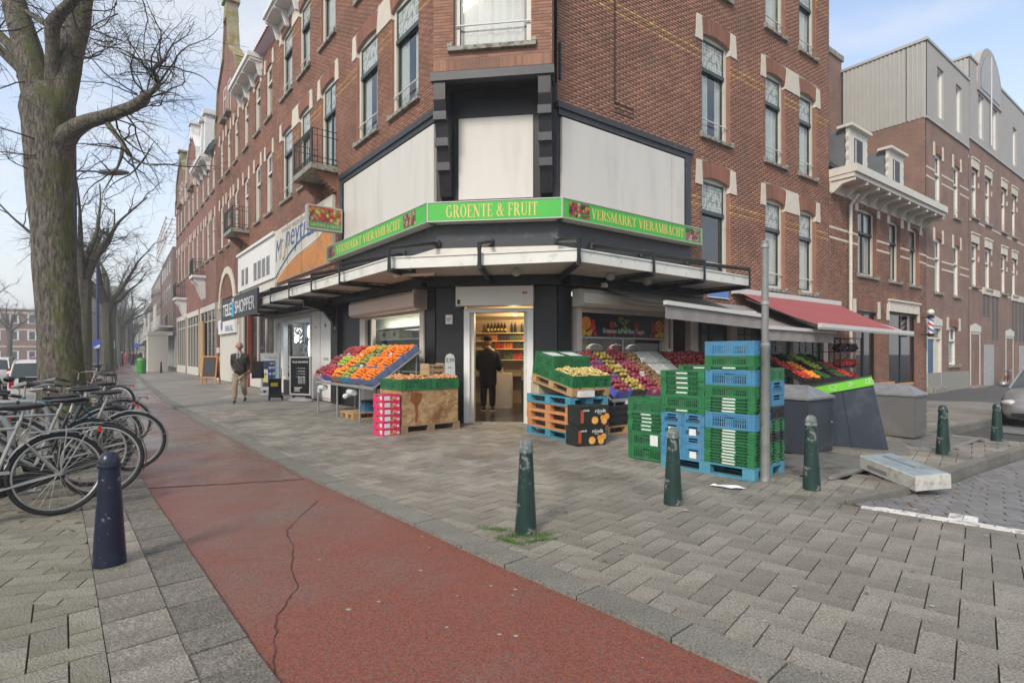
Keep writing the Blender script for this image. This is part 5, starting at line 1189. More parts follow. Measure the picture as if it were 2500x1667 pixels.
# remittance sign band
mo = thing('orange_blue_sign', 'large white and orange sign with blue lettering above the phone shop canopy', 'shop sign', tuple(OL), AL)
MB().box(-12.1, -5.9, -.10, .0, 4.15, 6.12).build('sign_board', M('sign_offwhite', (.60, .56, .48), .6, var=.06, dirt=(.45, .4, .33), ds=1.5, dk=(.55, .8)), mo)
mb = MB(); P_ = [(-12.05, 4.17)]
for q in range(25): u = q/24; P_.append((-11.9+5.95*u, 4.25+.75*math.sin(u*2.6+.15)**1.0*(.75)+(1.0*u**5)))
P_ += [(-5.92, 4.17)]
mb.prism(P_, .006, off=-.107); mb.build('orange_wave', M('sign_orange', (.58, .24, .06), .6, dirt=(.45, .2, .08), ds=2), mo)
mb = MB(); mb.tube([(-12.0+5.4*u, -.11, 4.25+.95*math.sin(u*2.2+.1)+.3*u*u) for u in [q/20 for q in range(21)]], .045, 4); mb.v = [(x, max(-.116, min(-.108, y)), z) for x, y, z in mb.v]; m_sblue = M('sign_blue', (.03, .10, .26), .5); mb.build('blue_swoosh', m_sblue, mo)
mb = MB(); mb.tube([(-11.9+5.8*u, -.11, 4.15+.72*math.sin(u*2.6+.05)+.9*u**5) for u in [q/20 for q in range(21)]], .03, 4); mb.v = [(x, max(-.117, min(-.109, y)), z) for x, y, z in mb.v]; mb.build('white_swoosh', m_white, mo)
text('M', .75, .78, m_sblue, mo, 'lettering', (-11.95, -.104, 4.95), shear=.2); text('neytrans', 3.9, .92, m_sblue, mo, 'lettering', (-10.62, -.104, 5.0), shear=.15)
MB().tube([(-10.95+.27*math.cos(a), -.11, 5.28+.36*math.sin(a)) for a in [2*PI*q/20 for q in range(20)]], .03, 5, closed=True).build('letter_o_coin', M('coin_ring', (.5, .42, .3), .5), mo)
text("VOOR HET VERZENDEN VAN L'ARGENT", 4.6, .16, M('faded_letter', (.36, .33, .29), .7), mo, 'small_lettering', (-11.2, -.104, 5.88))
for x in (-10.4, -8.8, -7.2): MB().box(x, x+.012, -.112, -.10, 4.16, 6.11).build('board_seam', M('seam2', (.3, .27, .22), .8), mo)
# white fascia band with small windows further on, part of the second house
MB().box(-6.5, .05, -.08, .0, 4.4, 6.05).box(-6.5, .05, -.16, .0, 6.05, 6.16).build('white_fascia', m_white, hB)
for x in (-.75, -1.45, -2.15, -2.85, -4.4, -5.2): MB().box(x-.42, x, -.088, -.079, 4.6, 5.35).build('fascia_pane', M('fascia_glass', (.09, .10, .10), .1), hB); MB().box(x-.46, x-.42, -.12, -.08, 4.55, 5.4).build('fascia_mullion', m_white, hB)
# ------------------------------------------------------------ canopy round the corner
cp = thing('canopy', 'flat white canopy with black pipe frames around the shop corner', 'canopy', (0, 0, 0))
c1 = Vector((-2.18, 9.86, 0)); c2 = Vector((1.10, 9.07, 0)); le = PL(12.6, 1.45); re = PR(4.42, 1.55); wl_, wc1, wc2, wr_ = PL(12.6, .02), PL(0, .02), PR(0, .02), PR(4.42, .02)
mb = MB()
for q in ((le, c1, wc1, wl_), (c1, c2, wc2, wc1), (c2, re, wr_, wc2)): mb.slab([(p.x, p.y) for p in q], 3.0, 3.16)
mb.build('soffit', M('soffit_white', (.60, .56, .50), .6, var=.05, ns=1, dirt=(.45, .38, .3), ds=.8, dk=(.5, .8)), cp)
m_fas = M('fascia_white', (.66, .65, .60), .5, var=.07, ns=3, dirt=(.34, .38, .24), ds=3.5, dk=(.55, .74))
mb = MB()
for a, b in ((le, c1), (c1, c2), (c2, re)):
    t_ = (b-a).normalized(); n_ = Vector((t_.y, -t_.x, 0)); q = [a, b, b+n_*.03, a+n_*.03]; mb.slab([(p.x, p.y) for p in q], 2.975, 3.165)
    q = [a, b, b+n_*.05, a+n_*.05]; mb.slab([(p.x, p.y) for p in q], 3.165, 3.19)
mb.slab([(p.x, p.y) for p in (re, wr_, wr_+DR*.03, re+DR*.03)], 2.975, 3.165)
mb.build('fascia_board', m_fas, cp)
mb = MB()
for q in ((PL(12.6, .40), PL(-.05, .40), PL(0, .03), PL(12.6, .03)), (PC(-.1, .36), PC(WC+.1, .36), PC(WC, .06), PC(0, .06)), (PR(0, .40), PR(4.4, .40), PR(4.4, .03), PR(0, .03))): mb.slab([(p.x, p.y) for p in q], 2.80, 2.998)
mb.build('wall_beam', m_blackp, cp)
def frame(base, n_, off, zt=3.30, zb=2.93, wallz=3.72, r=.044):
    b = Vector((base.x, base.y, 0)); o_ = b+n_*off; w_ = b+n_*.04; i_ = b+n_*.38
    f = MB().tube([(w_.x, w_.y, wallz), (o_.x, o_.y, zt+.02), (o_.x, o_.y, zb), (i_.x, i_.y, zb-.02)], r, 8).build('pipe_frame', m_blackp, cp)
    mb = MB(); a = b+n_*(off-.12); c = b+n_*.4
    mb.tube([(a.x, a.y, zb+.05), (c.x, c.y, zb+.06)], .012, 5)
    for k in range(5): p = a+(c-a)*(k/4); mb.tube([(p.x, p.y, zb-.02), (p.x, p.y, zb+.06)], .01, 5)
    mb.build('hanger_rod', m_blackp, f); q = w_; MB().tube([(q.x, q.y, wallz-.06), (q.x, q.y, wallz+.06)], .07, 6).build('wall_bracket', m_grayblk, f)
for t_ in (12.5, 10.65, 8.8, 6.95, 5.09, 3.26, 1.42): frame(PL(t_), NL, 1.55)
frame(PL(-.05), (c1-OL).normalized(), (c1-OL).length+.14)
frame(PC(1.15), (Vector((-.56, 9.40, 0))-PC(1.15)).normalized(), (Vector((-.56, 9.40, 0))-PC(1.15)).length+.06)
frame(PR(.0), (c2-OR).normalized(), (c2-OR).length+.1)
for t_ in (.95, 2.55, 4.25): frame(PR(t_), NR, 1.68)
def bulkhead(p, label):
    t = thing('caged_lamp', label, 'lamp', (p.x, p.y, 2.99))
    MB().lathe([(.05, -.13), (.075, -.10), (.075, -.03), (.06, 0)], 12).build('lamp_glass', M('lamp_cloudy', (.5, .48, .42), .3), t)
    mb = MB(); [mb.tube([(.08*math.cos(a), .08*math.sin(a), 0), (.082*math.cos(a), .082*math.sin(a), -.11), (0, 0, -.145)], .006, 4) for a in [k*PI/3 for k in range(6)]]; mb.build('cage', m_alu, t)
bulkhead(PL(1.5, .95), 'caged lamp under the left part of the canopy'); bulkhead(Vector((.08, 9.9, 0)), 'caged lamp under the canopy above the shop door'); bulkhead(PR(.5, 1.0), 'caged lamp under the canopy right of the door'); bulkhead(PR(1.7, .9), 'caged lamp near the grey awning')
h_ = thing('patio_heater', 'long slim heater lamp under the left corner of the canopy', 'heater', (-1.75, 10.0, 2.86), -.2); MB().box(-.45, .35, -.05, .05, 0, .05).build('heater_bar', M('copper_bar', (.35, .2, .13), .4, metal=.5), h_); MB().box(-.1, -.04, -.03, .03, .05, .13).build('mount', m_blackp, h_)
c_ = thing('security_camera', 'small white security camera above the grey awning', 'camera', tuple(PR(.9, .3, 2.8)), AR); MB().box(-.05, .05, -.2, .0, .0, .09).box(-.02, .02, -.03, .15, .09, .15).build('camera_body', m_white, c_)
# phone shop sign on the canopy edge
ts = thing('phone_shop_sign', 'long black sign reading TELE SHOPPER on the canopy edge', 'shop sign', tuple(PL(8.15, 1.6)), AL)
MB().box(-5.7, 0, -.03, .03, 2.70, 3.50).build('sign_board', M('sign_black', (.022, .023, .024), .4), ts)
m_wl = M('letter_white', (.75, .75, .73), .5)
def slabtext(s, w, h, parent, loc, mat):
    return text(s, w, h, mat, parent, 'lettering', loc, d=.012)
slabtext('TELE', 1.55, .44, ts, (-5.35, -.032, 2.86), m_wl); slabtext('SHOPPER', 2.85, .44, ts, (-3.2, -.032, 2.86), m_wl)
MB().box(-3.72, -3.36, -.05, -.03, 2.78, 3.28).build('bag_emblem', M('bag_blue', (.05, .35, .6), .5), ts); MB().tube([(-3.64, -.04, 3.28), (-3.62, -.04, 3.42), (-3.46, -.04, 3.42), (-3.44, -.04, 3.28)], .02, 6).build('bag_handle', m_wl, ts)
# ------------------------------------------------------------ right shop front, banner, awnings
MB().box(0, .36, -.03, .15, 0, 3.2).box(.36, 3.6, -.02, .15, 2.74, 3.2).box(3.6, 4.42, -.02, .15, 2.5, 3.2).build('black_pilaster', m_blackp, fR)
MB().prism([(-.04, 2.40), (-.04, 2.76), (-.30, 2.76), (-.40, 2.66), (-.40, 2.46), (-.30, 2.40)], 3.16, Matrix(((0, 1, 0, .38), (1, 0, 0, 0), (0, 0, 1, 0), (0, 0, 0, 1)))).build('shutter_box', m_shut, fR)
MB().box(.46, .60, -.10, .1, 0, 2.4).box(3.34, 3.44, -.10, .1, 0, 2.4).box(.60, 3.34, -.06, .02, 2.3, 2.4).box(3.52, 3.58, -.12, -.06, 0, 2.4).build('shop_window_frame', m_pink, fR)
MB().box(.60, 3.34, -.08, -.03, 2.26, 2.30).build('shutter_edge', m_blackp, fR)
bn = thing('fruit_banner', 'dark banner reading Groenten & Fruit Beni Touzin with printed fruit', 'banner', tuple(OR), AR)
MB().box(.62, 3.33, -.028, -.01, 1.80, 2.25).build('banner_sheet', M('banner_black', (.012, .012, .014), .4, var=.3, ns=9), bn)
def disc(p, x, z, r, c, nm, y=-.03, n=16):
    mb = MB(); mb.prism([(x+r*math.cos(2*PI*k/n), z+r*math.sin(2*PI*k/n)) for k in range(n)], .0015, off=y); return mb.build(nm, M('print_%s_%d' % (nm, int(c[0]*99)), c, .5, var=.35, ns=9), p)
r_ = random.Random(11)
for side in (0, 1):
    X = lambda x: (.62+x if side == 0 else 3.33-x)
    for x, z, r, c, nm in ((.16, 2.08, .145, (.62, .22, .03), 'printed_orange'), (.36, 2.0, .085, (.5, .03, .02), 'printed_apple'), (.38, 2.12, .05, (.45, .03, .02), 'printed_cherry'), (.08, 1.88, .08, (.6, .4, .04), 'printed_lemon'), (.44, 1.86, .05, (.4, .04, .03), 'printed_tomato'), (.30, 1.84, .035, (.5, .05, .03), 'printed_tomato'), (.95, 2.07, .085, (.42, .04, .03), 'printed_apple'), (.84, 1.9, .07, (.35, .03, .02), 'printed_apple'), (1.02, 1.85, .05, (.3, .03, .02), 'printed_berry')):
        disc(bn, X(x), z, r, c, nm, -.0300-.0006*r_.randint(0, 5))
    mb = MB(); x = X(.24); mb.prism([(x+.11*math.cos(PI*k/8+PI+.4), 1.92+.11*math.sin(PI*k/8+PI+.4)) for k in range(9)], .0012, off=-.034); mb.build('orange_slice', M('slice_orange', (.66, .34, .05), .5), bn)
for k in range(26): disc(bn, 1.985+r_.gauss(0, .16), 2.05+r_.uniform(-.16, .17), .03, (.16, .30, .04), 'printed_grape', -.0300-.0004*r_.randint(0, 5), 10)
text('Groenten & Fruit Beni Touzin', 1.35, .105, m_wl, bn, 'lettering', (1.28, -.035, 1.885), shear=.2, d=.003)
MB().box(.60, 3.34, .02, .025, .5, 1.8).build('pane', m_glassd, fR); MB().box(.6, 3.34, -.02, .0, 1.76, 1.80).box(1.92, 1.95, -.02, .0, .5, 1.78).build('vitrine_bar', m_alu, fR)
MB().box(.6, 3.34, 1.3, 1.34, 0, 2.4).build('inner_wall', M('vitrine_back', (.16, .14, .12), .8, var=.4, ns=3), fR)
for i, (x, c, nm) in enumerate(((.95, (.35, .4, .2), 'pale green'), (1.5, (.5, .45, .35), 'cream'), (2.2, (.3, .03, .03), 'dark red'), (2.8, (.2, .2, .22), 'grey'))):
    tag(MB().ball((0, 0, .12), .2, 12, 6, .6).build('covered_bowl', M('bowl_%d' % i, c, .3), None, tuple(PR(x, -.45, 1.42)), AR, smooth=True), nm+' covered bowl in the right shop vitrine', 'bowl')
# second greengrocer: pillars before a near-black sheet standing for its shaded interior
MB().box(4.42, 12.0, -.005, .0, 2.72, 3.0).build('lower_wall', m_mort, fR)
bricks(fR, 4.42, 12.0, 2.66, 3.0, [], m_br)
for x in (4.42, 6.2, 7.9, 9.6, 11.6): MB().box(x, x+.32, -.01, .15, 0, 2.7).build('pillar', m_pink, fR)
MB().box(4.7, 11.7, .10, .14, 0, 2.7).build('dark_front', M('shop_shade', (.018, .017, .017), .3), fR)
for k, x in enumerate((5.0, 5.35, 6.7, 7.05, 8.4, 8.75, 10.2, 10.6)):
    for z in (1.5, 1.75, 2.0, 2.25): MB().box(x, x+.28, .08, .10, z, z+.2).build('hanging_pack', M('pack_%d' % (k % 3), ((.10, .10, .08), (.05, .05, .06), (.2, .18, .1))[k % 3], .4), fR)
def awning(name, label, ta, tb, zw, off, zl, zr, mat, val, tb0=None):
    a = thing(name, label, 'awning', tuple(OR), AR); mb = MB(); n = 14; tb0 = tb0 or (ta, tb)
    for i in range(n):
        for j in range(6):
            def P(u, v): x = (tb0[0]+(tb0[1]-tb0[0])*u)*(1-v)+(ta+(tb-ta)*u)*v; z = zw*(1-v)+(zl+(zr-zl)*u)*v; return (x, -.12-(off-.12)*v, z-.10*math.sin(PI*v)*(.6+.4*math.sin(PI*u)))
            u0, u1, v0, v1 = i/n, (i+1)/n, j/6, (j+1)/6; mb.quad(P(u0, v1), P(u1, v1), P(u1, v0), P(u0, v0))
    mb.build('cloth', mat, a, smooth=True)
    mt = Matrix.Rotation(math.atan2(-(zr-zl), tb-ta), 4, 'Y'); mt.translation = (ta, -off, zl)
    MB().prism([(-.0, -.0), (0, 0)], .1) if 0 else None
    L = math.hypot(tb-ta, zr-zl)
    return a, mt, L
m_awg = M('grey_awning', (.27, .25, .235), .8, var=.12, ns=2, dirt=(.18, .165, .15), ds=2, dk=(.5, .75)); m_awr = M('red_awning', (.33, .085, .085), .8, var=.08, ns=1.5, dirt=(.30, .08, .085), ds=1.2, dk=(.5, .8))
m_bar = M('awning_bar', (.56, .55, .52), .4, var=.05, dirt=(.4, .38, .34), ds=4, dk=(.6, .8))
for lab_, ta, tb, zw, off, zl, zr, vt in (('grey cloth awning with hanging valance beside the shop banner', 1.0, 4.5, 2.90, 1.9, 2.37, 2.26, .26), ('second grey awning, lower, between the steel pole and the red awning', 4.6, 7.9, 2.75, 1.9, 2.02, 1.99, .26)):
    a, mt, L = awning('grey_awning', lab_, ta, tb, zw, off, zl, zr, m_awg, .26)
    MB().box(-.02, L+.02, -.05, .03, -.03, .05, mt).build('front_bar', m_bar, a)
    mb = MB(); n = 30
    for i in range(n): mb.quad(*[tuple(mt @ Vector(p)) for p in ((L*i/n, .0+.012*math.sin(i*1.3), -.02-vt), (L*(i+1)/n, .012*math.sin((i+1)*1.3), -.02-vt), (L*(i+1)/n, 0, -.02), (L*i/n, 0, -.02))])
    mb.build('valance', m_awg, a, smooth=True)
    for x in (ta+.3, tb-.3): MB().tube([(x, -.1, zw-.25), (x+.2, -off*.5, zw-.45), (x, -off+.05, zl-.02)], .022, 6).build('folding_arm', m_bar, a)
a, mt, L = awning('red_awning', 'faded red cloth awning with white front bar over the vegetable racks', 6.45, 12.4, 3.10, 2.2, 2.12, 2.07, m_awr, 0)
MB().prism([(-.03, -.09), (-.03, .05), (L+.03, .05), (L+.03, -.09)], .1, mt, -.06).build('front_bar', m_bar, a); MB().box(-.05, L+.05, -.075, .06, -.055, -.045, mt).build('bar_groove', m_alu, a)
MB().box(6.2, 12.45, -.2, -.02, 3.06, 3.2).build('cassette', m_bar, a)
for x in (6.7, 12.1): MB().tube([(x, -.15, 2.95), (x+.2, -1.1, 2.5), (x, -2.12, 2.1)], .025, 6).build('folding_arm', m_bar, a)
bs_ = thing('blue_street_sign', 'small blue street name sign on brick under the canopy end', 'sign', tuple(PR(5.1, .03)), AR); MB().box(0, .95, -.02, 0, 2.92, 3.14).build('sign_plate', M('street_blue', (.10, .22, .5), .4), bs_); MB().box(-.02, .97, -.022, .001, 2.90, 2.92).build('sign_edge', m_white, bs_)
# ------------------------------------------------------------ crates, pallets and fruit
m_cgreen = M('crate_green', (.018, .15, .05), .42, var=.12, ns=5, objr=.22, spec=.5, dirt=(.06, .12, .07), ds=7, dk=(.5, .7))
m_cblue = M('crate_blue', (.055, .21, .36), .42, var=.1, ns=5, objr=.14, spec=.5, dirt=(.12, .21, .28), ds=7, dk=(.5, .7))
m_cblk = M('crate_black', (.02, .021, .022), .42, var=.15, objr=.3, spec=.5)
m_label = M('white_label', (.66, .68, .64), .5, var=.1, ns=20)
m_wblue = M('pallet_blue', (.06, .25, .34), .75, var=.25, ns=7, objr=.12, dirt=(.25, .20, .13), ds=7, dk=(.58, .66))
m_card = M('cardboard', (.40, .27, .15), .85, var=.1, objr=.05)
ORD = ('lowest', 'second up', 'third up', 'fourth up', 'fifth up', 'sixth up', 'seventh up', 'eighth up', 'ninth up', 'tenth up', 'eleventh up', 'twelfth up', 'thirteenth up', 'fourteenth up', 'fifteenth up', 'sixteenth up', 'seventeenth up', 'eighteenth up', 'nineteenth up')
CM = {}
def cratemesh(w, d, h, mat, notch=False):
    k = (w, d, h, mat.name, notch)
    if k in CM: return CM[k]
    mb = MB(); e = .012; r = .02
    mb.box(.01, w-.01, .01, d-.01, .005, .018)
    for z0, z1, o in ((h-.022, h, 0), (0, .022, .003), (h*.62, h*.62+.010, .003)):
        mb.box(o, w-o, o, e, z0, z1).box(o, w-o, d-e, d-o, z0, z1).box(o, e, e, d-e, z0, z1).box(w-e, w-o, e, d-e, z0, z1)
    for L_, ax in ((w, 0), (d, 1)):
        n = max(6, int(L_/.037)); cs = L_*.14
        for s in (0, 1):
            y0 = .004 if s == 0 else (d if ax == 0 else w)-.010
            def B(a, b, z0, z1, q=0.):
                if ax == 0: mb.box(a, b, y0-q, y0+.006+q, z0, z1)
                else: mb.box(y0-q, y0+.006+q, a, b, z0, z1)
            B(.0, cs, .02, h-.02); B(L_-cs, L_, .02, h-.02); B(cs, L_-cs, h*.38, h*.43); B(cs, L_-cs, h*.74, h*.86) if not notch else None
            B(cs, cs+.012, 0, h, .006); B(L_-cs-.012, L_-cs, 0, h, .006); B(cs*.5, cs*.5+.008, 0, h, .004); B(L_-cs*.5, L_-cs*.5+.008, 0, h, .004)
            for i in range(n):
                a = cs+(L_-2*cs)*(i+.5)/n
                if .42 < a/L_ < .58 and not notch: B(a-.010, a+.010, .02, h*.62)
                else: B(a-.0065, a+.0065, .02, h*(.74 if not notch else .5))
            if notch: B(cs, L_*.3, h*.5, h-.02); B(L_*.7, L_-cs, h*.5, h-.02); B(cs, L_-cs, .02, h*.48)
    CM[k] = mb.mesh('crate', mat); return CM[k]
def foldmesh(w, d, h, mat):
    k = ('f', w, d, h, mat.name)
    if k in CM: return CM[k]
    mb = MB(); mb.box(.022, w-.022, .022, d-.022, .004, h-.004)
    mb.box(0, w, 0, .012, h-.014, h).box(0, w, d-.012, d, h-.014, h).box(0, .012, .012, d-.012, h-.014, h).box(w-.012, w, .012, d-.012, h-.014, h)
    for a, b in ((0, .13), (.87, 1.), (.35, .65)):
        mb.box(w*a, w*b, -.002, .01, 0, h-.014).box(w*a, w*b, d-.01, d+.002, 0, h-.014).box(-.002, .01, d*a, d*b, 0, h-.014).box(w-.01, w+.002, d*a, d*b, 0, h-.014)
    for i in range(5):
        for s in (.18, .68): mb.box(w*(s+.03*i), w*(s+.03*i)+.006, .0, .01, .004, h-.01)
    CM[k] = mb.mesh('folded_crate', mat); return CM[k]
lab_m = MB().box(-.075, .075, -.004, 0, -.008, .008).mesh('label_strip', m_label)
lab_s = MB().box(-.045, .045, -.003, 0, -.04, .04).mesh('paper_label', m_label)
def crate(kind, w, d, h, mat, label, loc, rz, group, rot=None, lab=None):
    me = foldmesh(w, d, h, mat) if kind == 'fold' else cratemesh(w, d, h, mat, kind == 'notch')
    o = ob('folded_crate' if kind == 'fold' else 'crate', me, None, loc, rz, rot); tag(o, label, 'crate', group)
    if kind == 'fold' and lab is None: ob('label_strip', lab_m, o, (w/2, -.001, h*.5))
    if lab: ob('paper_label', lab_s, o, (w*lab, -.001, h*.38))
    return o
def pallet(label, loc, rz, mat, w=1.2, d=.8, rot=None, group='wooden pallets'):
    t = thing('pallet', label, 'pallet', loc, rz, group, rot)
    k = ('p', w, d, mat.name)
    if k not in CM: CM[k] = (MB().box(0, w, 0, .1, 0, .021).mesh('board', mat), MB().box(0, w, 0, .145, 0, .021).mesh('board', mat), MB().box(0, .14, 0, .1, 0, .079).mesh('block', mat), MB().box(0, .14, 0, d, 0, .021).mesh('board', mat), MB().box(0, .14, 0, .145, 0, .079).mesh('block', mat))
    b1, b2, bk, st, bk2 = CM[k]
    for y, m in ((0, b1), (d/2-.07, b2), (d-.1, b1)): ob('board', m, t, (0, y, 0))
    for x in (0, w/2-.07, w-.14):
        ob('board', st, t, (x, 0, .1))
        for y, m in ((0, bk), (d/2-.07, bk2), (d-.1, bk)): ob('block', m, t, (x, y, .021))
    for y in (0, .195, d/2-.07, d-.31, d-.145): ob('board', b2, t, (0, y, .122))
    return t
# --- tall double stack on the blue pallet by the steel pole
A_ = math.atan2(-.749, .662); uA = Vector((.662, -.749, 0)); vA = Vector((.749, .662, 0)); oA = Vector((1.906, 6.919, 0))
pallet('light blue pallet under the tall stacks of green and blue crates', tuple(oA), A_, M('pallet_light_blue', (.07, .25, .34), .7, var=.2, ns=7, objr=.1, dirt=(.2, .3, .3), ds=7, dk=(.58, .7)), group=None)
def at(u, v, z, o=oA): p = o+uA*u+vA*v; return (p.x, p.y, z)
rj = random.Random(3)
def stack(spec, u, v, z, o, name, w=.6, d=.4, du=0.):
    cnt = {}; n = 0
    tot = len(spec)
    for kind, mat, h in spec:
        cn = {'crate_green': 'green', 'crate_blue': 'blue', 'crate_black': 'black'}[mat.name]; fold = 'folded ' if kind == 'fold' else ''
        key = fold+cn; i = cnt.get(key, 0); cnt[key] = i+1
        num = sum(1 for q in spec if (('folded ' if q[0] == 'fold' else '')+{'crate_green': 'green', 'crate_blue': 'blue', 'crate_black': 'black'}[q[1].name]) == key)
        lb = fold+cn+' crate, '+('only one of its kind in ' if num == 1 else ORD[i]+' of its kind in ')+name
        j = (rj.uniform(-.006, .006), rj.uniform(-.006, .006), rj.uniform(-.012, .012))
        crate(kind, w, d, h, mat, lb, (lambda p: (p[0]+j[0], p[1]+j[1], p[2]))(at(u, v, z, o)), A_+j[2], 'crates in '+name, lab=(.5 if kind == 'notch' and i % 2 == 0 else None))
        z += h; n += 1
    return z
G_, B_, K_ = m_cgreen, m_cblue, m_cblk
stack([('fold', G_, .0345)]*12+[('open', B_, .185)]+[('fold', G_, .036)]*5+[('open', G_, .14), ('open', B_, .18), ('fold', G_, .04), ('open', G_, .125), ('open', B_, .165)], .60, 0, .144, oA, 'the tall front stack')
stack([('fold', G_, .036)]*7+[('fold', K_, .036)]*3+[('fold', G_, .036)]*4+[('open', K_, .16), ('notch', B_, .15), ('notch', B_, .15), ('open', G_, .15)], .60, .40, .144, oA, 'the stack behind the pole')
for s in (0, 1): stack([('notch', B_, .138)]*4, .0+.3*s, 0, .144, oA, 'the '+('left' if s == 0 else 'right')+' half size column', w=.30, d=.40)
stack([('fold', G_, .062), ('open', G_, .16)]+[('fold', G_, .060)]*5, .0, 0, .144+.552, oA, 'the shorter front stack')
stack([('notch', B_, .138)]*3+[('open', G_, .2)]*3+[('fold', G_, .06)]*2, .0, .4, .144, oA, 'the back left stack')
oB = Vector((1.60, 7.46, 0))
stack([('open', G_, .19), ('open', G_, .19)]+[('fold', G_, .05)]*5+[('open', G_, .2)], .0, 0, .01, oB, 'the low stack left of the pallet')
ob('paper_label', MB().box(-.06, .06, -.004, 0, -.09, .05).mesh('paper_label', m_label), [o for o in bpy.data.objects if o.get('group') == 'crates in the low stack left of the pallet'][1], (.42, -.001, .1))
# --- pallets and potatoes right of the door
A2 = math.atan2(-.87, .52); u2 = Vector((.515, -.857, 0)); v2 = Vector((.857, .515, 0)); f2 = Vector((.955, 8.72, 0)); o2 = f2-u2*1.32
A2 = math.atan2(u2.y, u2.x)
for k, (m, c) in enumerate(((m_wblue, 'blue'), (M('pallet_orange', (.50, .22, .09), .8, var=.2, ns=6, objr=.14), 'orange wood'), (MATS['pallet_orange'], 'orange wood'), (MATS['pallet_orange'], 'orange wood'), (m_wblue, 'blue'))):
    pallet(c+' pallet, '+('lowest', 'second', 'third', 'fourth', 'topmost')[k]+' of the five stacked right of the shop door', (o2.x+rj.uniform(-.02, .02), o2.y+rj.uniform(-.02, .02), .144*k), A2, m, 1.3, .8, group='pallets stacked right of the door')
tz = rad(10.5); Rt = Matrix.Rotation(A2, 4, 'Z') @ Matrix.Rotation(tz, 4, 'Y')
fz = .72; org = f2-u2*1.2*math.cos(tz); org.z = fz+.01+math.sin(tz)*1.2; rt = Rt.to_euler()
pallet('worn wooden pallet tilted towards the street under the potato crates', tuple(org), 0, m_wood, rot=rt, group=None)
def onT(x, y, z): return tuple(org+(Rt.to_3x3() @ Vector((x, y, z))))
tag(MB().box(.05, .30, .05, .75, 0, .20).build('wood_block', M('pale_wood', (.45, .36, .24), .8), None, (o2.x, o2.y, .72), A2), 'pale wood block propping up the tilted pallet', 'wood block')
m_pot = M('potato', (.52, .40, .15), .75, var=.2, ns=9, isl=.22); m_on = M('onion', (.52, .24, .10), .45, var=.2, ns=9, isl=.28)
m_mand = M('mandarin', (.80, .20, .012), .42, var=.1, ns=14, isl=.16, bump=.15, bs=120); m_oran = M('orange_fruit', (.82, .27, .02), .42, var=.1, ns=14, isl=.12, bump=.15, bs=120)
m_redap = M('red_apple', (.42, .025, .035), .3, var=.3, ns=9, isl=.3); m_pink_ = M('pink_fruit', (.27, .045, .055), .35, var=.3, ns=9, isl=.25); m_grap = M('green_apple', (.36, .46, .05), .3, var=.2, ns=9, isl=.2)
m_pear = M('pear_mix', (.30, .30, .06), .45, var=.5, ns=9, isl=.35); m_yel = M('yellow_fruit', (.40, .30, .07), .4, var=.3, ns=9, isl=.25); m_kiwi = M('brown_fruit', (.25, .14, .06), .7, var=.35, ns=9, isl=.3)
FR = {}
def fruit(kind, mat, w, d, h, r, heap=.08, seed=0, sz=1.):
    k = (kind, w, d, h, r, heap, seed)
    if k in FR: return FR[k]
    q = random.Random(seed+len(kind)); mb = MB(); nx, ny = max(2, int((w-.03)/(2*r*.95))), max(2, int((d-.03)/(2*r*.95)))
    for i in range(nx):
        for j in range(ny):
            u, v = (i+.5)/nx, (j+.5)/ny; z = h-r*.4+heap*(math.sin(PI*u)*math.sin(PI*v))**.6+q.uniform(-.3, .3)*r
            mb.ball((.015+u*(w-.03)+q.uniform(-.2, .2)*r, .015+v*(d-.03)+q.uniform(-.2, .2)*r, z), r*q.uniform(.9, 1.08), 8, 5, sz)
            if q.random() < .35: mb.ball((.015+u*(w-.03)+q.uniform(-.6, .6)*r, .015+v*(d-.03)+q.uniform(-.6, .6)*r, z+r*.7), r*q.uniform(.85, 1.), 8, 5, sz)
    FR[k] = mb.mesh(kind, mat, True); return FR[k]
def pile(kind, mat, label, w, d, h, r, loc, rz=0., rot=None, heap=.08, seed=0, cat=None, sz=1.):
    o = ob(kind, fruit(kind, mat, w, d, h, r, heap, seed, sz), None, loc, rz, rot); tag(o, label, cat or kind, None, 'stuff'); return o
GC = 'green crates on the tilted pallet'
for x, y, z, nm, pot in ((.60, 0, .144, 'front left', True), (.60, .40, .144, 'front right', True), (0, 0, .144, 'back left, lower', False), (0, .40, .144, 'back right, lower', False), (0.0, .02, .344, 'back left, upper', False), (0.0, .40, .344, 'back right, upper', False)):
    crate('open', .6, .4, .2, G_, 'dark green crate on the tilted pallet, '+nm+' one', onT(x, y, z), 0, GC, rot=rt)
    if pot: pile('potatoes', m_pot, 'heap of yellow potatoes in the '+nm+' crate of the tilted pallet', .6, .4, .17, .030, onT(x, y, z), rot=rt, heap=.09, seed=int(y*10), sz=.85)
for x, y, nm in ((.06, .05, 'left'), (.05, .45, 'right')): tag(MB().box(0, .34, 0, .26, 0, .003).build('paper_sheet', m_label, None, onT(x+.1, y, .546), rot if False else 0), 'white paper sheet on the '+nm+' closed green crate', 'paper').rotation_euler = rt
tag(MB().box(0, .36, 0, .3, 0, .1).build('foam_box', M('foam_white', (.6, .6, .58), .8), None, tuple(f2+v2*.12-u2*.28+Vector((0, 0, .725)))), 'white foam block under the front of the tilted pallet', 'foam block').rotation_euler = (0, 0, A2)
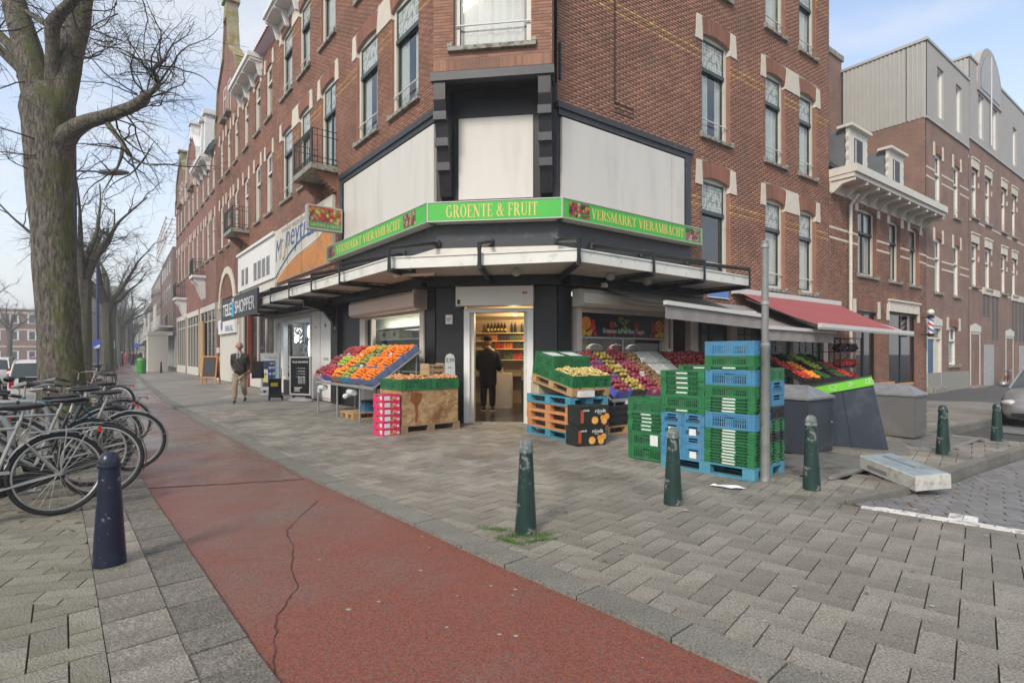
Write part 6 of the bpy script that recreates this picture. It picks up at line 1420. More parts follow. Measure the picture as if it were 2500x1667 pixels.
# two orange juice cartons, one on the other
m_bxd = M('carton_black', (.018, .024, .02), .45, var=.2)
def ronda(label, loc, rz, w=.52, d=.34, h=.30):
    b = MB().box(0, w, 0, d, 0, h).build('fruit_carton', m_bxd, None, loc, rz); tag(b, label, 'carton', 'black orange cartons by the pallets')
    text('rónda', .2, .06, m_wl, b, 'lettering', (w*.52, -.001, h*.66), shear=.2); text('rónda', .11, .035, m_wl, b, 'lettering', (w*.12, -.001, h*.74), shear=.2); text('FRUIT', .07, .014, m_wl, b, 'small_lettering', (w*.62, -.001, h*.58))
    for x, z, r in ((w*.52, h*.28, .062), (w*.84, h*.22, .055), (w*.93, h*.45, .05), (w*.78, h*.40, .04)):
        disc(b, x, z, r, (.7, .28, .04), 'orange_rim', -.002-.0005*int(x*9)); disc(b, x, z, r*.8, (.75, .4, .12), 'orange_flesh', -.0042-.0005*int(x*9)) if r > .052 else None
    MB().box(.02, .075, -.003, 0, .05, h*.8).build('red_strip', M('strip_red', (.4, .06, .03), .5), b)
    return b
rz0 = math.atan2(.19, .41)
ronda('lower black carton with printed oranges on the pavement by the stacked pallets', (1.0, 8.30, 0), rz0); ronda('upper black carton with printed oranges resting on the lower one', (1.045, 8.36, .302), rz0, .54, .36, .31)
# --- OSB bin with onions, left of the door
A3 = AR+rad(3); O3 = (-1.97, 9.60)
d3 = Vector((math.cos(A3), math.sin(A3), 0)); e3 = Vector((-math.sin(A3), math.cos(A3), 0))
def at3(x, y, z): p = Vector((O3[0], O3[1], z))+d3*x+e3*y; return tuple(p)
pallet('brown pallet under the chipboard onion bin', at3(0, 0, 0), A3, M('pallet_brown', (.26, .17, .10), .85, var=.3, ns=7, objr=.12), 1.25, .9, group=None)
def osbmat():
    m = bpy.data.materials.new('chipboard'); m.use_nodes = True; t = m.node_tree; b = t.nodes['Principled BSDF']; b.inputs['Roughness'].default_value = .7
    tc = N(t, 'ShaderNodeTexCoord'); cols = None
    mpz = N(t, 'ShaderNodeMapping'); mpz.inputs['Rotation'].default_value = (.4, .7, .9); mpz.inputs['Scale'].default_value = (1, 4, 1.6); t.links.new(tc.outputs['Object'], mpz.inputs[0])
    v = N(t, 'ShaderNodeTexVoronoi', i_Scale=11.0); t.links.new(mpz.outputs[0], v.inputs['Vector']); s = N(t, 'ShaderNodeSeparateColor'); t.links.new(v.outputs['Color'], s.inputs[0])
    r = N(t, 'ShaderNodeValToRGB'); e = r.color_ramp.elements; e[0].color = (.25, .14, .06, 1); e[1].color = (.48, .31, .15, 1); t.links.new(s.outputs[0], r.inputs[0])
    n = N(t, 'ShaderNodeTexNoise', i_Scale=2.2, i_Detail=4.); t.links.new(tc.outputs['Object'], n.inputs['Vector']); q = N(t, 'ShaderNodeMapRange', n_1=.56, n_2=.68); t.links.new(n.outputs['Fac'], q.inputs[0])
    mm = N(t, 'ShaderNodeMixRGB'); mm.inputs['Color2'].default_value = (.20, .09, .03, 1); t.links.new(q.outputs[0], mm.inputs['Fac']); t.links.new(r.outputs[0], mm.inputs['Color1']); t.links.new(mm.outputs[0], b.inputs['Base Color']); return m
bn_ = thing('chipboard_bin', 'large chipboard box with rust coloured stain holding up the onion crates', 'wooden box', at3(.02, .02, .144), A3)
m_osb = osbmat()
for nm, a in (('front_panel', (.0, 1.2, 0, .02, 0, .63)), ('back_panel', (.0, 1.2, .84, .86, 0, .63)), ('side_panel', (.0, .02, .02, .84, 0, .63)), ('side_panel', (1.18, 1.2, .02, .84, 0, .63)), ('lid', (.02, 1.18, .02, .84, .60, .62))): MB().box(*a).build(nm, m_osb, bn_)
mb = MB(); mb.prism([(.20, .58), (.30, .60), (.42, .56), (.40, .42), (.33, .34), (.335, .2), (.32, .05), (.27, .04), (.28, .2), (.26, .36), (.16, .44)], .001, off=-.0015); mb.build('rust_stain', M('rust_stain', (.22, .075, .02), .7, var=.3, ns=12), bn_)
for i, (x, y) in enumerate(((0, 0), (.62, 0), (0, .42), (.62, .42))):
    nm = ('front left', 'front right', 'back left', 'back right')[i]
    crate('open', .61, .42, .2, G_, 'dark green onion crate on the chipboard bin, '+nm+' of four', at3(x+.0, y+.0, .775), A3, 'onion crates on the chipboard bin')
    pile('onions', m_on, 'heap of brown onions in the '+nm+' crate on the chipboard bin', .61, .42, .18, .036, at3(x, y, .775), A3, heap=.07, seed=i, sz=.85)
for k in range(2):
    b = MB().box(0, .38, 0, .28, 0, .012).box(0, .38, 0, .012, .012, .1).box(0, .38, .268, .28, .012, .1).box(0, .012, .012, .268, .012, .12).box(.368, .38, .012, .268, .012, .12).build('avocado_box', m_card, None, at3(.74, .30, 1.02+.105*k), A3+.1); tag(b, 'cardboard avocado box on the onions, '+('lower' if k == 0 else 'upper')+' of two', 'carton', 'avocado boxes on the onions')
    text('Avocados', .24, .055, m_blackp, b, 'lettering', (.10, -.001, .025), shear=.2); MB().tube([(.055+.02*math.cos(a), -.002, .055+.02*math.sin(a)) for a in [k2*PI/5 for k2 in range(10)]], .004, 4, closed=True).build('ring_mark', m_blackp, b)
pc = thing('price_card', 'white round topped price card reading 0.99 stuck in the onions', 'price card', at3(1.1, .30, .98), A3)
MB().prism([(0, 0), (.24, 0), (.23, .36), (.20, .43), (.12, .46), (.04, .43), (.01, .36)], .006).build('card', m_label, pc); text('0,99', .19, .10, M('ink_grey', (.08, .08, .1), .6), pc, 'lettering', (.02, -.001, .27), d=.002); text('kilo', .08, .03, MATS['ink_grey'], pc, 'lettering', (.08, -.001, .17), d=.002)
# pink strawberry cartons
m_sb = M('carton_pink', (.66, .03, .13), .5, var=.15, ns=12, dirt=(.18, .42, .06), ds=9, dk=(.60, .62)); A4 = math.atan2(.21, .23)
for k in range(6):
    b = MB().box(0, .33, 0, .36, 0, .112).box(-.005, .335, -.005, .365, .112, .118).build('strawberry_carton', m_sb, None, (-2.225+rj.uniform(-.004, .004), 9.36, .12*k), A4+rj.uniform(-.02, .02)); tag(b, 'pink and green strawberry carton, '+ORD[k]+' of the six on the pavement', 'carton', 'pink strawberry cartons beside the chipboard bin')
    MB().box(.02, .13, -.003, -.0005, .02, .095).build('paper_label', m_label, b); MB().box(.27, .31, -.003, -.0005, .02, .06).build('small_label', m_label, b); MB().box(-.003, -.0005, .05, .11, .03, .09).build('white_print', m_label, b); MB().box(-.004, -.0005, .15, .24, .085, .1).build('hand_hole', m_blackp, b)
    for x, y in ((.2, .07), (.24, .05)): disc(b, x, y, .018, (.6, .4, .05), 'printed_flower', -.002)
# --- sloping fruit stall on the left wall
stl = thing('fruit_stall', 'steel legged sloping fruit stall along the left shop window', 'market stall', tuple(OL), AL)
m_galv = M('galvanised_steel', (.32, .32, .31), .45, metal=.4, var=.2, ns=8)
S0, S1, Zf, Zb, Of, Ob = -3.62, -.16, .80, 1.52, 1.32, .30
for x in (-3.55, -2.25, -.95, -.25):
    for off, zt in ((Of-.03, Zf-.04), (Ob+.05, Zb-.06)):
        if x == -.25 and off > 1: continue
        MB().tube([(x, -off, 0), (x, -off, zt)], .02, 8).tube([(x, -off, 0), (x, -off, .12)], .024, 8).build('leg', m_galv, stl)
MB().box(S0, S1, -Of-.02, -Of+.02, Zf-.08, Zf-.02).box(S0, S1, -Ob-.02, -Ob+.02, Zb-.08, Zb-.02).build('rail', m_galv, stl)
for x in (S0, -2.4, -1.3, S1-.04):
    MB().tube([(x+.02, -Of, Zf-.04), (x+.02, -Ob, Zb-.04)], .022, 6).build('side_rail', m_galv, stl)
sl_ = math.atan2(Zb-Zf, Of-Ob)
def slopecrate(frame_o, ang, x, k, nrow, Of, Ob, Zf, Zb, w, d, h, mat, lab, grp, fr, fm, r, heap, cat, ins=.012, seed=0, matf=None, wall=True):
    L = math.hypot(Of-Ob, Zb-Zf); s = L*k/nrow; sa = math.atan2(Zb-Zf, Of-Ob)
    R_ = Matrix.Rotation(ang, 4, 'Z') @ Matrix.Rotation(sa, 4, 'X')
    base = Vector(frame_o)+Matrix.Rotation(ang, 3, 'Z') @ Vector((x, -Of+math.cos(sa)*s, Zf+math.sin(sa)*s))
    key = ('t', w, d, h, mat.name)
    if key not in CM:
        mb = MB(); e = .012; mb.box(0, w, 0, d, 0, .01).box(0, w, 0, e, .01, h).box(0, w, d-e, d, .01, h).box(0, e, e, d-e, .01, h).box(w-e, w, e, d-e, .01, h).box(.0, .05, -.002, e+.03, h, h+.02).box(w-.05, w, -.002, e+.03, h, h+.02); CM[key] = mb.mesh('fruit_tray', mat)
    t = ob('fruit_tray', CM[key], None, tuple(base), rot=R_.to_euler()); tag(t, lab, 'tray', grp)
    if fr: pile(fr, fm, 'heap of '+fr+' in the '+lab, w, d, h*.8, r, tuple(base), rot=R_.to_euler(), heap=heap*1.5, seed=seed, cat=cat)
    return t, R_, base
m_tb = M('tray_blue_grey', (.13, .18, .32), .6, var=.35, ns=9, dirt=(.25, .2, .2), ds=9, dk=(.58, .62)); m_tp = M('tray_purple', (.12, .08, .38), .5, var=.2, ns=9); m_tw = M('tray_white', (.5, .46, .44), .6, var=.25, ns=9, dirt=(.45, .1, .12), ds=14, dk=(.55, .6)); m_tc = M('tray_cyan', (.05, .25, .42), .5, var=.15); m_tbr = M('tray_brown', (.28, .17, .10), .7, var=.2)
ROWN = ('front row', 'middle row', 'back row')
cols = [(-.73, [(m_tb, 'mandarins', m_mand, .030)]*3, 'blue grey'), (-1.30, [(m_tb, 'mandarins', m_mand, .030)]*3, 'blue grey'), (-1.87, [(m_tc, 'pears', m_pear, .034)]*3, 'cyan'), (-2.44, [(m_tbr, 'oranges', m_oran, .040)]*3, 'brown'),
        (-3.02, [(m_tp, 'red apples', m_redap, .038), (m_tp, 'green apples', m_grap, .036), (m_tw, 'dark red apples', m_redap, .036)], 'purple'), (-3.60, [(m_tw, 'pink apples', m_pink_, .036)]*3, 'white')]
for ci, (x, rows, cn) in enumerate(cols):
    for k, (tm, fr_, fm, r) in enumerate(rows):
        cn_ = {'tray_blue_grey': 'blue grey', 'tray_cyan': 'cyan', 'tray_brown': 'brown', 'tray_purple': 'purple', 'tray_white': 'white'}[tm.name]
        slopecrate(OL, AL, x, k, 3, Of, Ob, Zf, Zb, .555, .405, .13, tm, cn_+' tray of '+fr_+', '+ROWN[k]+', '+('first', 'second', 'third', 'fourth', 'fifth', 'sixth')[ci]+' column from the shop door', 'trays on the left fruit stall', fr_, fm, r, .06, fr_, seed=k+ci)
m_plas_ = M('clear_plastic', (.62, .64, .64), .25, var=.2, ns=14)
for i, (x, z) in enumerate(((-3.3, .62), (-1.5, .60))):
    t = thing('plastic_bag_roll', 'roll of thin white plastic bags hanging under the left stall, '+('left' if i == 0 else 'right')+' one', 'bag roll', tuple(PL(-x, 1.25, z)), AL); mb = MB(); mb.tube([(-.14, 0, 0), (.14, 0, 0)], .07, 12); mb.build('roll', m_plas_, t)
    mb = MB(); [mb.ball((-.16-.05*q, rj.uniform(-.04, .04), -.02-.04*q), .06, 7, 5) for q in range(3)]; mb.build('loose_bag', m_plas_, t)
pallet('wooden pallet with blue crates under the left fruit stall', (-3.45, 11.72, 0), AR, m_wood, 1.1, .8, group=None)
for k in range(3): crate('open' if k == 0 else 'fold', .6, .4, .16 if k == 0 else .04, B_ if k < 2 else K_, ('open blue crate', 'folded blue crate', 'folded black crate')[k]+' on the pallet under the left stall', (-3.25, 11.95, .144+(0, .16, .2)[k]), AR, 'crates under the left stall', lab=False)
# --- sloping stall on the right wall
str_ = thing('fruit_stall', 'long sloping fruit stall under the grey awning on the right wall', 'market stall', tuple(OR), AR)
Of2, Ob2, Zf2, Zb2 = 1.45, .30, .62, 1.38
for x in (.15, 1.5, 3.0, 4.4):
    for off, zt in ((Of2-.03, Zf2-.03), (Ob2+.05, Zb2-.06)): MB().tube([(x, -off, 0), (x, -off, zt)], .02, 8).build('leg', m_galv, str_)
MB().box(.05, 4.6, -Of2-.02, -Of2+.02, Zf2-.07, Zf2-.01).box(.05, 4.6, -Ob2-.02, -Ob2+.02, Zb2-.07, Zb2-.01).build('rail', m_galv, str_)
for x in (.05, 1.6, 3.1, 4.5): MB().tube([(x, -Of2, Zf2-.04), (x, -Ob2, Zb2-.04)], .022, 6).build('side_rail', m_galv, str_)
m_t2 = M('tray_royal_blue', (.10, .12, .45), .5, var=.2, ns=9); m_t3 = M('tray_dark_print', (.06, .045, .04), .5, var=.6, ns=12); m_t4 = M('tray_magenta_edge', (.5, .08, .2), .6, var=.2); m_film = M('cling_film', (.5, .53, .50), .18, var=.2, ns=9, spec=.8); m_tk = M('tray_black_red', (.20, .02, .025), .4, var=.3)
m_pun = M('red_punnet', (.30, .025, .03), .25, var=.8, ns=22, isl=.3, spec=.7)
cols2 = [(.12, .42, m_t2, 'royal blue', 'pink dragon fruits', m_pink_, .05), (.55, .40, m_t3, 'dark printed', 'yellow mangoes', m_yel, .045), (.96, .42, m_t4, 'magenta edged', 'pink pomegranates', m_pink_, .045), (1.39, .40, m_tbr, 'brown', 'ginger and kiwis', m_kiwi, .036), (1.80, .42, m_film, 'film wrapped', None, None, 0), (2.23, .42, m_film, 'film wrapped grey', None, None, 0),
         (2.68, .44, m_tk, 'red and black', 'strawberry punnets', m_pun, .05), (3.14, .44, m_tk, 'dark red', 'cherry punnets', m_pun, .05), (3.60, .44, m_tk, 'black', 'berry punnets', m_pun, .05), (4.06, .44, m_tk, 'dark', 'raspberry punnets', m_pun, .05)]
for ci, (x, w, tm, cn, fr_, fm, r) in enumerate(cols2):
    for k in range(3):
        lab = cn+' tray '+('of '+fr_+', ' if fr_ else 'with clear lid, ')+ROWN[k]+' of the right stall, '+('first', 'second', 'third', 'fourth', 'fifth', 'sixth', 'seventh', 'eighth', 'ninth', 'tenth')[ci]+' column'
        t, R_, base = slopecrate(OR, AR, x, k, 3, Of2, Ob2, Zf2, Zb2, w, .44, .14, tm, lab, 'trays on the right fruit stall', fr_, fm, r, .05, fr_.split()[-1] if fr_ else None, seed=ci*3+k)
        if not fr_: 
            mb = MB(); mb.box(.01, w-.01, .01, .43, .10, .15, tp=.03); mb.build('film_lid', m_film, t)
        if ci in (2, 3): 
            c_ = ob('price_slip', lab_s, t, (w*.5, -.004, .11)); c_.scale = (1., 1, 1)
for i, (fo, fa2, x, of, z, nm) in enumerate(((OL, AL, -.75, .75, 1.34, 'left stall among the mandarins, nearest the door'), (OL, AL, -1.35, 1.15, 1.08, 'left stall above the front mandarins'), (OL, AL, -2.2, .8, 1.32, 'left stall between pears and oranges'), (OL, AL, -3.1, .75, 1.34, 'left stall by the green apples'), (OR, AR, .75, .95, 1.12, 'right stall above the dragon fruit'), (OR, AR, 1.2, 1.15, .98, 'right stall on the magenta trays'), (OR, AR, 1.7, .75, 1.24, 'right stall by the ginger'), (OR, AR, 2.9, .5, 1.44, 'right stall by the punnets'))):
    p = Vector(fo)+Matrix.Rotation(fa2, 3, 'Z') @ Vector((x, -of, z)); o = MB().box(0, .13, 0, .003, 0, .11).build('price_card', m_label, None, tuple(p)); o.rotation_euler = (rad(-20), rj.uniform(-.1, .1), fa2); tag(o, 'small white price card on the '+nm, 'price card', 'small price cards'); text(('1,99', '0,99', '1,50', '2,49')[i % 4], .09, .045, MATS['ink_grey'], o, 'lettering', (.02, -.002, .035), d=.001)
t = thing('plastic_bag_roll', 'roll of thin white plastic bags hanging under the right stall', 'bag roll', tuple(PR(.55, 1.5, .50)), AR); MB().tube([(-.14, 0, 0), (.14, 0, 0)], .07, 12).build('roll', m_plas_, t); mb = MB(); [mb.ball((.16+.05*q, rj.uniform(-.04, .04), -.03*q), .055, 7, 5) for q in range(3)]; mb.build('loose_bag', m_plas_, t)
pallet('wooden pallet with black crates under the right fruit stall', (1.62, 9.46, 0), AR, m_wood, 1.2, .8, group=None)
for k in range(3):
    crate('open', .6, .4, .12, K_, 'black crate under the right stall, '+ORD[k]+' in its pile', (1.68, 9.55, .144+.12*k), AR, 'crates under the right stall'); 
for k in range(2): crate('open', .6, .4, .18, B_, 'blue crate under the right stall, '+('lower' if k == 0 else 'upper')+' one', (2.18, 9.92, .144+.18*k), AR, 'crates under the right stall')
# --- vegetable racks under the red awning
vs = thing('vegetable_stall', 'black sloping vegetable stall under the red awning', 'market stall', tuple(OR), AR)
for x in (6.5, 7.8, 9.1):
    for off, zt in ((1.75, .68), (.6, 1.28)): MB().tube([(x, -off, -.2), (x, -off, zt)], .02, 8).build('leg', m_blackp, vs)
MB().box(6.4, 9.2, -1.8, -1.74, .62, .70).box(6.4, 9.2, -.62, -.56, 1.24, 1.32).build('rail', m_blackp, vs)
m_tom = M('tomato', (.50, .035, .02), .25, var=.2, isl=.2); m_cuc = M('dark_green_veg', (.03, .10, .02), .35, var=.3, isl=.35)
vc = [(6.45, m_tom, 'tomatoes'), (6.92, m_oran, 'peppers'), (7.39, m_cuc, 'cucumbers'), (7.86, m_grap, 'limes'), (8.33, m_cuc, 'courgettes'), (8.80, m_tom, 'red peppers')]
for ci, (x, fm, fr_) in enumerate(vc):
    for k in range(3):
        if (ci+k) % 4 == 3: fr2 = None
        else: fr2 = fr_
        slopecrate(OR, AR, x, k, 3, 1.8, .6, .70, 1.32, .45, .44, .13, K_, 'black tray '+('of '+fr2 if fr2 else 'standing empty')+', '+ROWN[k]+' under the red awning, '+('first', 'second', 'third', 'fourth', 'fifth', 'sixth')[ci]+' column', 'trays on the vegetable stall', fr2, fm, .04, .03, fr_.split()[-1], seed=ci+k)
for i, (x, c) in enumerate(((6.5, 'apples'), (7.0, 'oranges'), (7.5, 'limes'))):
    b = crate('open', .48, .36, .14, M('crate_lime', (.22, .42, .04), .45) if i else m_tbr, ('brown', 'lime green', 'bright green')[i]+' crate of '+c+' at the foot of the vegetable stall', tuple(PR(x, 2.3, .42)), AR, 'low crates before the vegetable stall', lab=False)
    pile(c, (m_redap, m_oran, m_grap)[i], 'heap of '+c+' in the low crate before the vegetable stall', .48, .36, .12, .04, tuple(PR(x, 2.3, .42)), AR, seed=i)
tag(MB().box(6.4, 8.1, -2.35, -1.9, -.1, .42).build('low_bench', m_blackp, None, tuple(OR), AR), 'low black bench carrying bright fruit crates', 'bench')
rk = thing('net_bag_rack', 'dark metal rack filled with red net bags beside the vegetable stall', 'rack', tuple(PR(9.35, .55, -.1)), AR)
for x in (0, 1.4):
    for y in (-.9, -.15): MB().tube([(x, y, -.1), (x, y, 2.0)], .022, 6).build('post', m_blackp, rk)
for z in (.75, 1.15, 1.6, 2.0): MB().box(0, 1.4, -.9, -.15, z-.02, z).build('shelf', m_blackp, rk)
m_net = M('red_net', (.42, .02, .015), .4, var=.5, ns=30, isl=.2); m_bagd = M('dark_bag', (.05, .02, .02), .35, var=.4)
for z, nm in ((.75, 'lowest'), (1.15, 'middle'), (1.6, 'top')):
    for k in range(6):
        p = PR(9.47+.22*k, .55+.75+.02*rj.random(), z-.1); mb = MB(); mb.ball((0, 0, .10), .125, 8, 6, .75).ball((.02, -.04, .18), .06, 6, 4)
        rb = random.Random(k*7+int(z*10)); mb.v = [(a+rb.gauss(0, .012), b+rb.gauss(0, .012), c+rb.gauss(0, .01)) for a, b, c in mb.v]
        tag(mb.build('net_bag', m_net if z < 1.5 else m_bagd, None, tuple(p)), ('red net bag' if z < 1.5 else 'dark bag')+' on the '+nm+' shelf of the metal rack', 'net bag', 'net bags on the metal rack')
wc = thing('slatted_crate', 'orange wooden slatted crate standing behind the sloped container', 'crate', tuple(PR(10.3, 2.6, -.12)), AR)
for x in (0, .45, .9):
    MB().box(x, x+.05, 0, .05, 0, .75).box(x, x+.05, .45, .5, 0, .75).build('post', m_wood, wc)
for z in (.12, .32, .52, .68): MB().box(0, .95, -.015, 0, z, z+.07).build('slat', M('slat_orange', (.5, .28, .14), .75), wc); MB().box(0, .95, .5, .515, z, z+.07).build('slat', MATS['slat_orange'], wc)
# ------------------------------------------------------------ bollards, poles, containers
m_bolg = M('bollard_green', (.012, .036, .030), .35, var=.25, ns=6, spec=.5, dirt=(.16, .17, .165), ds=9, dk=(.57, .60)); m_bolb = M('bollard_blue', (.008, .012, .030), .3, var=.25, ns=6, spec=.5, dirt=(.12, .13, .16), ds=22, dk=(.62, .66))
def bollard(label, x, y, mat, h=.74, grp='green cast iron bollards', r=.088, cap=None, lean=0):
    t = thing('bollard', label, 'bollard', (x, y, gz(x, y)), grp and 0., grp)
    MB().lathe([(r, 0), (r*.99, .02), (r*.62, h*.82), (r*.62, h*.86)], 24).build('post', mat, t, smooth=True)
    MB().lathe([(r*.70, h*.86), (r*.72, h*.875), (r*.70, h*.89), (r*.64, h*.895), (r*.63, h*.93), (r*.5, h*.975), (r*.25, h*.998), (.002, h)], 24).build('cap', cap or mat, t, smooth=True)
    t.rotation_euler = (lean, lean*.5, 0); return t
m_cap1 = M('bollard_cap_worn', (.10, .13, .12), .5, var=.3, ns=12, dirt=(.3, .3, .28), ds=14, dk=(.5, .56))
bollard('dark blue bollard on the left pavement beside the cycle path', -2.74, 3.68, m_bolb, .76, None, .098)
bollard('green bollard with scraped grey patches, nearest to the kerb of the cycle path', .11, 4.32, m_bolg, .745, cap=m_cap1, lean=.01)
bollard('green bollard in front of the stacked blue crates', 1.53, 5.14, m_bolg, .73, cap=m_cap1)
bollard('green bollard right of the steel pole before the dark container', 3.16, 5.70, m_bolg, .78, cap=m_cap1, lean=-.01)
bollard('green bollard between the second steel plate and the side street', 6.17, 7.74, m_bolg, .70)
bollard('green bollard nearest to the silver car', 8.25, 9.2, m_bolg, .64)
for i, (x, y) in enumerate(((-27.9, 37.2), (-32.6, 43.9), (-27.0, 41.6), (-24.3, 40.4))): bollard(('small dark bollard by the far trees, nearer one', 'small dark bollard by the far trees, further one', 'dark bollard on the far pavement near the green bin', 'dark bollard before the far blackboard')[i], x, y, m_bolb, .85, 'dark bollards down the street')
pl = thing('steel_pole', 'grey steel pole with an edge-on traffic sign beside the crate stacks', 'sign pole', (2.855, 6.10, 0)); m_pole = M('grey_pole', (.22, .225, .215), .5, metal=.2, var=.25, ns=4, dirt=(.13, .12, .10), ds=6, dk=(.55, .7))
MB().lathe([(.066, 0), (.058, .03), (.053, .05), (.048, 1.48), (.056, 1.49), (.056, 1.53), (.038, 1.55), (.038, 2.70), (.0, 2.705)], 20).build('pole', m_pole, pl, smooth=True)
MB().tube([(0, 0, 2.62), (0, 0, 2.66)], .047, 12).tube([(0, 0, 1.98), (0, 0, 2.02)], .047, 12).build('clamp', m_galv, pl)
MB().box(.04, .30, -.012, .012, 1.96, 2.70).build('sign_plate', M('sign_back', (.42, .42, .41), .5), pl).rotation_euler = (0, 0, rad(62))
# waste containers
m_ct = M('container_anthracite', (.042, .05, .065), .42, metal=.1, var=.15, ns=2, dirt=(.085, .09, .10), ds=2, dk=(.55, .75), spec=.5); m_ctg = M('container_grey', (.15, .145, .138), .5, metal=.2, var=.12, ns=2, dirt=(.20, .19, .18), ds=3, dk=(.5, .8)); m_ctt = M('container_lid', (.20, .205, .21), .45, metal=.2, var=.25, ns=4, dirt=(.30, .30, .29), ds=5, dk=(.5, .75))
def boxcont(label, x, y, w, d, h, ht, mat, zs=0):
    z = gz(x, y)+zs; t = thing('waste_container', label, 'waste container', (x, y, z), AR)
    MB().box(0, w, 0, d, .02, h).build('body', mat, t); MB().box(.02, w-.02, -.012, 0, .06, h-.06).build('door', mat, t); MB().box(w, w+.012, .04, d-.04, .06, h-.06).build('door', mat, t) 
    MB().box(-.02, w+.02, -.03, d+.02, h, h+.03).build('rim', m_ctt, t)
    mb = MB(); mb.v = [(-.02, -.03, h+.03), (w+.02, -.03, h+.03), (w+.02, d+.02, h+.03), (-.02, d+.02, h+.03), (w*.5, d*.15, ht), (w*.5, d*.85, ht)]; mb.f = [(0, 1, 4), (1, 2, 5, 4), (2, 3, 5), (3, 0, 4, 5)]; mb.m = [0]*4; mb.build('lid', m_ctt, t)
    MB().ball((w-.06, -.014, h*.55), .012, 8, 5).build('lock', m_galv, t); return t
boxcont('dark grey waste container with pitched lid standing next to the crate stacks', 4.10, 7.52, .79, 1.05, .78, .97, m_ct)
boxcont('light grey waste container with pitched lid, furthest right of the three', 6.82, 9.17, .58, 1.15, .72, .92, m_ctg)
AB = math.atan2(-.54, .84); tb = thing('sloped_waste_container', 'large dark slanting waste container with a bright green food waste band', 'waste container', (5.50, 7.88, -.01), AB)
m_cb = M('container_navy', (.028, .038, .056), .38, var=.2, ns=1.5, dirt=(.075, .09, .11), ds=2.2, dk=(.5, .72), spec=.5)
mb = MB(); fr_ = [(-1.50, 0), (-.06, 0), (-.22, .985), (-1.03, .81)]; bk_ = [(-1.50, 0), (-.06, 0), (-.24, .70), (-1.0, .55)]
mb.v = [(x, 0, z) for x, z in fr_]+[(x, 1.0, z) for x, z in bk_]; mb.f = [(0, 1, 2, 3), (7, 6, 5, 4), (1, 5, 6, 2), (4, 0, 3, 7), (3, 2, 6, 7), (4, 5, 1, 0)]; mb.m = [0]*6; mb.build('body', m_cb, tb)
mb = MB(); mb.v = []; K = 7
for k in range(K+1):
    a = PI/2*k/K; mb.v += [(-.08+.08*math.sin(a), .08-.08*math.cos(a), 0), (-.24+.05*math.sin(a), .05-.05*math.cos(a), .985)]
for k in range(K): mb.f.append((2*k, 2*k+2, 2*k+3, 2*k+1)); mb.m.append(0)
mb.v += [(0, .92, 0), (-.21, .9, .70)]; mb.f.append((2*K, 2*K+2, 2*K+3, 2*K+1)); mb.m.append(0); mb.build('rounded_edge', m_cb, tb, smooth=60)
MB().prism([(-.845, .818), (-.185, .982), (-.215, 1.108), (-1.01, .912), (-1.03, .775)], .10, off=-.03).build('green_band', M('band_green', (.16, .52, .035), .45, var=.08), tb)
MB().prism([(-1.01, .914), (-.215, 1.11), (-.21, 1.125), (-1.0, .93)], .14, off=-.04).build('top_lid', m_ct, tb)
MB().prism([(-.462, .0), (-.452, .0), (-.581, .88), (-.591, .88)], .004, off=-.003).build('panel_seam', m_blackp, tb)
for k, x in enumerate((-.93, -.75, -.52, -.29)):
    z = .845+(x+.93)*.245; sh = ([(0, 0), (.06, 0), (.06, .03), (.0, .03)], [(0, 0), (.08, 0), (.08, .05), (.095, .07), (.065, .085), (.015, .085), (-.015, .07), (0, .05)], [(0, .08), (.02, 0), (.10, .05)], [(0, 0), (.10, 0), (.10, .05), (.04, .08), (0, .05)])[k]
    mb = MB(); mb.tube([(x+a, -.036, z+b*.8) for a, b in sh], .004, 4, closed=True); mb.build('food_icon', m_wl, tb)
    if k in (2, 3): MB().ball((x+.045, -.036, z+.03), .010, 6, 4).build('icon_dot', m_wl, tb)
tag(MB().box(-1.6, .25, -.22, 1.1, -.03, .03).build('concrete_base', m_kerb, None, (5.50, 7.88, -.01), AB), 'thin concrete slab under the slanting waste container', 'slab')
def chequer(label, P, z):
    t = thing('steel_plate', label, 'steel plate', (P[0][0], P[0][1], z)); q = [(x-P[0][0], y-P[0][1]) for x, y in P]
    m_pl = M('chequer_plate', (.30, .29, .265), .42, metal=.4, var=.25, ns=3, dirt=(.11, .095, .075), ds=3, dk=(.48, .66))
    MB().slab(q, 0, .012).build('plate', m_pl, t); mb = MB(); a = Vector(q[0]); u = Vector(q[1])-a; v = Vector(q[3])-a; nu, nv = int(u.length/.045), int(v.length/.045); un, vn = u.normalized(), v.normalized()
    for i in range(nu):
        for j in range(nv):
            c = a+u*((i+.5)/nu)+v*((j+.5)/nv); d = (un+vn if (i+j) % 2 else un-vn)*.014; e = Vector((-d.y, d.x))*.25
            mb.quad(*[(p.x, p.y, .015) for p in (c-d-e, c+d-e, c+d+e, c-d+e)])
    o = mb.build('raised_lugs', m_pl, t); o['kind'] = 'stuff'
    MB().slab([tuple(Vector(q[1])), tuple(Vector(q[2])), tuple(Vector(q[2])-un*.04), tuple(Vector(q[1])-un*.04)], .012, .035).build('edge_strip', m_galv, t)
PLATE1b = [(3.24, 6.51), (3.60, 6.10), (5.08, 7.16), (4.72, 7.60)]
chequer('chequered steel ground plate in front of the dark grey container', [(2.95, 6.83), (3.62, 6.10), (5.15, 7.18), (4.4, 8.0)], .004)
chequer('chequered steel ground plate beside the light grey container', [(5.85, 8.8), (6.66, 8.20), (8.08, 9.28), (7.3, 10.0)], -.035)
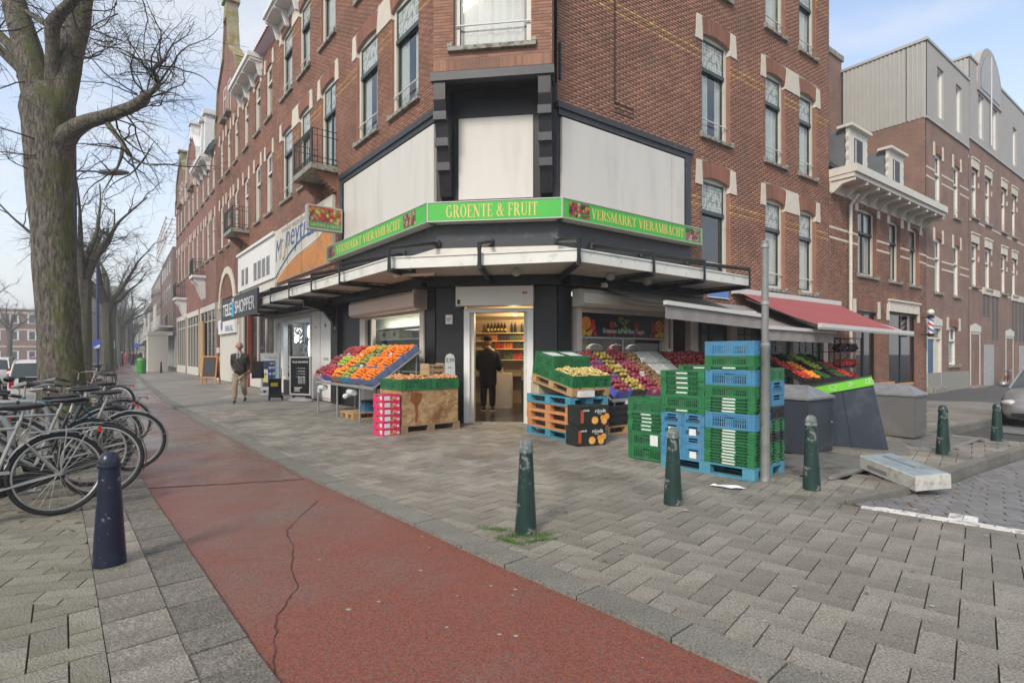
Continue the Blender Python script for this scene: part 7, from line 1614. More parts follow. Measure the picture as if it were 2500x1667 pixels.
# debris
fz_ = thing('broken_lightbox', 'dirty white broken light box dumped over the kerb of the side street', 'dumped box', (4.42, 6.12, .03), 0, rot=(rad(5), rad(4), math.atan2(-.93, .02)))
fx = .78; mb = MB(); mb.box(-.44, .44, -.19, .19, 0, .15); mb.build('case', M('dirty_white', (.50, .49, .45), .5, var=.15, ns=5, dirt=(.28, .26, .22), ds=7, dk=(.55, .7)), fz_)
MB().box(-.42, .42, -.175, .175, .15, .16, tp=.01).box(-.3, .2, .0, .02, .16, .18).build('crumpled_lid', M('lid_greyblue', (.26, .31, .34), .3, var=.35, ns=6), fz_); MB().box(-.30, .02, -.194, -.19, .04, .08).build('grey_strip', m_galv, fz_)
pp = MB(); 
pts_ = [(0, 0), (.06, .03), (.10, .02), (.28, -.06), (.33, -.15), (.22, -.16), (.17, -.14), (.10, -.10)]
tag(pp.quad(*[(a, b, .008+.012*(k % 2)) for k, (a, b) in enumerate(pts_)][::-1]).build('paper_sheet', M('paper_white', (.75, .76, .78), .7), None, (2.13, 5.83, .004)), 'crumpled white paper sheet lying before the blue pallet', 'paper')
m_li = multimat('litter_print', [(.5, .5, .46), (.5, .2, .05), (.4, .38, .3), (.3, .12, .05), (.12, .09, .05)], 9)
mb = MB(); r_ = random.Random(21)
for k in range(150):
    s = r_.random(); 
    if k < 90: t_ = r_.random(); a = Vector((3.3+5.3*t_, 5.2+3.75*t_)); p = (a.x+.10+abs(r_.gauss(0, .14)), a.y-.12-abs(r_.gauss(0, .14)))
    else: p = (r_.uniform(-2.5, 4.5), r_.uniform(3.2, 9.5))
    z = (rz_(*p) if inside(p[0], p[1], RDc) else 0)+.008
    if inside(p[0], p[1], RDc) == False and not inside(p[0], p[1], P1): continue
    w_ = r_.uniform(.006, .022); a = r_.random()*3; mb.quad(*[(p[0]+w_*math.cos(a+q)*(1.6 if q in (0, PI) else .8), p[1]+w_*math.sin(a+q), z+r_.uniform(0, .006)) for q in (0, PI/2, PI, 3*PI/2)])
tag(mb.build('litter', m_li), 'small scraps of litter along the side street kerb and pavement', 'litter', kind='stuff')
mb = MB()
for k in range(90):
    x, y = r_.choice((( -1.9, 2.9), (-3.2, 4.5), (.3, 3.1), (-.5, 3.0), (1.9, 3.0), (3.2, 3.1))); x += r_.gauss(0, 1.1); y += r_.gauss(0, .8)
    w_ = r_.uniform(.004, .012)*(.8 if y < 3 else 1.1); z = .003 if not (inside(x, y, P2) or inside(x, y, P1)) else .008
    if y < 1.9: continue
    if z == .003: z = -.028
    mb.quad(*[(x+w_*1.4*math.cos(q+k), y+w_*math.sin(q+k), z) for q in [2*PI*i/7 for i in range(7)]])
tag(mb.build('gum_spots', M('gum', (.36, .35, .32), .8)), 'pale chewing gum spots trodden into the paving', 'gum', kind='stuff')
def grass(label, spots, n, hh=.035):
    mb = MB()
    for cx, cy, sx, sy, a in spots:
        for _ in range(n):
            u, v = r_.gauss(0, sx), r_.gauss(0, sy); x = cx+u*math.cos(a)-v*math.sin(a); y = cy+u*math.sin(a)+v*math.cos(a); t_ = r_.random()*2*PI; l = hh*r_.uniform(.4, 1.2); dx, dy = math.cos(t_)*.0022, math.sin(t_)*.0022; b = r_.uniform(-.6, .6)
            mb.quad((x-dx, y-dy, -.01), (x+dx, y+dy, -.01), (x+b*l, y+b*l*.5, l))
    tag(mb.build('grass_tuft', M('grass', (.07, .15, .02), .7, var=.3, isl=.35)), label, 'grass', kind='stuff')
grass('green grass tufts growing round the scraped green bollard', [(.02, 4.22, .09, .03, .2), (.24, 4.24, .07, .025, .5), (-.14, 4.38, .08, .02, -.3), (.2, 4.12, .10, .012, .4), (-.02, 4.1, .06, .01, -.6)], 260)
grass('sparse grass and moss at the feet of the other bollards and pole', [(1.62, 5.1, .05, .02, 0), (3.08, 5.62, .06, .02, 0), (2.95, 6.0, .07, .03, .2), (6.1, 7.62, .07, .02, 0), (-2.66, 3.62, .05, .02, 0), (-2.8, 3.56, .12, .01, .0)], 90, .016)
# ------------------------------------------------------------ boards on the left pavement
def stretcher(label, x, y, rz, w, h, build):
    t = thing('pavement_sign', label, 'pavement sign', (x, y, 0), rz, 'advertising boards on rounded bases')
    mb = MB(); mb.lathe([(.5, 0), (.5, .03), (.42, .07), (.25, .10), (.12, .12)], 20, (0, 0), sx=w/1.0*1.15, sy=.42); mb.build('base', M('base_grey', (.24, .24, .25), .55), t, smooth=True)
    for s in (-1, 1): MB().box(s*w*.32-.03, s*w*.32+.03, -.03, .03, .09, .2).build('foot', m_blackp, t)
    MB().box(-w/2, w/2, -.035, .035, .18, .23).box(-w/2, w/2, -.035, .035, h-.05, h).box(-w/2, -w/2+.05, -.035, .035, .23, h-.05).box(w/2-.05, w/2, -.035, .035, .23, h-.05).build('frame', m_alu, t)
    build(t, w, h); return t
def b1(t, w, h):
    MB().box(-w/2+.05, w/2-.05, -.02, .02, .23, h-.05).build('poster', M('poster_black', (.006, .006, .007), .35), t)
    text('TELE SHOPPER', w*.76, .055, m_wl, t, 'lettering', (-w*.38, -.021, h-.20))
    for k, s in enumerate(('Reparatie', 'Accessoires', 'In en verkoop', 'Beste kwaliteit')): text(s, w*.34, .034, m_wl, t, 'small_lettering', (-w*.10, -.021, h-.38-.085*k)); MB().tube([(-w*.2, -.022, h-.365-.085*k), (-w*.18, -.022, h-.375-.085*k), (-w*.14, -.022, h-.345-.085*k)], .006, 4).build('tick', MATS['bag_blue'], t)
    MB().box(-w*.1, 0, -.024, -.02, .52, .72).box(.01*w, w*.1, -.024, -.02, .52, .72).box(w*.14, w*.24, -.024, -.02, .53, .71).build('phone_picture', multimat('phones_print', [(.5, .5, .5), (.3, .3, .35), (.6, .6, .55), (.3, .25, .4)], 30), t)
    for k in range(3): MB().box(-w*.28, w*(-.02+.1*(k == 2)), -.022, -.02, .30+.05*k, .315+.05*k).build('small_print', m_wl, t)
def b2(t, w, h):
    MB().box(-w/2+.05, w/2-.05, -.02, .02, .23, h-.05).build('poster', M('poster_grey', (.36, .37, .37), .5), t); MB().box(-w*.40, w*.28, -.024, -.02, .30, h-.26).build('dark_panel', M('poster_navy', (.02, .03, .06), .4), t)
    for k in range(3): MB().box(-w*.08, w*.26, -.027, -.024, .48+.2*k, .62+.2*k).build('price_panel', M('poster_blue', (.03, .05, .25), .4), t); disc(t, w*.22, .57+.2*k, .04, (.6, .45, .05), 'price_dot', -.029)
    text('10GB', w*.2, .07, m_wl, t, 'lettering', (-w*.06, -.028, .92)); text('40GB', w*.2, .07, m_wl, t, 'lettering', (-w*.06, -.028, .72)); text('Lyca', w*.24, .07, m_wl, t, 'lettering', (w*.0, -.026, 1.08)); text('Moneytrans', w*.5, .06, MATS['ink_grey'], t, 'lettering', (-w*.15, -.022, h-.18)); disc(t, -w*.25, h-.15, .045, (.05, .3, .5), 'round_mark', -.022)
    MB().box(-w*.36, -w*.12, -.027, -.024, .45, .9).build('portrait_panel', M('portrait_pale', (.5, .48, .44), .6), t); MB().ball((-w*.24, -.026, .74), .05, 8, 6).build('portrait_head', M('print_skin', (.35, .2, .13), .6), t); MB().prism([(-w*.34, .45), (-w*.14, .45), (-w*.18, .66), (-w*.30, .66)], .002, off=-.030).build('portrait_shirt', M('print_yellow', (.5, .42, .05), .6), t)
    MB().box(w*.30, w*.36, -.023, -.02, .4, 1.15).build('blue_edge', MATS['bag_blue'], t)
stretcher('black pavement sign with white lettering on a grey rounded base', -6.45, 16.5, rad(-20), .80, 1.36, b1)
stretcher('blue and grey phone card pavement sign on a grey rounded base', -8.35, 18.7, rad(-20), .82, 1.46, b2)
bb = thing('blackboard', 'orange framed empty blackboard standing on the far pavement', 'blackboard', (-14.6, 26.2, 0), rad(-12))
m_ow = M('orange_wood', (.48, .20, .05), .6, var=.15)
for s, rx in ((-1, rad(-6)), (1, rad(6))):
    o = MB().box(-.42, -.36, -.02, .02, 0, 1.35).box(.36, .42, -.02, .02, 0, 1.35).box(-.36, .36, -.02, .02, 1.29, 1.35).box(-.36, .36, -.02, .02, .28, .34).build('frame', m_ow, bb, (0, s*.16, 0)); o.rotation_euler = (rx, 0, 0)
    o2_ = MB().box(-.36, .36, -.01, .01, .34, 1.29).build('board', M('slate', (.04, .04, .045), .7), bb, (0, s*.16, 0)); o2_.rotation_euler = (rx, 0, 0)
bn2 = thing('litter_bin', 'bright green litter bin on the far left pavement', 'litter bin', (-27.9, 40.7, 0)); MB().lathe([(.28, 0), (.3, .05), (.3, 1.0), (.24, 1.15)], 14).build('body', M('bin_green', (.04, .28, .03), .5), bn2); MB().lathe([(.31, 1.0), (.31, 1.06)], 14).build('rim', m_alu, bn2)
# boarded shop front detail on the fourth house, brown pier, red column
MB().box(-5.3, -3.9, -.10, .0, .2, 3.5).build('wooden_boarding', M('plywood', (.45, .29, .14), .8, var=.15), hD)
MB().box(-5.75, -5.2, -.05, .05, 0, 2.9).build('banded_pier', M('pier_brown', (.13, .06, .045), .7), hC); [MB().box(-5.77, -5.18, -.06, -.0, z, z+.3).build('white_band_stone', m_stone, hC) for z in (.0, .5, 1.0, 1.5)]
MB().box(-4.75, -4.5, -.06, .1, 0, 3.8).build('red_post', M('post_red', (.20, .04, .025), .5), hB)
hs = thing('shop_sign', 'white and blue shop sign over the arched house entrance', 'shop sign', tuple(PL(18.9)), AL); MB().box(-4.6, -.4, -.12, 0, 2.5, 3.25).build('sign_board', m_white, hs); text('HALAL', 1.9, .32, m_sblue, hs, 'lettering', (-2.6, -.125, 2.6)); disc(hs, -3.6, 2.95, .28, (.15, .1, .3), 'round_mark', -.125)
# ------------------------------------------------------------ bicycles
m_tyre = M('tyre', (.018, .018, .018), .75, var=.3); m_rim = M('rim_alu', (.36, .36, .34), .35, metal=.6, var=.2); m_silver = M('frame_silver', (.36, .35, .33), .35, metal=.5, var=.2, dirt=(.22, .17, .13), ds=12, dk=(.6, .7)); m_blk = M('frame_black', (.015, .015, .017), .3); m_teal = M('frame_teal', (.02, .10, .13), .35); m_redf = M('frame_red', (.30, .02, .02), .35); m_saddle = M('saddle_black', (.018, .018, .02), .38, var=.2); m_spoke = M('spoke', (.42, .40, .36), .35, metal=.6); m_refl = M('reflector_red', (.6, .02, .01), .3)
def arcp(cx, cz, r, a0, a1, n, y=0): return [(cx+r*math.cos(rad(a0+(a1-a0)*k/n)), y, cz+r*math.sin(rad(a0+(a1-a0)*k/n))) for k in range(n+1)]
BK = {}
def bikemesh(fm, mg, lady):
    k = (fm.name, mg.name, lady)
    if k in BK: return BK[k]
    D = {}; R_ = .345
    D['tyre'] = MB().tube(arcp(0, 0, R_, 0, 360, 40)[:-1], .018, 8, closed=True).mesh('tyre', m_tyre, True)
    D['rim'] = MB().tube(arcp(0, 0, R_-.028, 0, 360, 40)[:-1], .011, 6, closed=True).mesh('rim', m_rim, True)
    mb = MB()
    for i in range(28):
        a = 2*PI*i/28; s = 1 if i % 2 else -1; b = a+(.5 if (i//2) % 2 else -.5); mb.tube([(.02*math.cos(b), s*.03, .02*math.sin(b)), ((R_-.03)*math.cos(a), 0, (R_-.03)*math.sin(a))], .0017, 3, cap=False)
    mb.tube([(0, -.045, 0), (0, .045, 0)], .022, 10); D['spokes'] = mb.mesh('spokes', m_spoke)
    H_ = R_+.018; bb_ = (.46, 0, .28); st_ = (.27, 0, .80); hb = (.93, 0, .62); ht_ = (.885, 0, .86); fa = (1.09, 0, H_)
    mb = MB(); mb.tube([bb_, (.255, 0, .85)], .0155, 8).tube([bb_, hb], .018, 8).tube([hb, ht_], .019, 8)
    if lady: mb.tube([(.36, 0, .55), (.60, 0, .48), (.90, 0, .76)], .014, 8)
    else: mb.tube([(.275, 0, .79), (.895, 0, .80)], .0145, 8)
    for s in (-.055, .055): mb.tube([(0, s, H_), (.44, s*.5, .28)], .009, 6).tube([(0, s, H_), (.285, s*.25, .75)], .008, 6)
    D['frame'] = mb.mesh('frame', fm, True)
    mb = MB(); [mb.tube([(hb[0]+.01, 0, hb[2]-.02), (1.0, s, .52), (fa[0], s, fa[2])], .010, 6) for s in (-.05, .05)]; D['fork'] = mb.mesh('fork', fm, True)
    mb = MB(); mb.tube([(.262, 0, .80), (.225, 0, .955)], .012, 8); D['seat_post'] = mb.mesh('seat_post', m_rim, True)
    mb = MB(); S = [(.10, .09, .985, .02), (.13, .105, .99, .03), (.20, .095, .985, .035), (.28, .05, .98, .03), (.36, .025, .985, .022), (.40, .012, .98, .014)]
    n = 12
    for x, w, z, t_ in S:
        for j in range(n): a = 2*PI*j/n; mb.v.append((x, w*math.cos(a), z-.01+t_*math.sin(a)*(1. if math.sin(a) < 0 else .7)))
    for i in range(len(S)-1):
        for j in range(n): mb.f.append((i*n+j, i*n+(j+1) % n, (i+1)*n+(j+1) % n, (i+1)*n+j)); mb.m.append(0)
    mb.f += [tuple(range(n))[::-1], tuple((len(S)-1)*n+j for j in range(n))]; mb.m += [0, 0]; D['saddle'] = mb.mesh('saddle', m_saddle, True)
    def guard(cx, a0, a1):
        mb = MB(); P = arcp(cx, H_, R_+.038, a0, a1, 16)
        for i in range(16):
            for (ya, yb, za, zb) in ((-.028, 0, -.008, 0), (0, .028, 0, -.008)):
                def q(p, y, dz): c = Vector((p[0]-cx, 0, p[2]-H_)).normalized(); return (p[0]+c.x*dz, y, p[2]+c.z*dz)
                mb.quad(q(P[i], ya, za), q(P[i+1], ya, za), q(P[i+1], yb, zb), q(P[i], yb, zb))
        mb.tube([(cx, .035, H_), (cx+(R_+.03)*math.cos(rad(a0+(a1-a0)*.8)), .03, H_+(R_+.03)*math.sin(rad(a0+(a1-a0)*.8)))], .003, 4); return mb
    D['mudguard'] = guard(0, 25, 205).mesh('mudguard', mg, True); D['mudguard_f'] = guard(1.09, -20, 130).mesh('mudguard', mg, True)
    mb = MB(); z = .745
    for y in (-.06, 0, .06): mb.tube([(-.28, y, z), (.20, y*.6, z)], .005, 5)
    mb.tube([(-.28, -.06, z), (-.30, 0, z), (-.28, .06, z)], .006, 5)
    for s in (-.065, .065): mb.tube([(0, s, H_), (-.05, s, z)], .005, 5).tube([(0, s, H_), (-.22, s, z)], .005, 5).tube([(-.12, s, z), (.1, s*.8, z)], .005, 5)
    D['rear_rack'] = mb.mesh('rear_rack', fm if fm is m_silver else m_blk, True)
    mb = MB(); mb.tube([(.885, 0, .86), (.875, 0, 1.0)], .012, 8).tube([(.70, -.29, 1.04), (.80, -.27, 1.06), (.93, -.12, 1.03), (.88, 0, 1.01), (.93, .12, 1.03), (.80, .27, 1.06), (.70, .29, 1.04)], .011, 8); D['handlebar'] = mb.mesh('handlebar', m_rim, True)
    mb = MB(); [mb.tube([(.66, s, 1.03), (.79, s*.96, 1.06)], .016, 8) for s in (-.295, .295)]; D['grips'] = mb.mesh('grips', m_saddle, True)
    mb = MB(); mb.prism([(-.06, H_-.05), (.44, .20), (.54, .22), (.56, .30), (.50, .37), (.40, .38), (-.04, H_+.05)], .02, off=-.065); D['chain_guard'] = mb.mesh('chain_guard', m_blk)
    mb = MB(); mb.tube([(.46, -.09, .28), (.46, .09, .28)], .012, 6).tube([(.46, -.09, .28), (.52, -.09, .12)], .009, 6).tube([(.46, .09, .28), (.40, .09, .44)], .009, 6).box(.47, .57, -.17, -.09, .11, .13).box(.35, .45, .09, .17, .43, .45); D['pedals'] = mb.mesh('pedals', m_rim)
    D['tail_light'] = MB().box(-.32, -.30, -.025, .025, .70, .75).mesh('tail_light', m_refl)
    BK[k] = D; return D
def bike(label, x, y, ang, fm, mg, lady=False, lean=0., fall=None, z=0., skip=(), grp='bicycles in the stands'):
    t = thing('bicycle', label, 'bicycle', (x, y, z), 0, grp); t.rotation_euler = (Matrix.Rotation(ang, 4, 'Z') @ Matrix.Rotation(lean, 4, 'X')).to_euler()
    D = bikemesh(fm, mg, lady); H_ = .363
    for cx in (0, 1.09):
        w = ob('wheel', D['tyre'], t, (cx, 0, H_)); ob('rim', D['rim'], w); ob('spokes', D['spokes'], w)
    for k in ('frame', 'fork', 'seat_post', 'saddle', 'mudguard', 'rear_rack', 'handlebar', 'grips', 'chain_guard', 'pedals', 'tail_light'):
        if k not in skip: ob(k, D[k], t)
    ob('mudguard', D['mudguard_f'], t); return t
hd = math.atan2(-.80, -.60)
bike('silver bicycle with black saddle, nearest of the row behind the blue bollard', -4.02, 4.80, hd, m_silver, m_silver, lean=.06)
bike('black bicycle with black mudguard just behind the nearest silver one', -4.12, 5.42, hd-.35, m_blk, m_blk, lady=True, lean=.10, skip=('rear_rack', 'tail_light'))
bike('silver grey bicycle with pale mudguard sticking out furthest over the kerb', -4.66, 6.62, hd-.30, m_silver, m_rim, lady=True, lean=-.05, skip=('rear_rack', 'tail_light'))
bike('old silver bicycle with low saddle between two black ones', -4.55, 5.85, hd-.1, m_silver, m_blk, lean=.09, skip=('rear_rack', 'tail_light'))
bike('black bicycle with rear rack, second furthest of the left row', -5.25, 7.05, hd-.25, m_blk, m_blk, lady=False, lean=.05)
bike('teal bicycle with straight top tube leaning by the big tree', -5.62, 7.5, hd-.45, m_teal, m_blk, lean=.02)
bike('black ladies bicycle at the foot of the tree, furthest of the left row', -6.0, 8.35, hd-.3, m_blk, m_blk, lady=True, lean=.07)
bike('black bicycle at the left picture edge among the stands', -5.6, 5.6, hd+.1, m_blk, m_blk, lean=.05)
bike('dark bicycle with pale handlebar standing right beside the tree trunk', -8.7, 11.9, hd-.9, m_blk, m_blk, lady=True, lean=.08, grp='bicycles by the trees')
bike('white wheeled grey bicycle leaning beyond the big tree', -16.3, 21.7, hd-.1, m_silver, m_rim, lean=.35, grp='bicycles by the trees')
bike('red bicycle parked beyond the big tree', -16.9, 22.4, hd+.2, m_redf, m_rim, lean=.1, grp='bicycles by the trees')
bike('black bicycle behind the red one beyond the big tree', -17.4, 23.2, hd-.2, m_blk, m_blk, lean=.1, grp='bicycles by the trees')
bike('dark bicycle leaning on the wall of the tall house with cream lintels', 26.6, 29.2, AR+.1, m_blk, m_redf, lean=.12, z=gz(26.6, 0)-.02, grp=None)
m_hoop = M('hoop_steel', (.26, .28, .28), .5, metal=.3, var=.2, ns=6)
for i, (x, y) in enumerate(((-4.45, 4.55), (-5.0, 5.4), (-5.5, 6.2), (-6.0, 7.0))):
    hx, hy = -.787, -.617; w = .62
    pts = [(x, y, 0), (x, y, .66), (x+hx*.06, y+hy*.06, .78), (x+hx*.16, y+hy*.16, .82), (x+hx*(w-.16), y+hy*(w-.16), .82), (x+hx*(w-.06), y+hy*(w-.06), .78), (x+hx*w, y+hy*w, .66), (x+hx*w, y+hy*w, 0)]
    tag(MB().tube([(a-x, b-y, c) for a, b, c in pts], .032, 12).build('cycle_stand', m_hoop, None, (x, y, 0), smooth=True), 'grey steel cycle hoop, '+('nearest', 'second', 'third', 'furthest')[i]+' in the bicycle row', 'cycle stand', 'cycle hoops')
mb = MB(); r_ = random.Random(5)
for k in range(120): x, y = -5.1+r_.gauss(0, .7), 4.75+r_.gauss(0, .35); w_ = .02; a = r_.random()*6; mb.quad(*[(x+w_*math.cos(a+q)*1.3, y+w_*math.sin(a+q), .006+r_.random()*.012) for q in (0, 1.6, 3.1, 4.7)])
tag(mb.build('fallen_leaves', multimat('leaf_print', [(.35, .10, .02), (.15, .07, .03), (.3, .2, .05), (.1, .12, .03)], 6)), 'fallen brown leaves under the nearest bicycles', 'leaves', kind='stuff')
# ------------------------------------------------------------ trees
def barkmat(name, c1, c2, moss, mk):
    m = bpy.data.materials.new(name); m.use_nodes = True; t = m.node_tree; b = t.nodes['Principled BSDF']; b.inputs['Roughness'].default_value = .9
    tc = N(t, 'ShaderNodeTexCoord'); mp = N(t, 'ShaderNodeMapping'); mp.inputs['Scale'].default_value = (1, 1, .22); t.links.new(tc.outputs['Object'], mp.inputs[0])
    v = N(t, 'ShaderNodeTexNoise', i_Scale=22.0, i_Detail=9.0, i_Roughness=.75); t.links.new(mp.outputs[0], v.inputs['Vector'])
    r = N(t, 'ShaderNodeValToRGB'); e = r.color_ramp.elements; e[0].position = .42; e[1].position = .60; e[0].color = (*c1, 1); e[1].color = (*c2, 1); t.links.new(v.outputs['Fac'], r.inputs[0])
    n = N(t, 'ShaderNodeTexNoise', i_Scale=2.2, i_Detail=9.0, i_Roughness=.72); t.links.new(tc.outputs['Object'], n.inputs['Vector'])
    g = N(t, 'ShaderNodeNewGeometry'); d = N(t, 'ShaderNodeVectorMath', operation='DOT_PRODUCT'); d.inputs[1].default_value = (.75, -.1, .55); t.links.new(g.outputs['Normal'], d.inputs[0])
    a = N(t, 'ShaderNodeMath', operation='MULTIPLY_ADD', n_1=.22, n_2=0.); t.links.new(d.outputs['Value'], a.inputs[0]); t.links.new(n.outputs['Fac'], a.inputs[2])
    q = N(t, 'ShaderNodeMapRange', n_1=mk, n_2=mk+.14, n_4=.85); t.links.new(a.outputs[0], q.inputs[0])
    mm = N(t, 'ShaderNodeMixRGB'); mm.inputs['Color2'].default_value = (*moss, 1); t.links.new(q.outputs[0], mm.inputs['Fac']); t.links.new(r.outputs[0], mm.inputs['Color1']); t.links.new(mm.outputs[0], b.inputs['Base Color'])
    bp = N(t, 'ShaderNodeBump', i_Strength=1.0, i_Distance=.09); t.links.new(v.outputs['Fac'], bp.inputs['Height']); t.links.new(bp.outputs[0], b.inputs['Normal']); return m
m_bark = barkmat('bark', (.06, .05, .04), (.27, .235, .19), (.11, .125, .03), .58); m_twig = M('twig_bark', (.040, .032, .028), .9, var=.2); m_bark2 = barkmat('bark_far', (.05, .045, .038), (.15, .135, .115), (.09, .11, .04), .58)
rt_ = random.Random(42)
def twig(mb, p, d, L, r, dep, cnt, droop=.0, ns=5):
    """one crooked shoot with side shoots"""
    pts = [Vector(p)]; d = Vector(d).normalized(); seg = max(4, int(L/.16)); rr = [r]
    for i in range(seg):
        d = (d+Vector((rt_.gauss(0, .20), rt_.gauss(0, .20), rt_.gauss(0, .16)+.03-droop*i/seg))).normalized(); pts.append(pts[-1]+d*L/seg); rr.append(max(.0022, r*(1-.8*(i+1)/seg)))
    mb.tube(pts, rr, ns if r > .012 else 3, cap=False); cnt[0] += 1
    if dep <= 0: return
    k = 3+int(L*3.2)
    for i in range(k):
        j = rt_.randint(1, seg-1); dd = (pts[j+1]-pts[j]).normalized(); o = Vector((rt_.gauss(0, 1), rt_.gauss(0, 1), rt_.gauss(.15, .8))).normalized()
        twig(mb, pts[j], dd*.55+o*.9, L*rt_.uniform(.28, .55), rr[j]*.55, dep-1, cnt, droop, ns)
def rough(mb, amp, seed):
    q = random.Random(seed); mb.v = [(x+q.gauss(0, amp), y+q.gauss(0, amp), z) for x, y, z in mb.v]
def limb(mb, pts, r, n=14, amp=.08):
    """thick limb with ridged section"""
    P = [Vector(pts[0])]; R_ = [r[0]]
    for i in range(len(pts)-1):
        a, b = Vector(pts[i]), Vector(pts[i+1])
        for k in range(1, 4): P.append(a.lerp(b, k/3)); R_.append(r[i]+(r[i+1]-r[i])*k/3)
    P2 = [P[0]]+[(P[i-1]+P[i]*2+P[i+1])/4 for i in range(1, len(P)-1)]+[P[-1]]
    s = len(mb.v); mb.tube(P2, R_, n, cap=True)
    for i in range(len(P2)):
        for j in range(n):
            k = s+i*n+j; c = P2[i]; v = Vector(mb.v[k]); q = 1+amp*math.sin(j*2.7+i*.35)+amp*.6*math.sin(j*4.9+i*.9)+rt_.gauss(0, amp*.25); mb.v[k] = tuple(c+(v-c)*q)
    return P2
TY = 12.2
def tp(px, py, dy=0.): Y = TY+dy; return Vector(((px-1250)/1320*Y, Y, 1.42+(865-py)/1320*Y))
def W_(w): return w/1320*TY/2*(.92 if w > 60 else 1)
t0_ = thing('bare_tree', 'big bare mossy tree with ridged trunk at the left, nearest the cycle path', 'tree', tuple(tp(158, 1019)))
og = Vector(t0_.location); og.z = 0; t0_.location = og
mb = MB(); L0 = [(160, 1026, 126), (157, 1000, 112), (152, 940, 99), (147, 860, 93), (141, 750, 90), (134, 640, 92), (127, 540, 92), (121, 430, 98), (117, 330, 106), (114, 272, 112), (114, 235, 92), (116, 205, 34)]
trunkP = limb(mb, [tp(a, b)-og for a, b, _ in L0], [W_(w) for *_, w in L0], 26, .045)
mb.build('trunk', m_bark, t0_, smooth=180)
tw = MB(); cnt = [0]
def addlimb(pts, n=14, tws=8, tl=2.2, td=2, name='limb', droop=0., amp=.06):
    mb = MB(); P = [tp(a, b, d)-og for a, b, w, d in pts]; R_ = [W_(w) for a, b, w, d in pts]; Q = limb(mb, P, R_, n, amp); mb.build(name, m_bark, t0_, smooth=180)
    for i in range(tws):
        j = rt_.randint(len(Q)//3, len(Q)-1); dd = (Q[min(j+1, len(Q)-1)]-Q[max(j-1, 0)]).normalized(); o = Vector((rt_.gauss(.1, .8), rt_.gauss(0, .8), rt_.gauss(.1, .7)))
        twig(tw, Q[j], dd*.4+o, tl*rt_.uniform(.5, 1.1), .020, td, cnt, droop)
    return Q
addlimb([(104, 320, 70, 0), (86, 200, 70, .1), (66, 110, 62, .2), (42, 40, 54, .3), (20, -60, 46, .5), (-5, -200, 30, .9)], 16, 4)
addlimb([(122, 300, 60, 0), (128, 190, 30, -.1), (127, 120, 27, -.2), (126, 62, 30, -.3), (150, 30, 24, -.5), (190, -10, 22, -.9), (230, -90, 12, -1.4)], 12, 6)
addlimb([(112, 60, 14, -.3), (88, 42, 13, 0), (66, 30, 12, .3)], 8, 0)
addlimb([(128, 320, 70, 0), (158, 195, 62, .1), (175, 110, 54, .3), (192, 40, 52, .5), (205, -30, 44, .8), (214, -160, 30, 1.2)], 16, 8, 2.4)
QD = addlimb([(146, 350, 58, 0), (172, 320, 42, -.1), (212, 297, 32, -.3), (262, 284, 28, -.5), (318, 264, 25, -.7), (356, 242, 23, -.9), (352, 226, 19, -1.)], 12, 9, 1.9, 2)
addlimb([(352, 236, 14, -1.), (372, 224, 12, -1.1), (390, 206, 10, -1.2), (374, 176, 8, -1.2), (380, 160, 7, -1.3), (402, 148, 5, -1.4)], 8, 12, 1.6, 2)
addlimb([(264, 304, 14, -.5), (284, 330, 11, -.6), (302, 352, 10, -.7), (312, 378, 7, -.8), (345, 398, 5, -1.), (378, 404, 3, -1.2)], 8, 8, 1.3, 2, droop=.3)
addlimb([(300, 348, 8, -.7), (298, 380, 7, -.7), (286, 412, 5, -.7), (276, 425, 3, -.7)], 6, 4, 1.0, 1, droop=.3)
addlimb([(55, 150, 26, .2), (28, 116, 24, .3), (0, 88, 24, .5), (-40, 50, 18, .9)], 10, 3); addlimb([(62, 182, 24, 0), (30, 150, 22, 0), (0, 122, 20, 0), (-50, 60, 14, -.2)], 10, 3)
addlimb([(56, 190, 20, 0), (44, 186, 12, -.1)], 8, 0)
# shoots crossing the sky right of the tree
for a, b, c, d, L in ((285, 10, 288, 60, .9), (288, 34, 220, 58, .9), (215, 90, 330, 140, 1.6), (230, 105, 335, 165, 1.6), (200, 145, 380, 160, 2.2), (345, -5, 420, 120, 1.9), (420, 0, 520, 30, 1.6), (360, 232, 500, 235, 2.2), (365, 258, 470, 300, 1.6), (340, 235, 190, 180, 2.0), (335, 230, 160, 150, 2.4), (60, 200, -30, 215, 1.6), (85, 340, 0, 300, 1.6), (85, 380, -20, 350, 1.7), (88, 420, -10, 400, 1.3), (255, 300, 180, 270, 1.3), (392, 205, 470, 150, 1.4), (200, 30, 330, 5, 1.8), (210, 60, 320, 100, 1.6), (230, -10, 300, 40, 1.3), (350, 225, 300, 120, 1.6)):
    p = tp(a, b, rt_.uniform(-1.2, .3))-og; q = tp(c, d, rt_.uniform(-1.6, .3))-og; twig(tw, p, q-p, L, .016, 2, cnt, .05)
tw.build('twigs', m_twig, t0_)['kind'] = 'stuff'
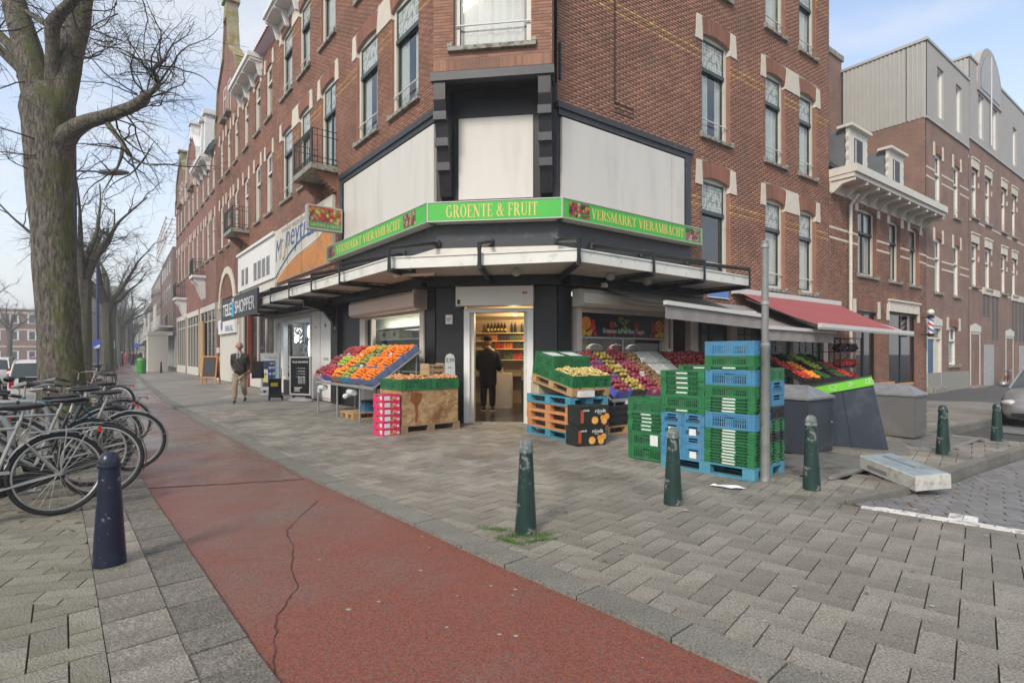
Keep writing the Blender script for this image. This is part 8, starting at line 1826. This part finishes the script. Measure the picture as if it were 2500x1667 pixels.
# knots
# far trees share one form
def fartree(seed):
    global rt_
    rt_ = random.Random(seed); t = thing('bare_tree', 'x', 'tree', (0, 0, -.1), 0, 'bare trees along the cycle path'); mb = MB()
    limb(mb, [(0, 0, 0), (0, 0, .6), (.05, 0, 2.2), (.0, .05, 4.2), (.05, 0, 5.4)], [.52, .40, .36, .34, .40], 16, .05); mb.build('trunk', m_bark2, t, smooth=True); tw = MB(); c_ = [0]
    for k in range(6):
        a = 2*PI*k/6+rt_.uniform(-.4, .4); sp = rt_.uniform(.35, 1.0); P = [Vector((0, 0, 5.1))]; d = Vector((math.cos(a)*sp, math.sin(a)*sp, 1.)).normalized()
        for i in range(6): d = (d+Vector((rt_.gauss(0, .18), rt_.gauss(0, .18), rt_.gauss(.02, .1)))).normalized(); P.append(P[-1]+d*.95)
        mb = MB(); Q = limb(mb, [tuple(p) for p in P], [.20, .16, .13, .10, .07, .045, .03], 9, .06); mb.build('limb', m_bark2, t, smooth=True)
        for i in range(12):
            j = rt_.randint(3, len(Q)-1); dd = (Q[min(j+1, len(Q)-1)]-Q[j-1]).normalized(); o = Vector((rt_.gauss(0, 1), rt_.gauss(0, 1), rt_.gauss(.1, .6))); twig(tw, Q[j], dd*.6+o, rt_.uniform(1.2, 2.8), .028, 1 if i % 3 else 2, c_, .05, 4)
    tw.build('twigs', m_twig, t)['kind'] = 'stuff'; return t
fa, fb = fartree(5), fartree(9)
tl_ = [(-20.9, 26.3, 'second in the row', 0), (-30.4, 40.6, 'third in the row', 1), (-40.0, 54.0, 'fourth in the row', 0), (-49.0, 67.5, 'fifth in the row', 1), (-58.4, 81, 'sixth in the row', 0), (-67.6, 95, 'seventh in the row', 1), (-77, 109, 'eighth in the row', 0), (-87, 124, 'ninth in the row', 1)]
for i, (x, y, nm, k) in enumerate(tl_):
    src = (fa, fb)[k]; o = src if i < 2 else dup(src)
    if i == 0: o = fa
    if i == 1: o = fb
    o.location = (x, y, -.1); o.rotation_euler = (0, 0, i*1.3); o.scale = (.95+.07*(i % 3),)*3; o['label'] = 'bare tree along the cycle path, '+nm
for i, (x, y) in enumerate(((-47, 44), (-62, 62), (-78, 84))):
    o = dup((fa, fb)[i % 2]); o.location = (x, y, -.2); o.rotation_euler = (0, 0, i*2.); o['label'] = 'bare tree across the carriageway, '+('nearest', 'middle', 'furthest')[i]+' of three'; o['group'] = 'bare trees across the carriageway'
# ------------------------------------------------------------ lamp posts and street signs on the left
m_navy = M('navy_pole', (.025, .035, .085), .4, var=.15)
def lamppost(label, x, y, h, arm, rr=.085, sign=None):
    t = thing('street_lamp', label, 'street lamp', (x, y, -.1), 0, 'street lamps along the cycle path'); MB().lathe([(rr*1.5, 0), (rr*1.5, .5), (rr*1.1, .6), (rr*.8, h*.6), (rr*.5, h)], 14).build('post', m_navy, t, smooth=True)
    if arm:
        MB().tube([(0, 0, arm), (.8, -.1, arm-.05), (1.1, -.15, arm-.08)], .035, 8).build('arm', m_navy, t); mb = MB(); mb.ball((0, 0, 0), .5, 14, 8); mb.v = [(1.6+a*1.2, -.2+b*.4, arm-.12+c*.22) for a, b, c in mb.v]; mb.build('lamp_head', M('lamp_head_grey', (.12, .12, .12), .4), t, smooth=True)
    return t
lamppost('navy blue street lamp beside the big tree trunk', -16.2, 20.0, 11.6, 8.3, .11); lamppost('street lamp carrying the blue traffic board', -28.6, 37.3, 11., None, .10); lamppost('far street lamp with a short arm over the cycle path', -52, 74, 10., 9.0, .1)
t = thing('traffic_board', 'blue and white traffic board on the second lamp post', 'traffic sign', (-28.5, 37.1, 0), .3); MB().box(-.22, .22, -.02, .02, 1.85, 2.45).build('board', M('traffic_blue', (.03, .07, .32), .4), t); MB().prism([(-.1, 1.95), (.2, 1.95), (.2, 2.1)], .005, off=-.03).box(-.15, .15, -.03, -.02, 1.86, 1.92).build('white_mark', m_white, t)
t = thing('traffic_board', 'pale blue traffic board on a black post further on', 'traffic sign', (-32.2, 43.5, 0), .3); MB().box(-.2, .2, -.02, .02, 1.9, 2.5).build('board', M('traffic_pale', (.28, .45, .5), .5), t); MB().tube([(0, 0, 0), (0, 0, 2.5)], .05, 8).build('post', m_blackp, t)
t = thing('traffic_board', 'round blue traffic sign far down the street', 'traffic sign', (-52, 75, 0)); mb = MB(); mb.prism([(.4*math.cos(PI*k/10), 2.6+.4*math.sin(PI*k/10)) for k in range(20)], .04); mb.build('board', MATS['traffic_blue'], t); MB().tube([(0, 0, 0), (0, 0, 2.4)], .05, 6).build('post', m_blackp, t)
# ------------------------------------------------------------ modern block and far buildings
fd = Vector((-.590, .807, 0)); fn = Vector((-.807, -.590, 0)); fa_ = math.atan2(-fd.y, -fd.x); m_mb = brickmat('modern_brick', (.20, .115, .085), (.15, .09, .07), (.2, .18, .16)); m_pan = M('pale_panel', (.46, .45, .42), .7, var=.08)
def modern(label, o, L, hz, name='modern_building'):
    t = thing(name, label, 'building', (o[0], o[1], 0), fa_)
    MB().box(-L, 0, 0, 14, 3.6, hz).build('wall', m_mb, t); MB().box(-L, 0, .6, 13.5, 0, 3.6).build('ground_floor', m_dark, t); MB().box(-L, .1, -1.6, 0, 3.45, 3.85).build('canopy', m_pan, t)
    nb = int(L/3.0)
    for i in range(nb):
        for z in (4.6, 7.6, 10.6):
            if z+2 > hz: continue
            x = -L+i*3.0+.6; o_ = MB().box(x, x+1.3, -.02, .05, z, z+1.7).build('window', m_pan, t); MB().box(x+.08, x+1.22, -.03, -.021, z+.08, z+1.62).build('pane', m_glass if 0 else M('far_pane', (.07, .08, .085), .15), o_)
    for i in range(0, nb, 2):
        x = -L+i*3.; MB().box(x, x+5.4, -1.2, .0, 4.3, 4.5).box(x, x+5.4, -1.25, -1.15, 4.5, 7.2 if i % 4 else 5.6).build('balcony_panel', m_pan, t)
    for x in np.arange(-L+.5, 0, 4.): MB().box(x, x+.3, .2, .6, 0, 3.6).build('shop_pier', m_pan, t); MB().box(x+.3, x+3.6, .5, .55, .4, 3.0).build('shop_pane', MATS['far_pane'], t)
    return t
mA = modern('brown modern block with pale balcony panels beyond the old row', (-36.4, 58.), 17, 13.0); mB_ = modern('second brown modern block further down the street', (-48.0, 74.), 26, 13.0)
modern('third pale block at the far end of the street', (-65, 98), 40, 11.5)
mb = MB()
for k in range(7):
    mb.box(-17+k*2.6, -16.9+k*2.6, -.6, -.5, 13.0, 16.2).box(-17+k*2.6, -16.9+k*2.6, -.6, 1.6, 16.1, 16.2)
for z in (13.8, 14.6, 15.4, 16.15): mb.box(-17, -.3, -.6, -.5, z, z+.07)
for y in (0., .8, 1.55): mb.box(-17, -.3, y, y+.07, 16.12, 16.19)
mb.build('rooftop_frame', m_white, mA)
tag(MB().box(-1.5, 0, -1.4, 0, 0, 3.0).box(-1.55, .05, -1.45, 0, 3.0, 3.3).build('corner_house', m_cream, None, tuple(PL(43.2, .5)), AL), 'low cream porch at the end of the old row', 'porch')
m_fb = brickmat('far_brick', (.26, .12, .085), (.21, .10, .07), (.24, .2, .18))
def farblock(label, cx, cy, rz, w, h, mat, ns, tower=False):
    t = thing('far_building', label, 'building', (cx, cy, -.3), rz)
    MB().box(-w/2, w/2, 0, 12, 0, h).build('wall', mat, t); nw = int(w/2.6)
    for i in range(nw):
        for s in range(ns):
            x = -w/2+.7+i*2.6; z = 1.2+s*3.2 if s else .6; o_ = MB().box(x, x+1.4, -.06, .05, z, z+1.8).build('window', m_white, t); MB().box(x+.25, x+1.1, -.07, -.061, z+.12, z+1.68).build('pane', MATS['far_pane'], o_)
    for s in range(1, ns+1): MB().box(-w/2, w/2, -.1, .0, s*3.2-.1, s*3.2+.15).build('white_band', m_stone, t)
    MB().box(-w/2-.1, w/2+.1, -.15, 12.1, h, h+.25).build('parapet', m_white, t)
    if tower: MB().lathe([(4.4, 0), (4.4, h+4.2), (3.6, h+5.3), (.1, h+5.5)], 18, (w/2-1, 5)).build('round_tower', m_mb, t)
farblock('red brick apartment building with rounded corner tower across the carriageway', -97, 101, rad(32), 28, 10.3, m_fb, 3, True)
farblock('pale grey building beyond the rounded tower', -108, 124, rad(32), 26, 11, M('far_pale', (.36, .34, .31), .8), 3)
farblock('pale high block in the haze behind the trees', -118, 150, rad(30), 16, 21, M('far_pale2', (.34, .33, .32), .8), 5)
farblock('low pale building seen between the tree trunks', -96, 132, rad(32), 20, 9, M('far_pale', (.36, .34, .31)), 2)
tag(MB().box(-60, 60, 0, 10, 0, 12).box(-30, 0, 0, 10, 12, 16).box(20, 34, 0, 10, 12, 15).build('far_row', M('far_grey', (.22, .21, .2), .9), None, (-190, 260, -.3), rad(30)), 'hazy grey row closing the far end of the street', 'buildings')
# ------------------------------------------------------------ cars
def car(label, x, y, z, ang, paint, L=4.4, Wd=1.74, H=1.42, kind='sedan', trim=None):
    t = thing('parked_car', label, 'car', (x, y, z), ang); w = Wd/2
    if kind == 'sedan': S = [(-L/2, .72, .42, .80), (-L/2+.12, .90, .26, .92), (-L/2+.7, .98, .20, .95), (-.9, 1., .18, .92), (.0, 1., .18, .90), (.75, 1., .18, .92), (1.15, .99, .18, .90), (1.6, .96, .20, .82), (L/2-.35, .90, .22, .74), (L/2-.10, .80, .24, .66), (L/2, .62, .30, .56)]; G = [(-1.55, .90, .02), (-1.1, .80, .70), (-.75, .76, .95), (.1, .76, 1.), (.45, .77, .93), (1.12, .93, .0)]
    else: S = [(-L/2, .80, .40, .84), (-L/2+.06, .94, .26, .92), (-L/2+.5, .99, .20, .95), (-.7, 1., .18, .93), (.3, 1., .18, .92), (1.0, .99, .18, .92), (1.35, .95, .2, .84), (L/2-.1, .84, .24, .68), (L/2, .66, .30, .56)]; G = [(-L/2+.03, .88, .02), (-L/2+.28, .80, .80), (-L/2+.5, .78, .96), (-.3, .78, 1.), (.35, .78, .95), (1.15, .92, .0)]
    mb = MB(); n = 15
    def sec(x, f, zb, zt):
        P = [(-.86, zb), (-.97, zb+.08), (-1., zb+(zt-zb)*.35), (-1., zb+(zt-zb)*.62), (-.965, zt-.06), (-.88, zt-.005), (-.5, zt+.025), (0, zt+.035)]; P = P+[(-a, b) for a, b in P[-2::-1]]; return [(x, a*w*f, b) for a, b in P]
    SS = []
    for (a, b) in zip(S[:-1], S[1:]):
        for k in range(3): u = k/3; SS.append(tuple(a[i]+(b[i]-a[i])*u for i in range(4)))
    SS.append(S[-1])
    for s in SS: mb.v += sec(*s)
    for i in range(len(SS)-1):
        for j in range(n-1):
            A = i*n+j; mb.f.append((A, A+1, A+n+1, A+n)); mb.m.append(0)
        mb.f.append((i*n+n-1, i*n, (i+1)*n, (i+1)*n+n-1)); mb.m.append(0)
    mb.f += [tuple(range(n))[::-1], tuple((len(SS)-1)*n+j for j in range(n))]; mb.m += [0, 0]; mb.build('body', paint, t, smooth=50)
    zt = .90; gh = H-zt
    m_cg = M('car_glass', (.03, .04, .042), .08, spec=.8); mb = MB(); GS = [(x_, f, zt-.02+h_*gh) for x_, f, h_ in G]
    for x_, f, z_ in GS: mb.v += [(x_, -w*.97*(1 if f > .87 else .97), zt-.03), (x_, -w*f, z_), (x_, 0, z_+.02), (x_, w*f, z_), (x_, w*.97*(1 if f > .87 else .97), zt-.03)]
    for i in range(len(GS)-1):
        for j in range(4): A = i*5+j; mb.f.append((A, A+1, A+6, A+5)); mb.m.append(0)
    mb.build('windows', m_cg, t, smooth=30)
    mb = MB(); R_ = GS[1:-1]; 
    for x_, f, z_ in R_: mb.v += [(x_, -w*f-.01, z_+.002), (x_, -w*f*.85, z_+.018), (x_, 0, z_+.034), (x_, w*f*.85, z_+.018), (x_, w*f+.01, z_+.002)]
    for i in range(len(R_)-1):
        for j in range(4): A = i*5+j; mb.f.append((A, A+1, A+6, A+5)); mb.m.append(0)
    mb.build('roof', paint, t, smooth=60)
    for s in (-1, 1):
        mb = MB(); mb.tube([(GS[-1][0], s*w*.93, zt-.02), (GS[-2][0], s*w*(GS[-2][1]), GS[-2][2])]+[(q[0], s*w*q[1], q[2]) for q in GS[-3:0:-1]]+[(GS[0][0], s*w*GS[0][1], GS[0][2])], .028, 6).tube([(-.15, s*w*.97, zt-.02), (-.12, s*w*.77, H-.04)], .03, 6); mb.build('pillar', paint, t)
        for x_ in (L*.30, -L*.30):
            wl = MB().tube([(x_+.24*math.cos(2*PI*k/24), s*(w-.10), .31+.24*math.sin(2*PI*k/24)) for k in range(24)], .075, 8, closed=True).build('wheel', m_tyre, t, smooth=True)
            mb = MB(); mb.tube([(x_, s*(w-.04), .31), (x_, s*(w-.14), .31)], .17, 16); mb.build('rim', m_rim, wl)
            mb = MB(); mb.tube([(x_, s*(w+.003), .33), (x_, s*(w-.22), .33)], .35, 20); mb.build('wheel_arch', m_tyre, t)
        mb = MB(); mb.ball((0, 0, 0), .11, 10, 6); mb.v = [(.88+a*.9, s*(w+.10)+b, .98+c*.7) for a, b, c in mb.v]; mb.build('mirror', paint, t, smooth=True)
        mb = MB(); mb.ball((0, 0, 0), 1, 12, 8); mb.v = [(L/2-.15+a*.13-abs(b)*.04, s*w*.68+b*.19, .60+c*.075) for a, b, c in mb.v]; mb.build('headlight', M('headlight', (.5, .5, .48), .1, spec=.9), t, smooth=True)
        MB().box(-L/2-.012, -L/2+.12, s*w*.84-.05, s*w*.84+.05, .62, .88 if kind == 'sedan' else .95).build('tail_light', M('tail_red', (.45, .01, .015), .2), t)
        MB().box(L/2-.07, L/2+.004, s*.06 if s > 0 else -.30, .30 if s > 0 else -.06, .50, .62).build('grille', m_blackp, t)
    MB().box(L/2-.05, L/2+.006, -.55, .55, .27, .38).build('air_intake', m_blackp, t); MB().box(L/2-.01, L/2+.015, -.26, .26, .40, .49).build('number_plate', M('plate_yellow', (.6, .42, .03), .5), t); MB().box(L/2+.014, L/2+.017, .21, .26, .40, .49).build('plate_band', M('plate_blue', (.03, .08, .4), .5), t)
    MB().box(-L/2-.02, -L/2+.01, -.26, .26, .50, .60).build('number_plate', MATS['plate_yellow'], t)
    return t
m_csil = M('silver_paint', (.33, .33, .33), .3, metal=.5, var=.04, coat=.5); m_cwh = M('white_car_paint', (.55, .54, .52), .3, var=.04, coat=.5); m_cblk = M('black_car_paint', (.02, .02, .022), .25, coat=.6); m_cred = M('red_car_paint', (.3, .02, .02), .3, coat=.5)
car('silver saloon car parked facing the corner along the side street', 13.55, 13.25, -.30, AR+PI, m_csil)
ch_ = car('white hatchback parked beyond the big tree, seen from behind', -14.9, 17.3, -.16, math.atan2(.787, -.617), m_cwh, 3.7, 1.62, 1.42, 'hatch')
MB().box(-1.87, -1.82, -.52, .52, .62, .92).build('dark_tailgate', m_cblk, ch_)
car('dark car parked beside the bicycle row at the left edge', -12.4, 11.8, -.16, math.atan2(.787, -.617), m_cblk, 4.3, 1.74, 1.40, 'hatch')
for i, (x, y, p, nm) in enumerate(((-24.5, 25.5, m_cwh, 'white'), (-31, 36, m_cred, 'red'), (-36.5, 43.5, m_csil, 'silver'), (-42, 51.5, m_cblk, 'black'), (-50, 48, m_cwh, 'pale'), (-58, 60, m_csil, 'grey'))): car(nm+' car on the main street carriageway, '+('nearest', 'second', 'third', 'fourth', 'fifth', 'sixth')[i]+' of the far ones', x, y, -.16, math.atan2(.787, -.617), p, 4.2, 1.74, 1.45, 'hatch')
# ------------------------------------------------------------ people
def skin(name, chains, mat, parent, lvl=2, root=None):
    """one continuous skinned surface from joint chains ((x,y,z,r)...); the first joint is the root"""
    V, E, R_ = [], [], []; idx = {}
    for ch in chains:
        pr = None
        for x, y, z, r in ch:
            k = (round(x, 4), round(y, 4), round(z, 4))
            if k not in idx: idx[k] = len(V); V.append((x, y, z)); R_.append(r)
            if pr is not None and pr != idx[k]: E.append((pr, idx[k]))
            pr = idx[k]
    me = bpy.data.meshes.new(name); me.from_pydata(V, E, []); me.materials.append(mat); o = ob(name, me, parent)
    me.skin_vertices if me.skin_vertices else None
    m = o.modifiers.new('skin', 'SKIN'); m.use_smooth_shade = True
    if not me.skin_vertices: me.attributes
    for i, sv in enumerate(me.skin_vertices[0].data): sv.radius = (R_[i], R_[i]); sv.use_root = (i == 0)
    s = o.modifiers.new('sub', 'SUBSURF'); s.levels = lvl; s.render_levels = lvl; return o
def hand(P, d, side, mat, parent, s=1.):
    """palm with four unequal fingers and a thumb; P wrist, d pointing direction"""
    P = Vector(P); d = Vector(d).normalized(); u = d.orthogonal().normalized(); u = (Vector((side, 0, 0))-d*d.x*side).normalized() if abs(d.x) < .9 else u; v = d.cross(u)
    ch = [[(*(P), .020*s), (*(P+d*.04*s), .026*s), (*(P+d*.075*s), .025*s)]]
    for k, L in enumerate((.060, .068, .064, .050)):
        o = u*(.028-.018*k)*s; b = P+d*.075*s; ch.append([(*(b), .025*s), (*(b+o+d*.015*s), .0095*s), (*(b+o+d*(.015+L*.5)*s+v*.008*s), .0085*s), (*(b+o+d*(.01+L*.85)*s+v*.028*s), .007*s)])
    ch.append([(*(P+d*.04*s), .026*s), (*(P+d*.055*s+u*.035*s), .011*s), (*(P+d*.085*s+u*.046*s+v*.01), .009*s)])
    return skin('hand', ch, mat, parent, 1)
m_skin = M('skin', (.42, .22, .15), .55, var=.06); m_jack = M('jacket_dark', (.035, .035, .028), .85, var=.2, ns=9); m_trou = M('trousers_beige', (.32, .25, .17), .85, var=.12, ns=8); m_shoe = M('shoe_dark', (.03, .025, .022), .5); m_coat = M('coat_black', (.008, .008, .009), .85)
def head(t, x, y, z, s=1., skinm=None, hair=None, mat_h=None):
    mb = MB(); mb.ball((0, 0, 0), .105*s, 18, 14, 1.18); 
    V = []
    for a, b, c in mb.v:
        k = 1-.18*max(0, -c/.12); V.append((x+a*.86*k, y+b*(.98 if b > 0 else .92*k)-(.012 if c < 0 and b < 0 else 0), z+c))
    mb.v = V; h = mb.build('head', skinm or m_skin, t, smooth=True)
    mb = MB(); mb.v = [(x-.012, y-.095, z-.035), (x+.012, y-.095, z-.035), (x, y-.092, z+.015), (x, y-.122, z-.03)]; mb.f = [(0, 1, 3), (1, 2, 3), (2, 0, 3)]; mb.m = [0]*3; mb.build('nose', skinm or m_skin, h)
    for s_ in (-1, 1): MB().ball((x+s_*.034, y-.088, z+.008), .011, 8, 6).build('eye', m_blackp, h); MB().ball((x+s_*.092, y+.005, z-.01), .022, 8, 6, 1.4).build('ear', skinm or m_skin, h); MB().box(x+s_*.034-.018, x+s_*.034+.018, y-.098, y-.088, z+.026, z+.031).build('brow', m_shoe, h)
    MB().box(x-.024, x+.024, y-.094, y-.085, z-.064, z-.058).build('mouth', M('lips', (.28, .1, .08), .5), h)
    if hair: hair(h, x, y, z)
    return h
# walking man: faces -y in his own frame
mn = thing('person', 'bald man in dark jacket and beige trousers walking on the left pavement', 'person', (-7.95, 15.8, 0), rad(14), None)
skin('body', [[(0, 0, .95, .12), (0, -.01, 1.15, .13), (0, -.02, 1.35, .14), (0, -.02, 1.47, .07), (0, -.04, 1.56, .055), (0, -.05, 1.64, .06)], [(0, 0, .95, .12), (-.09, 0, .88, .085), (-.10, -.14, .50, .055), (-.10, -.12, .10, .04)], [(0, 0, .95, .12), (.09, 0, .88, .085), (.09, .02, .48, .055), (.07, .32, .18, .04)], [(0, -.02, 1.35, .14), (-.19, -.01, 1.38, .06), (-.235, .10, 1.12, .045), (-.17, -.12, .99, .035)], [(0, -.02, 1.35, .14), (.19, -.01, 1.38, .06), (.235, .06, 1.12, .045), (.25, -.04, .90, .033)]], m_skin, mn, 1)
skin('jacket', [[(0, 0, .82, .185), (0, 0, 1.0, .175), (0, -.01, 1.2, .18), (0, -.02, 1.38, .16), (0, -.02, 1.47, .085)], [(0, -.02, 1.38, .16), (-.185, -.01, 1.37, .085), (-.215, .08, 1.12, .062), (-.15, -.10, 1.0, .048)], [(0, -.02, 1.38, .16), (.185, -.01, 1.37, .085), (.215, .05, 1.12, .062), (.225, -.03, .92, .05)]], m_jack, mn)
skin('trousers', [[(0, 0, .90, .15), (-.09, -.01, .80, .105), (-.105, -.15, .50, .082), (-.105, -.13, .12, .068)], [(0, 0, .90, .15), (.09, .0, .80, .105), (.095, .03, .48, .082), (.075, .30, .22, .068)]], m_trou, mn)
skin('shoe', [[(-.105, -.10, .07, .045), (-.108, -.18, .05, .045), (-.11, -.28, .035, .035)]], m_shoe, mn, 1); skin('shoe', [[(.075, .34, .16, .045), (.07, .30, .09, .045), (.07, .23, .035, .035)]], m_shoe, mn, 1)
skin('scarf', [[(-.03, -.14, 1.28, .03), (-.045, -.12, 1.42, .035), (0, -.08, 1.5, .05), (.045, -.12, 1.42, .035), (.02, -.15, 1.30, .03)]], M('scarf_pale', (.3, .3, .34), .8), mn, 1)
skin('bag_strap', [[(-.12, -.06, 1.44, .018), (-.02, -.20, 1.2, .018), (.12, -.20, 1.0, .018)]], M('strap_brown', (.10, .03, .025), .6), mn, 1); hand((-.14, -.16, .98), (.3, -.9, -.15), 1, m_skin, mn, 1.1); hand((.225, -.05, .88), (0, -.2, -1), -1, m_skin, mn, 1.1)
head(mn, 0, -.06, 1.66)
bg_ = tag(MB().box(-.16, .16, -.1, .1, 0, .50, tp=.02).box(-.13, .13, -.13, -.10, .06, .26).build('shoulder_bag', m_coat, None, (-7.48, 15.92, .72), .3), 'black bag carried at the side of the walking man', 'bag')
tr = thing('shopping_trolley_bag', 'black wheeled shopping bag with a yellow patch behind the walking man', 'trolley bag', (-7.25, 16.55, 0), .2); MB().box(-.17, .17, -.12, .12, .1, .68, tp=.02).build('bag', m_coat, tr); MB().box(-.10, .10, -.125, -.118, .45, .56).build('yellow_patch', M('patch_yellow', (.6, .4, .02), .5), tr); MB().tube([(-.14, .14, .1), (-.14, .2, 1.0), (.14, .2, 1.0), (.14, .14, .1)], .012, 6).build('handle', m_blackp, tr); [MB().tube([(s, .1, .08), (s+.03, .1, .08)], .08, 12).build('wheel', m_tyre, tr) for s in (-.2, .17)]
# customer inside the shop, seen from behind (their own frame: facing -y, so turned about)
pc_ = thing('person', 'person in long black coat and cap standing inside the shop door, seen from behind', 'person', tuple(Vector((-.60, 13.55, 0))), PI+AC-.1)
skin('body', [[(0, 0, .95, .13), (0, 0, 1.2, .14), (0, 0, 1.45, .14), (0, 0, 1.56, .07), (0, -.02, 1.66, .06)], [(0, 0, .95, .13), (-.10, 0, .88, .09), (-.11, 0, .48, .06), (-.11, .01, .08, .045)], [(0, 0, .95, .13), (.10, 0, .88, .09), (.11, 0, .48, .06), (.11, .01, .08, .045)], [(0, 0, 1.45, .14), (-.21, 0, 1.46, .06), (-.27, 0, 1.15, .05), (-.22, -.18, 1.02, .035)], [(0, 0, 1.45, .14), (.21, 0, 1.46, .06), (.27, 0, 1.15, .05), (.22, -.18, 1.02, .035)]], m_skin, pc_, 1)
skin('coat', [[(0, .0, .55, .235), (0, 0, .8, .24), (0, .01, 1.1, .225), (0, .02, 1.35, .20), (0, .01, 1.5, .13), (0, 0, 1.60, .085)], [(0, .02, 1.35, .20), (-.22, .01, 1.43, .10), (-.29, .01, 1.13, .09), (-.24, -.16, 1.03, .07)], [(0, .02, 1.35, .20), (.22, .01, 1.43, .10), (.29, .01, 1.13, .09), (.24, -.16, 1.03, .07)]], m_coat, pc_)
skin('trousers', [[(0, 0, .85, .16), (-.10, 0, .74, .11), (-.115, 0, .45, .09), (-.115, .01, .10, .075)], [(0, 0, .85, .16), (.10, 0, .74, .11), (.115, 0, .45, .09), (.115, .01, .10, .075)]], m_coat, pc_)
for s in (-1, 1):
    skin('shoe', [[(s*.115, .04, .06, .048), (s*.12, -.06, .05, .048), (s*.125, -.17, .04, .04)]], m_shoe, pc_, 1); MB().box(s*.12-.045, s*.12+.045, -.2, .08, .0, .03).build('sole', m_white, pc_); hand((s*.225, -.19, 1.02), (-s*.2, -1, -.1), -s, m_skin, pc_)
def cap_(h, x, y, z): mb = MB(); mb.ball((x, y+.01, z+.055), .112, 14, 8, .75); mb.build('cap', m_coat, h, smooth=True)
head(pc_, 0, -.02, 1.755, hair=cap_)
# far walkers
def walker(label, x, y, c, rz, h=1.72):
    t = thing('person', label, 'person', (x, y, 0), rz, 'people far down the street'); m = M('coat_%d' % int(c[0]*200+c[2]*50), c, .8); k = h/1.72
    skin('body', [[(0, 0, .92*k, .12), (0, 0, 1.2*k, .15), (0, 0, 1.42*k, .13), (0, 0, 1.5*k, .06), (0, 0, 1.60*k, .09)], [(0, 0, .92*k, .12), (-.1, -.05, .5*k, .075), (-.1, -.12, .06, .06)], [(0, 0, .92*k, .12), (.1, .05, .5*k, .075), (.1, .14, .06, .06)], [(0, 0, 1.42*k, .13), (-.22, 0, 1.38*k, .06), (-.26, 0, 1.1*k, .05), (-.24, -.08, .86*k, .04)], [(0, 0, 1.42*k, .13), (.22, 0, 1.38*k, .06), (.26, 0, 1.1*k, .05), (.24, .08, .86*k, .04)]], m, t, 1); MB().ball((0, -.02, 1.62*k), .105, 10, 8, 1.15).build('head', m_skin, t)
for i, (x, y, c, nm) in enumerate(((-43.5, 62, (.02, .02, .025), 'dark coat'), (-45.5, 66, (.05, .05, .04), 'olive coat'), (-41.5, 57.5, (.03, .03, .04), 'navy coat'), (-55, 77, (.4, .05, .08), 'pink coat'), (-53.5, 77, (.03, .03, .03), 'black coat'), (-48.5, 68.5, (.1, .08, .06), 'brown coat'))): walker('distant walker in a '+nm+' near the modern blocks', x, y, c, i*1.1)
for fr in (fR, fL, fC): flatten(fr, corner)
# haze over the far streets
hz = MB().box(-330, 120, -30, 420, -1.3, 23).build('haze', None); hz.data.materials.clear()
mh = bpy.data.materials.new('haze'); mh.use_nodes = True; t = mh.node_tree; t.nodes.clear(); pv = N(t, 'ShaderNodeVolumePrincipled'); pv.inputs['Color'].default_value = (.9, .92, .95, 1); pv.inputs['Density'].default_value = .0020; pv.inputs['Anisotropy'].default_value = .2; oo = N(t, 'ShaderNodeOutputMaterial'); t.links.new(pv.outputs[0], oo.inputs['Volume'])
hz.data.materials.append(mh); hz['kind'] = 'stuff'
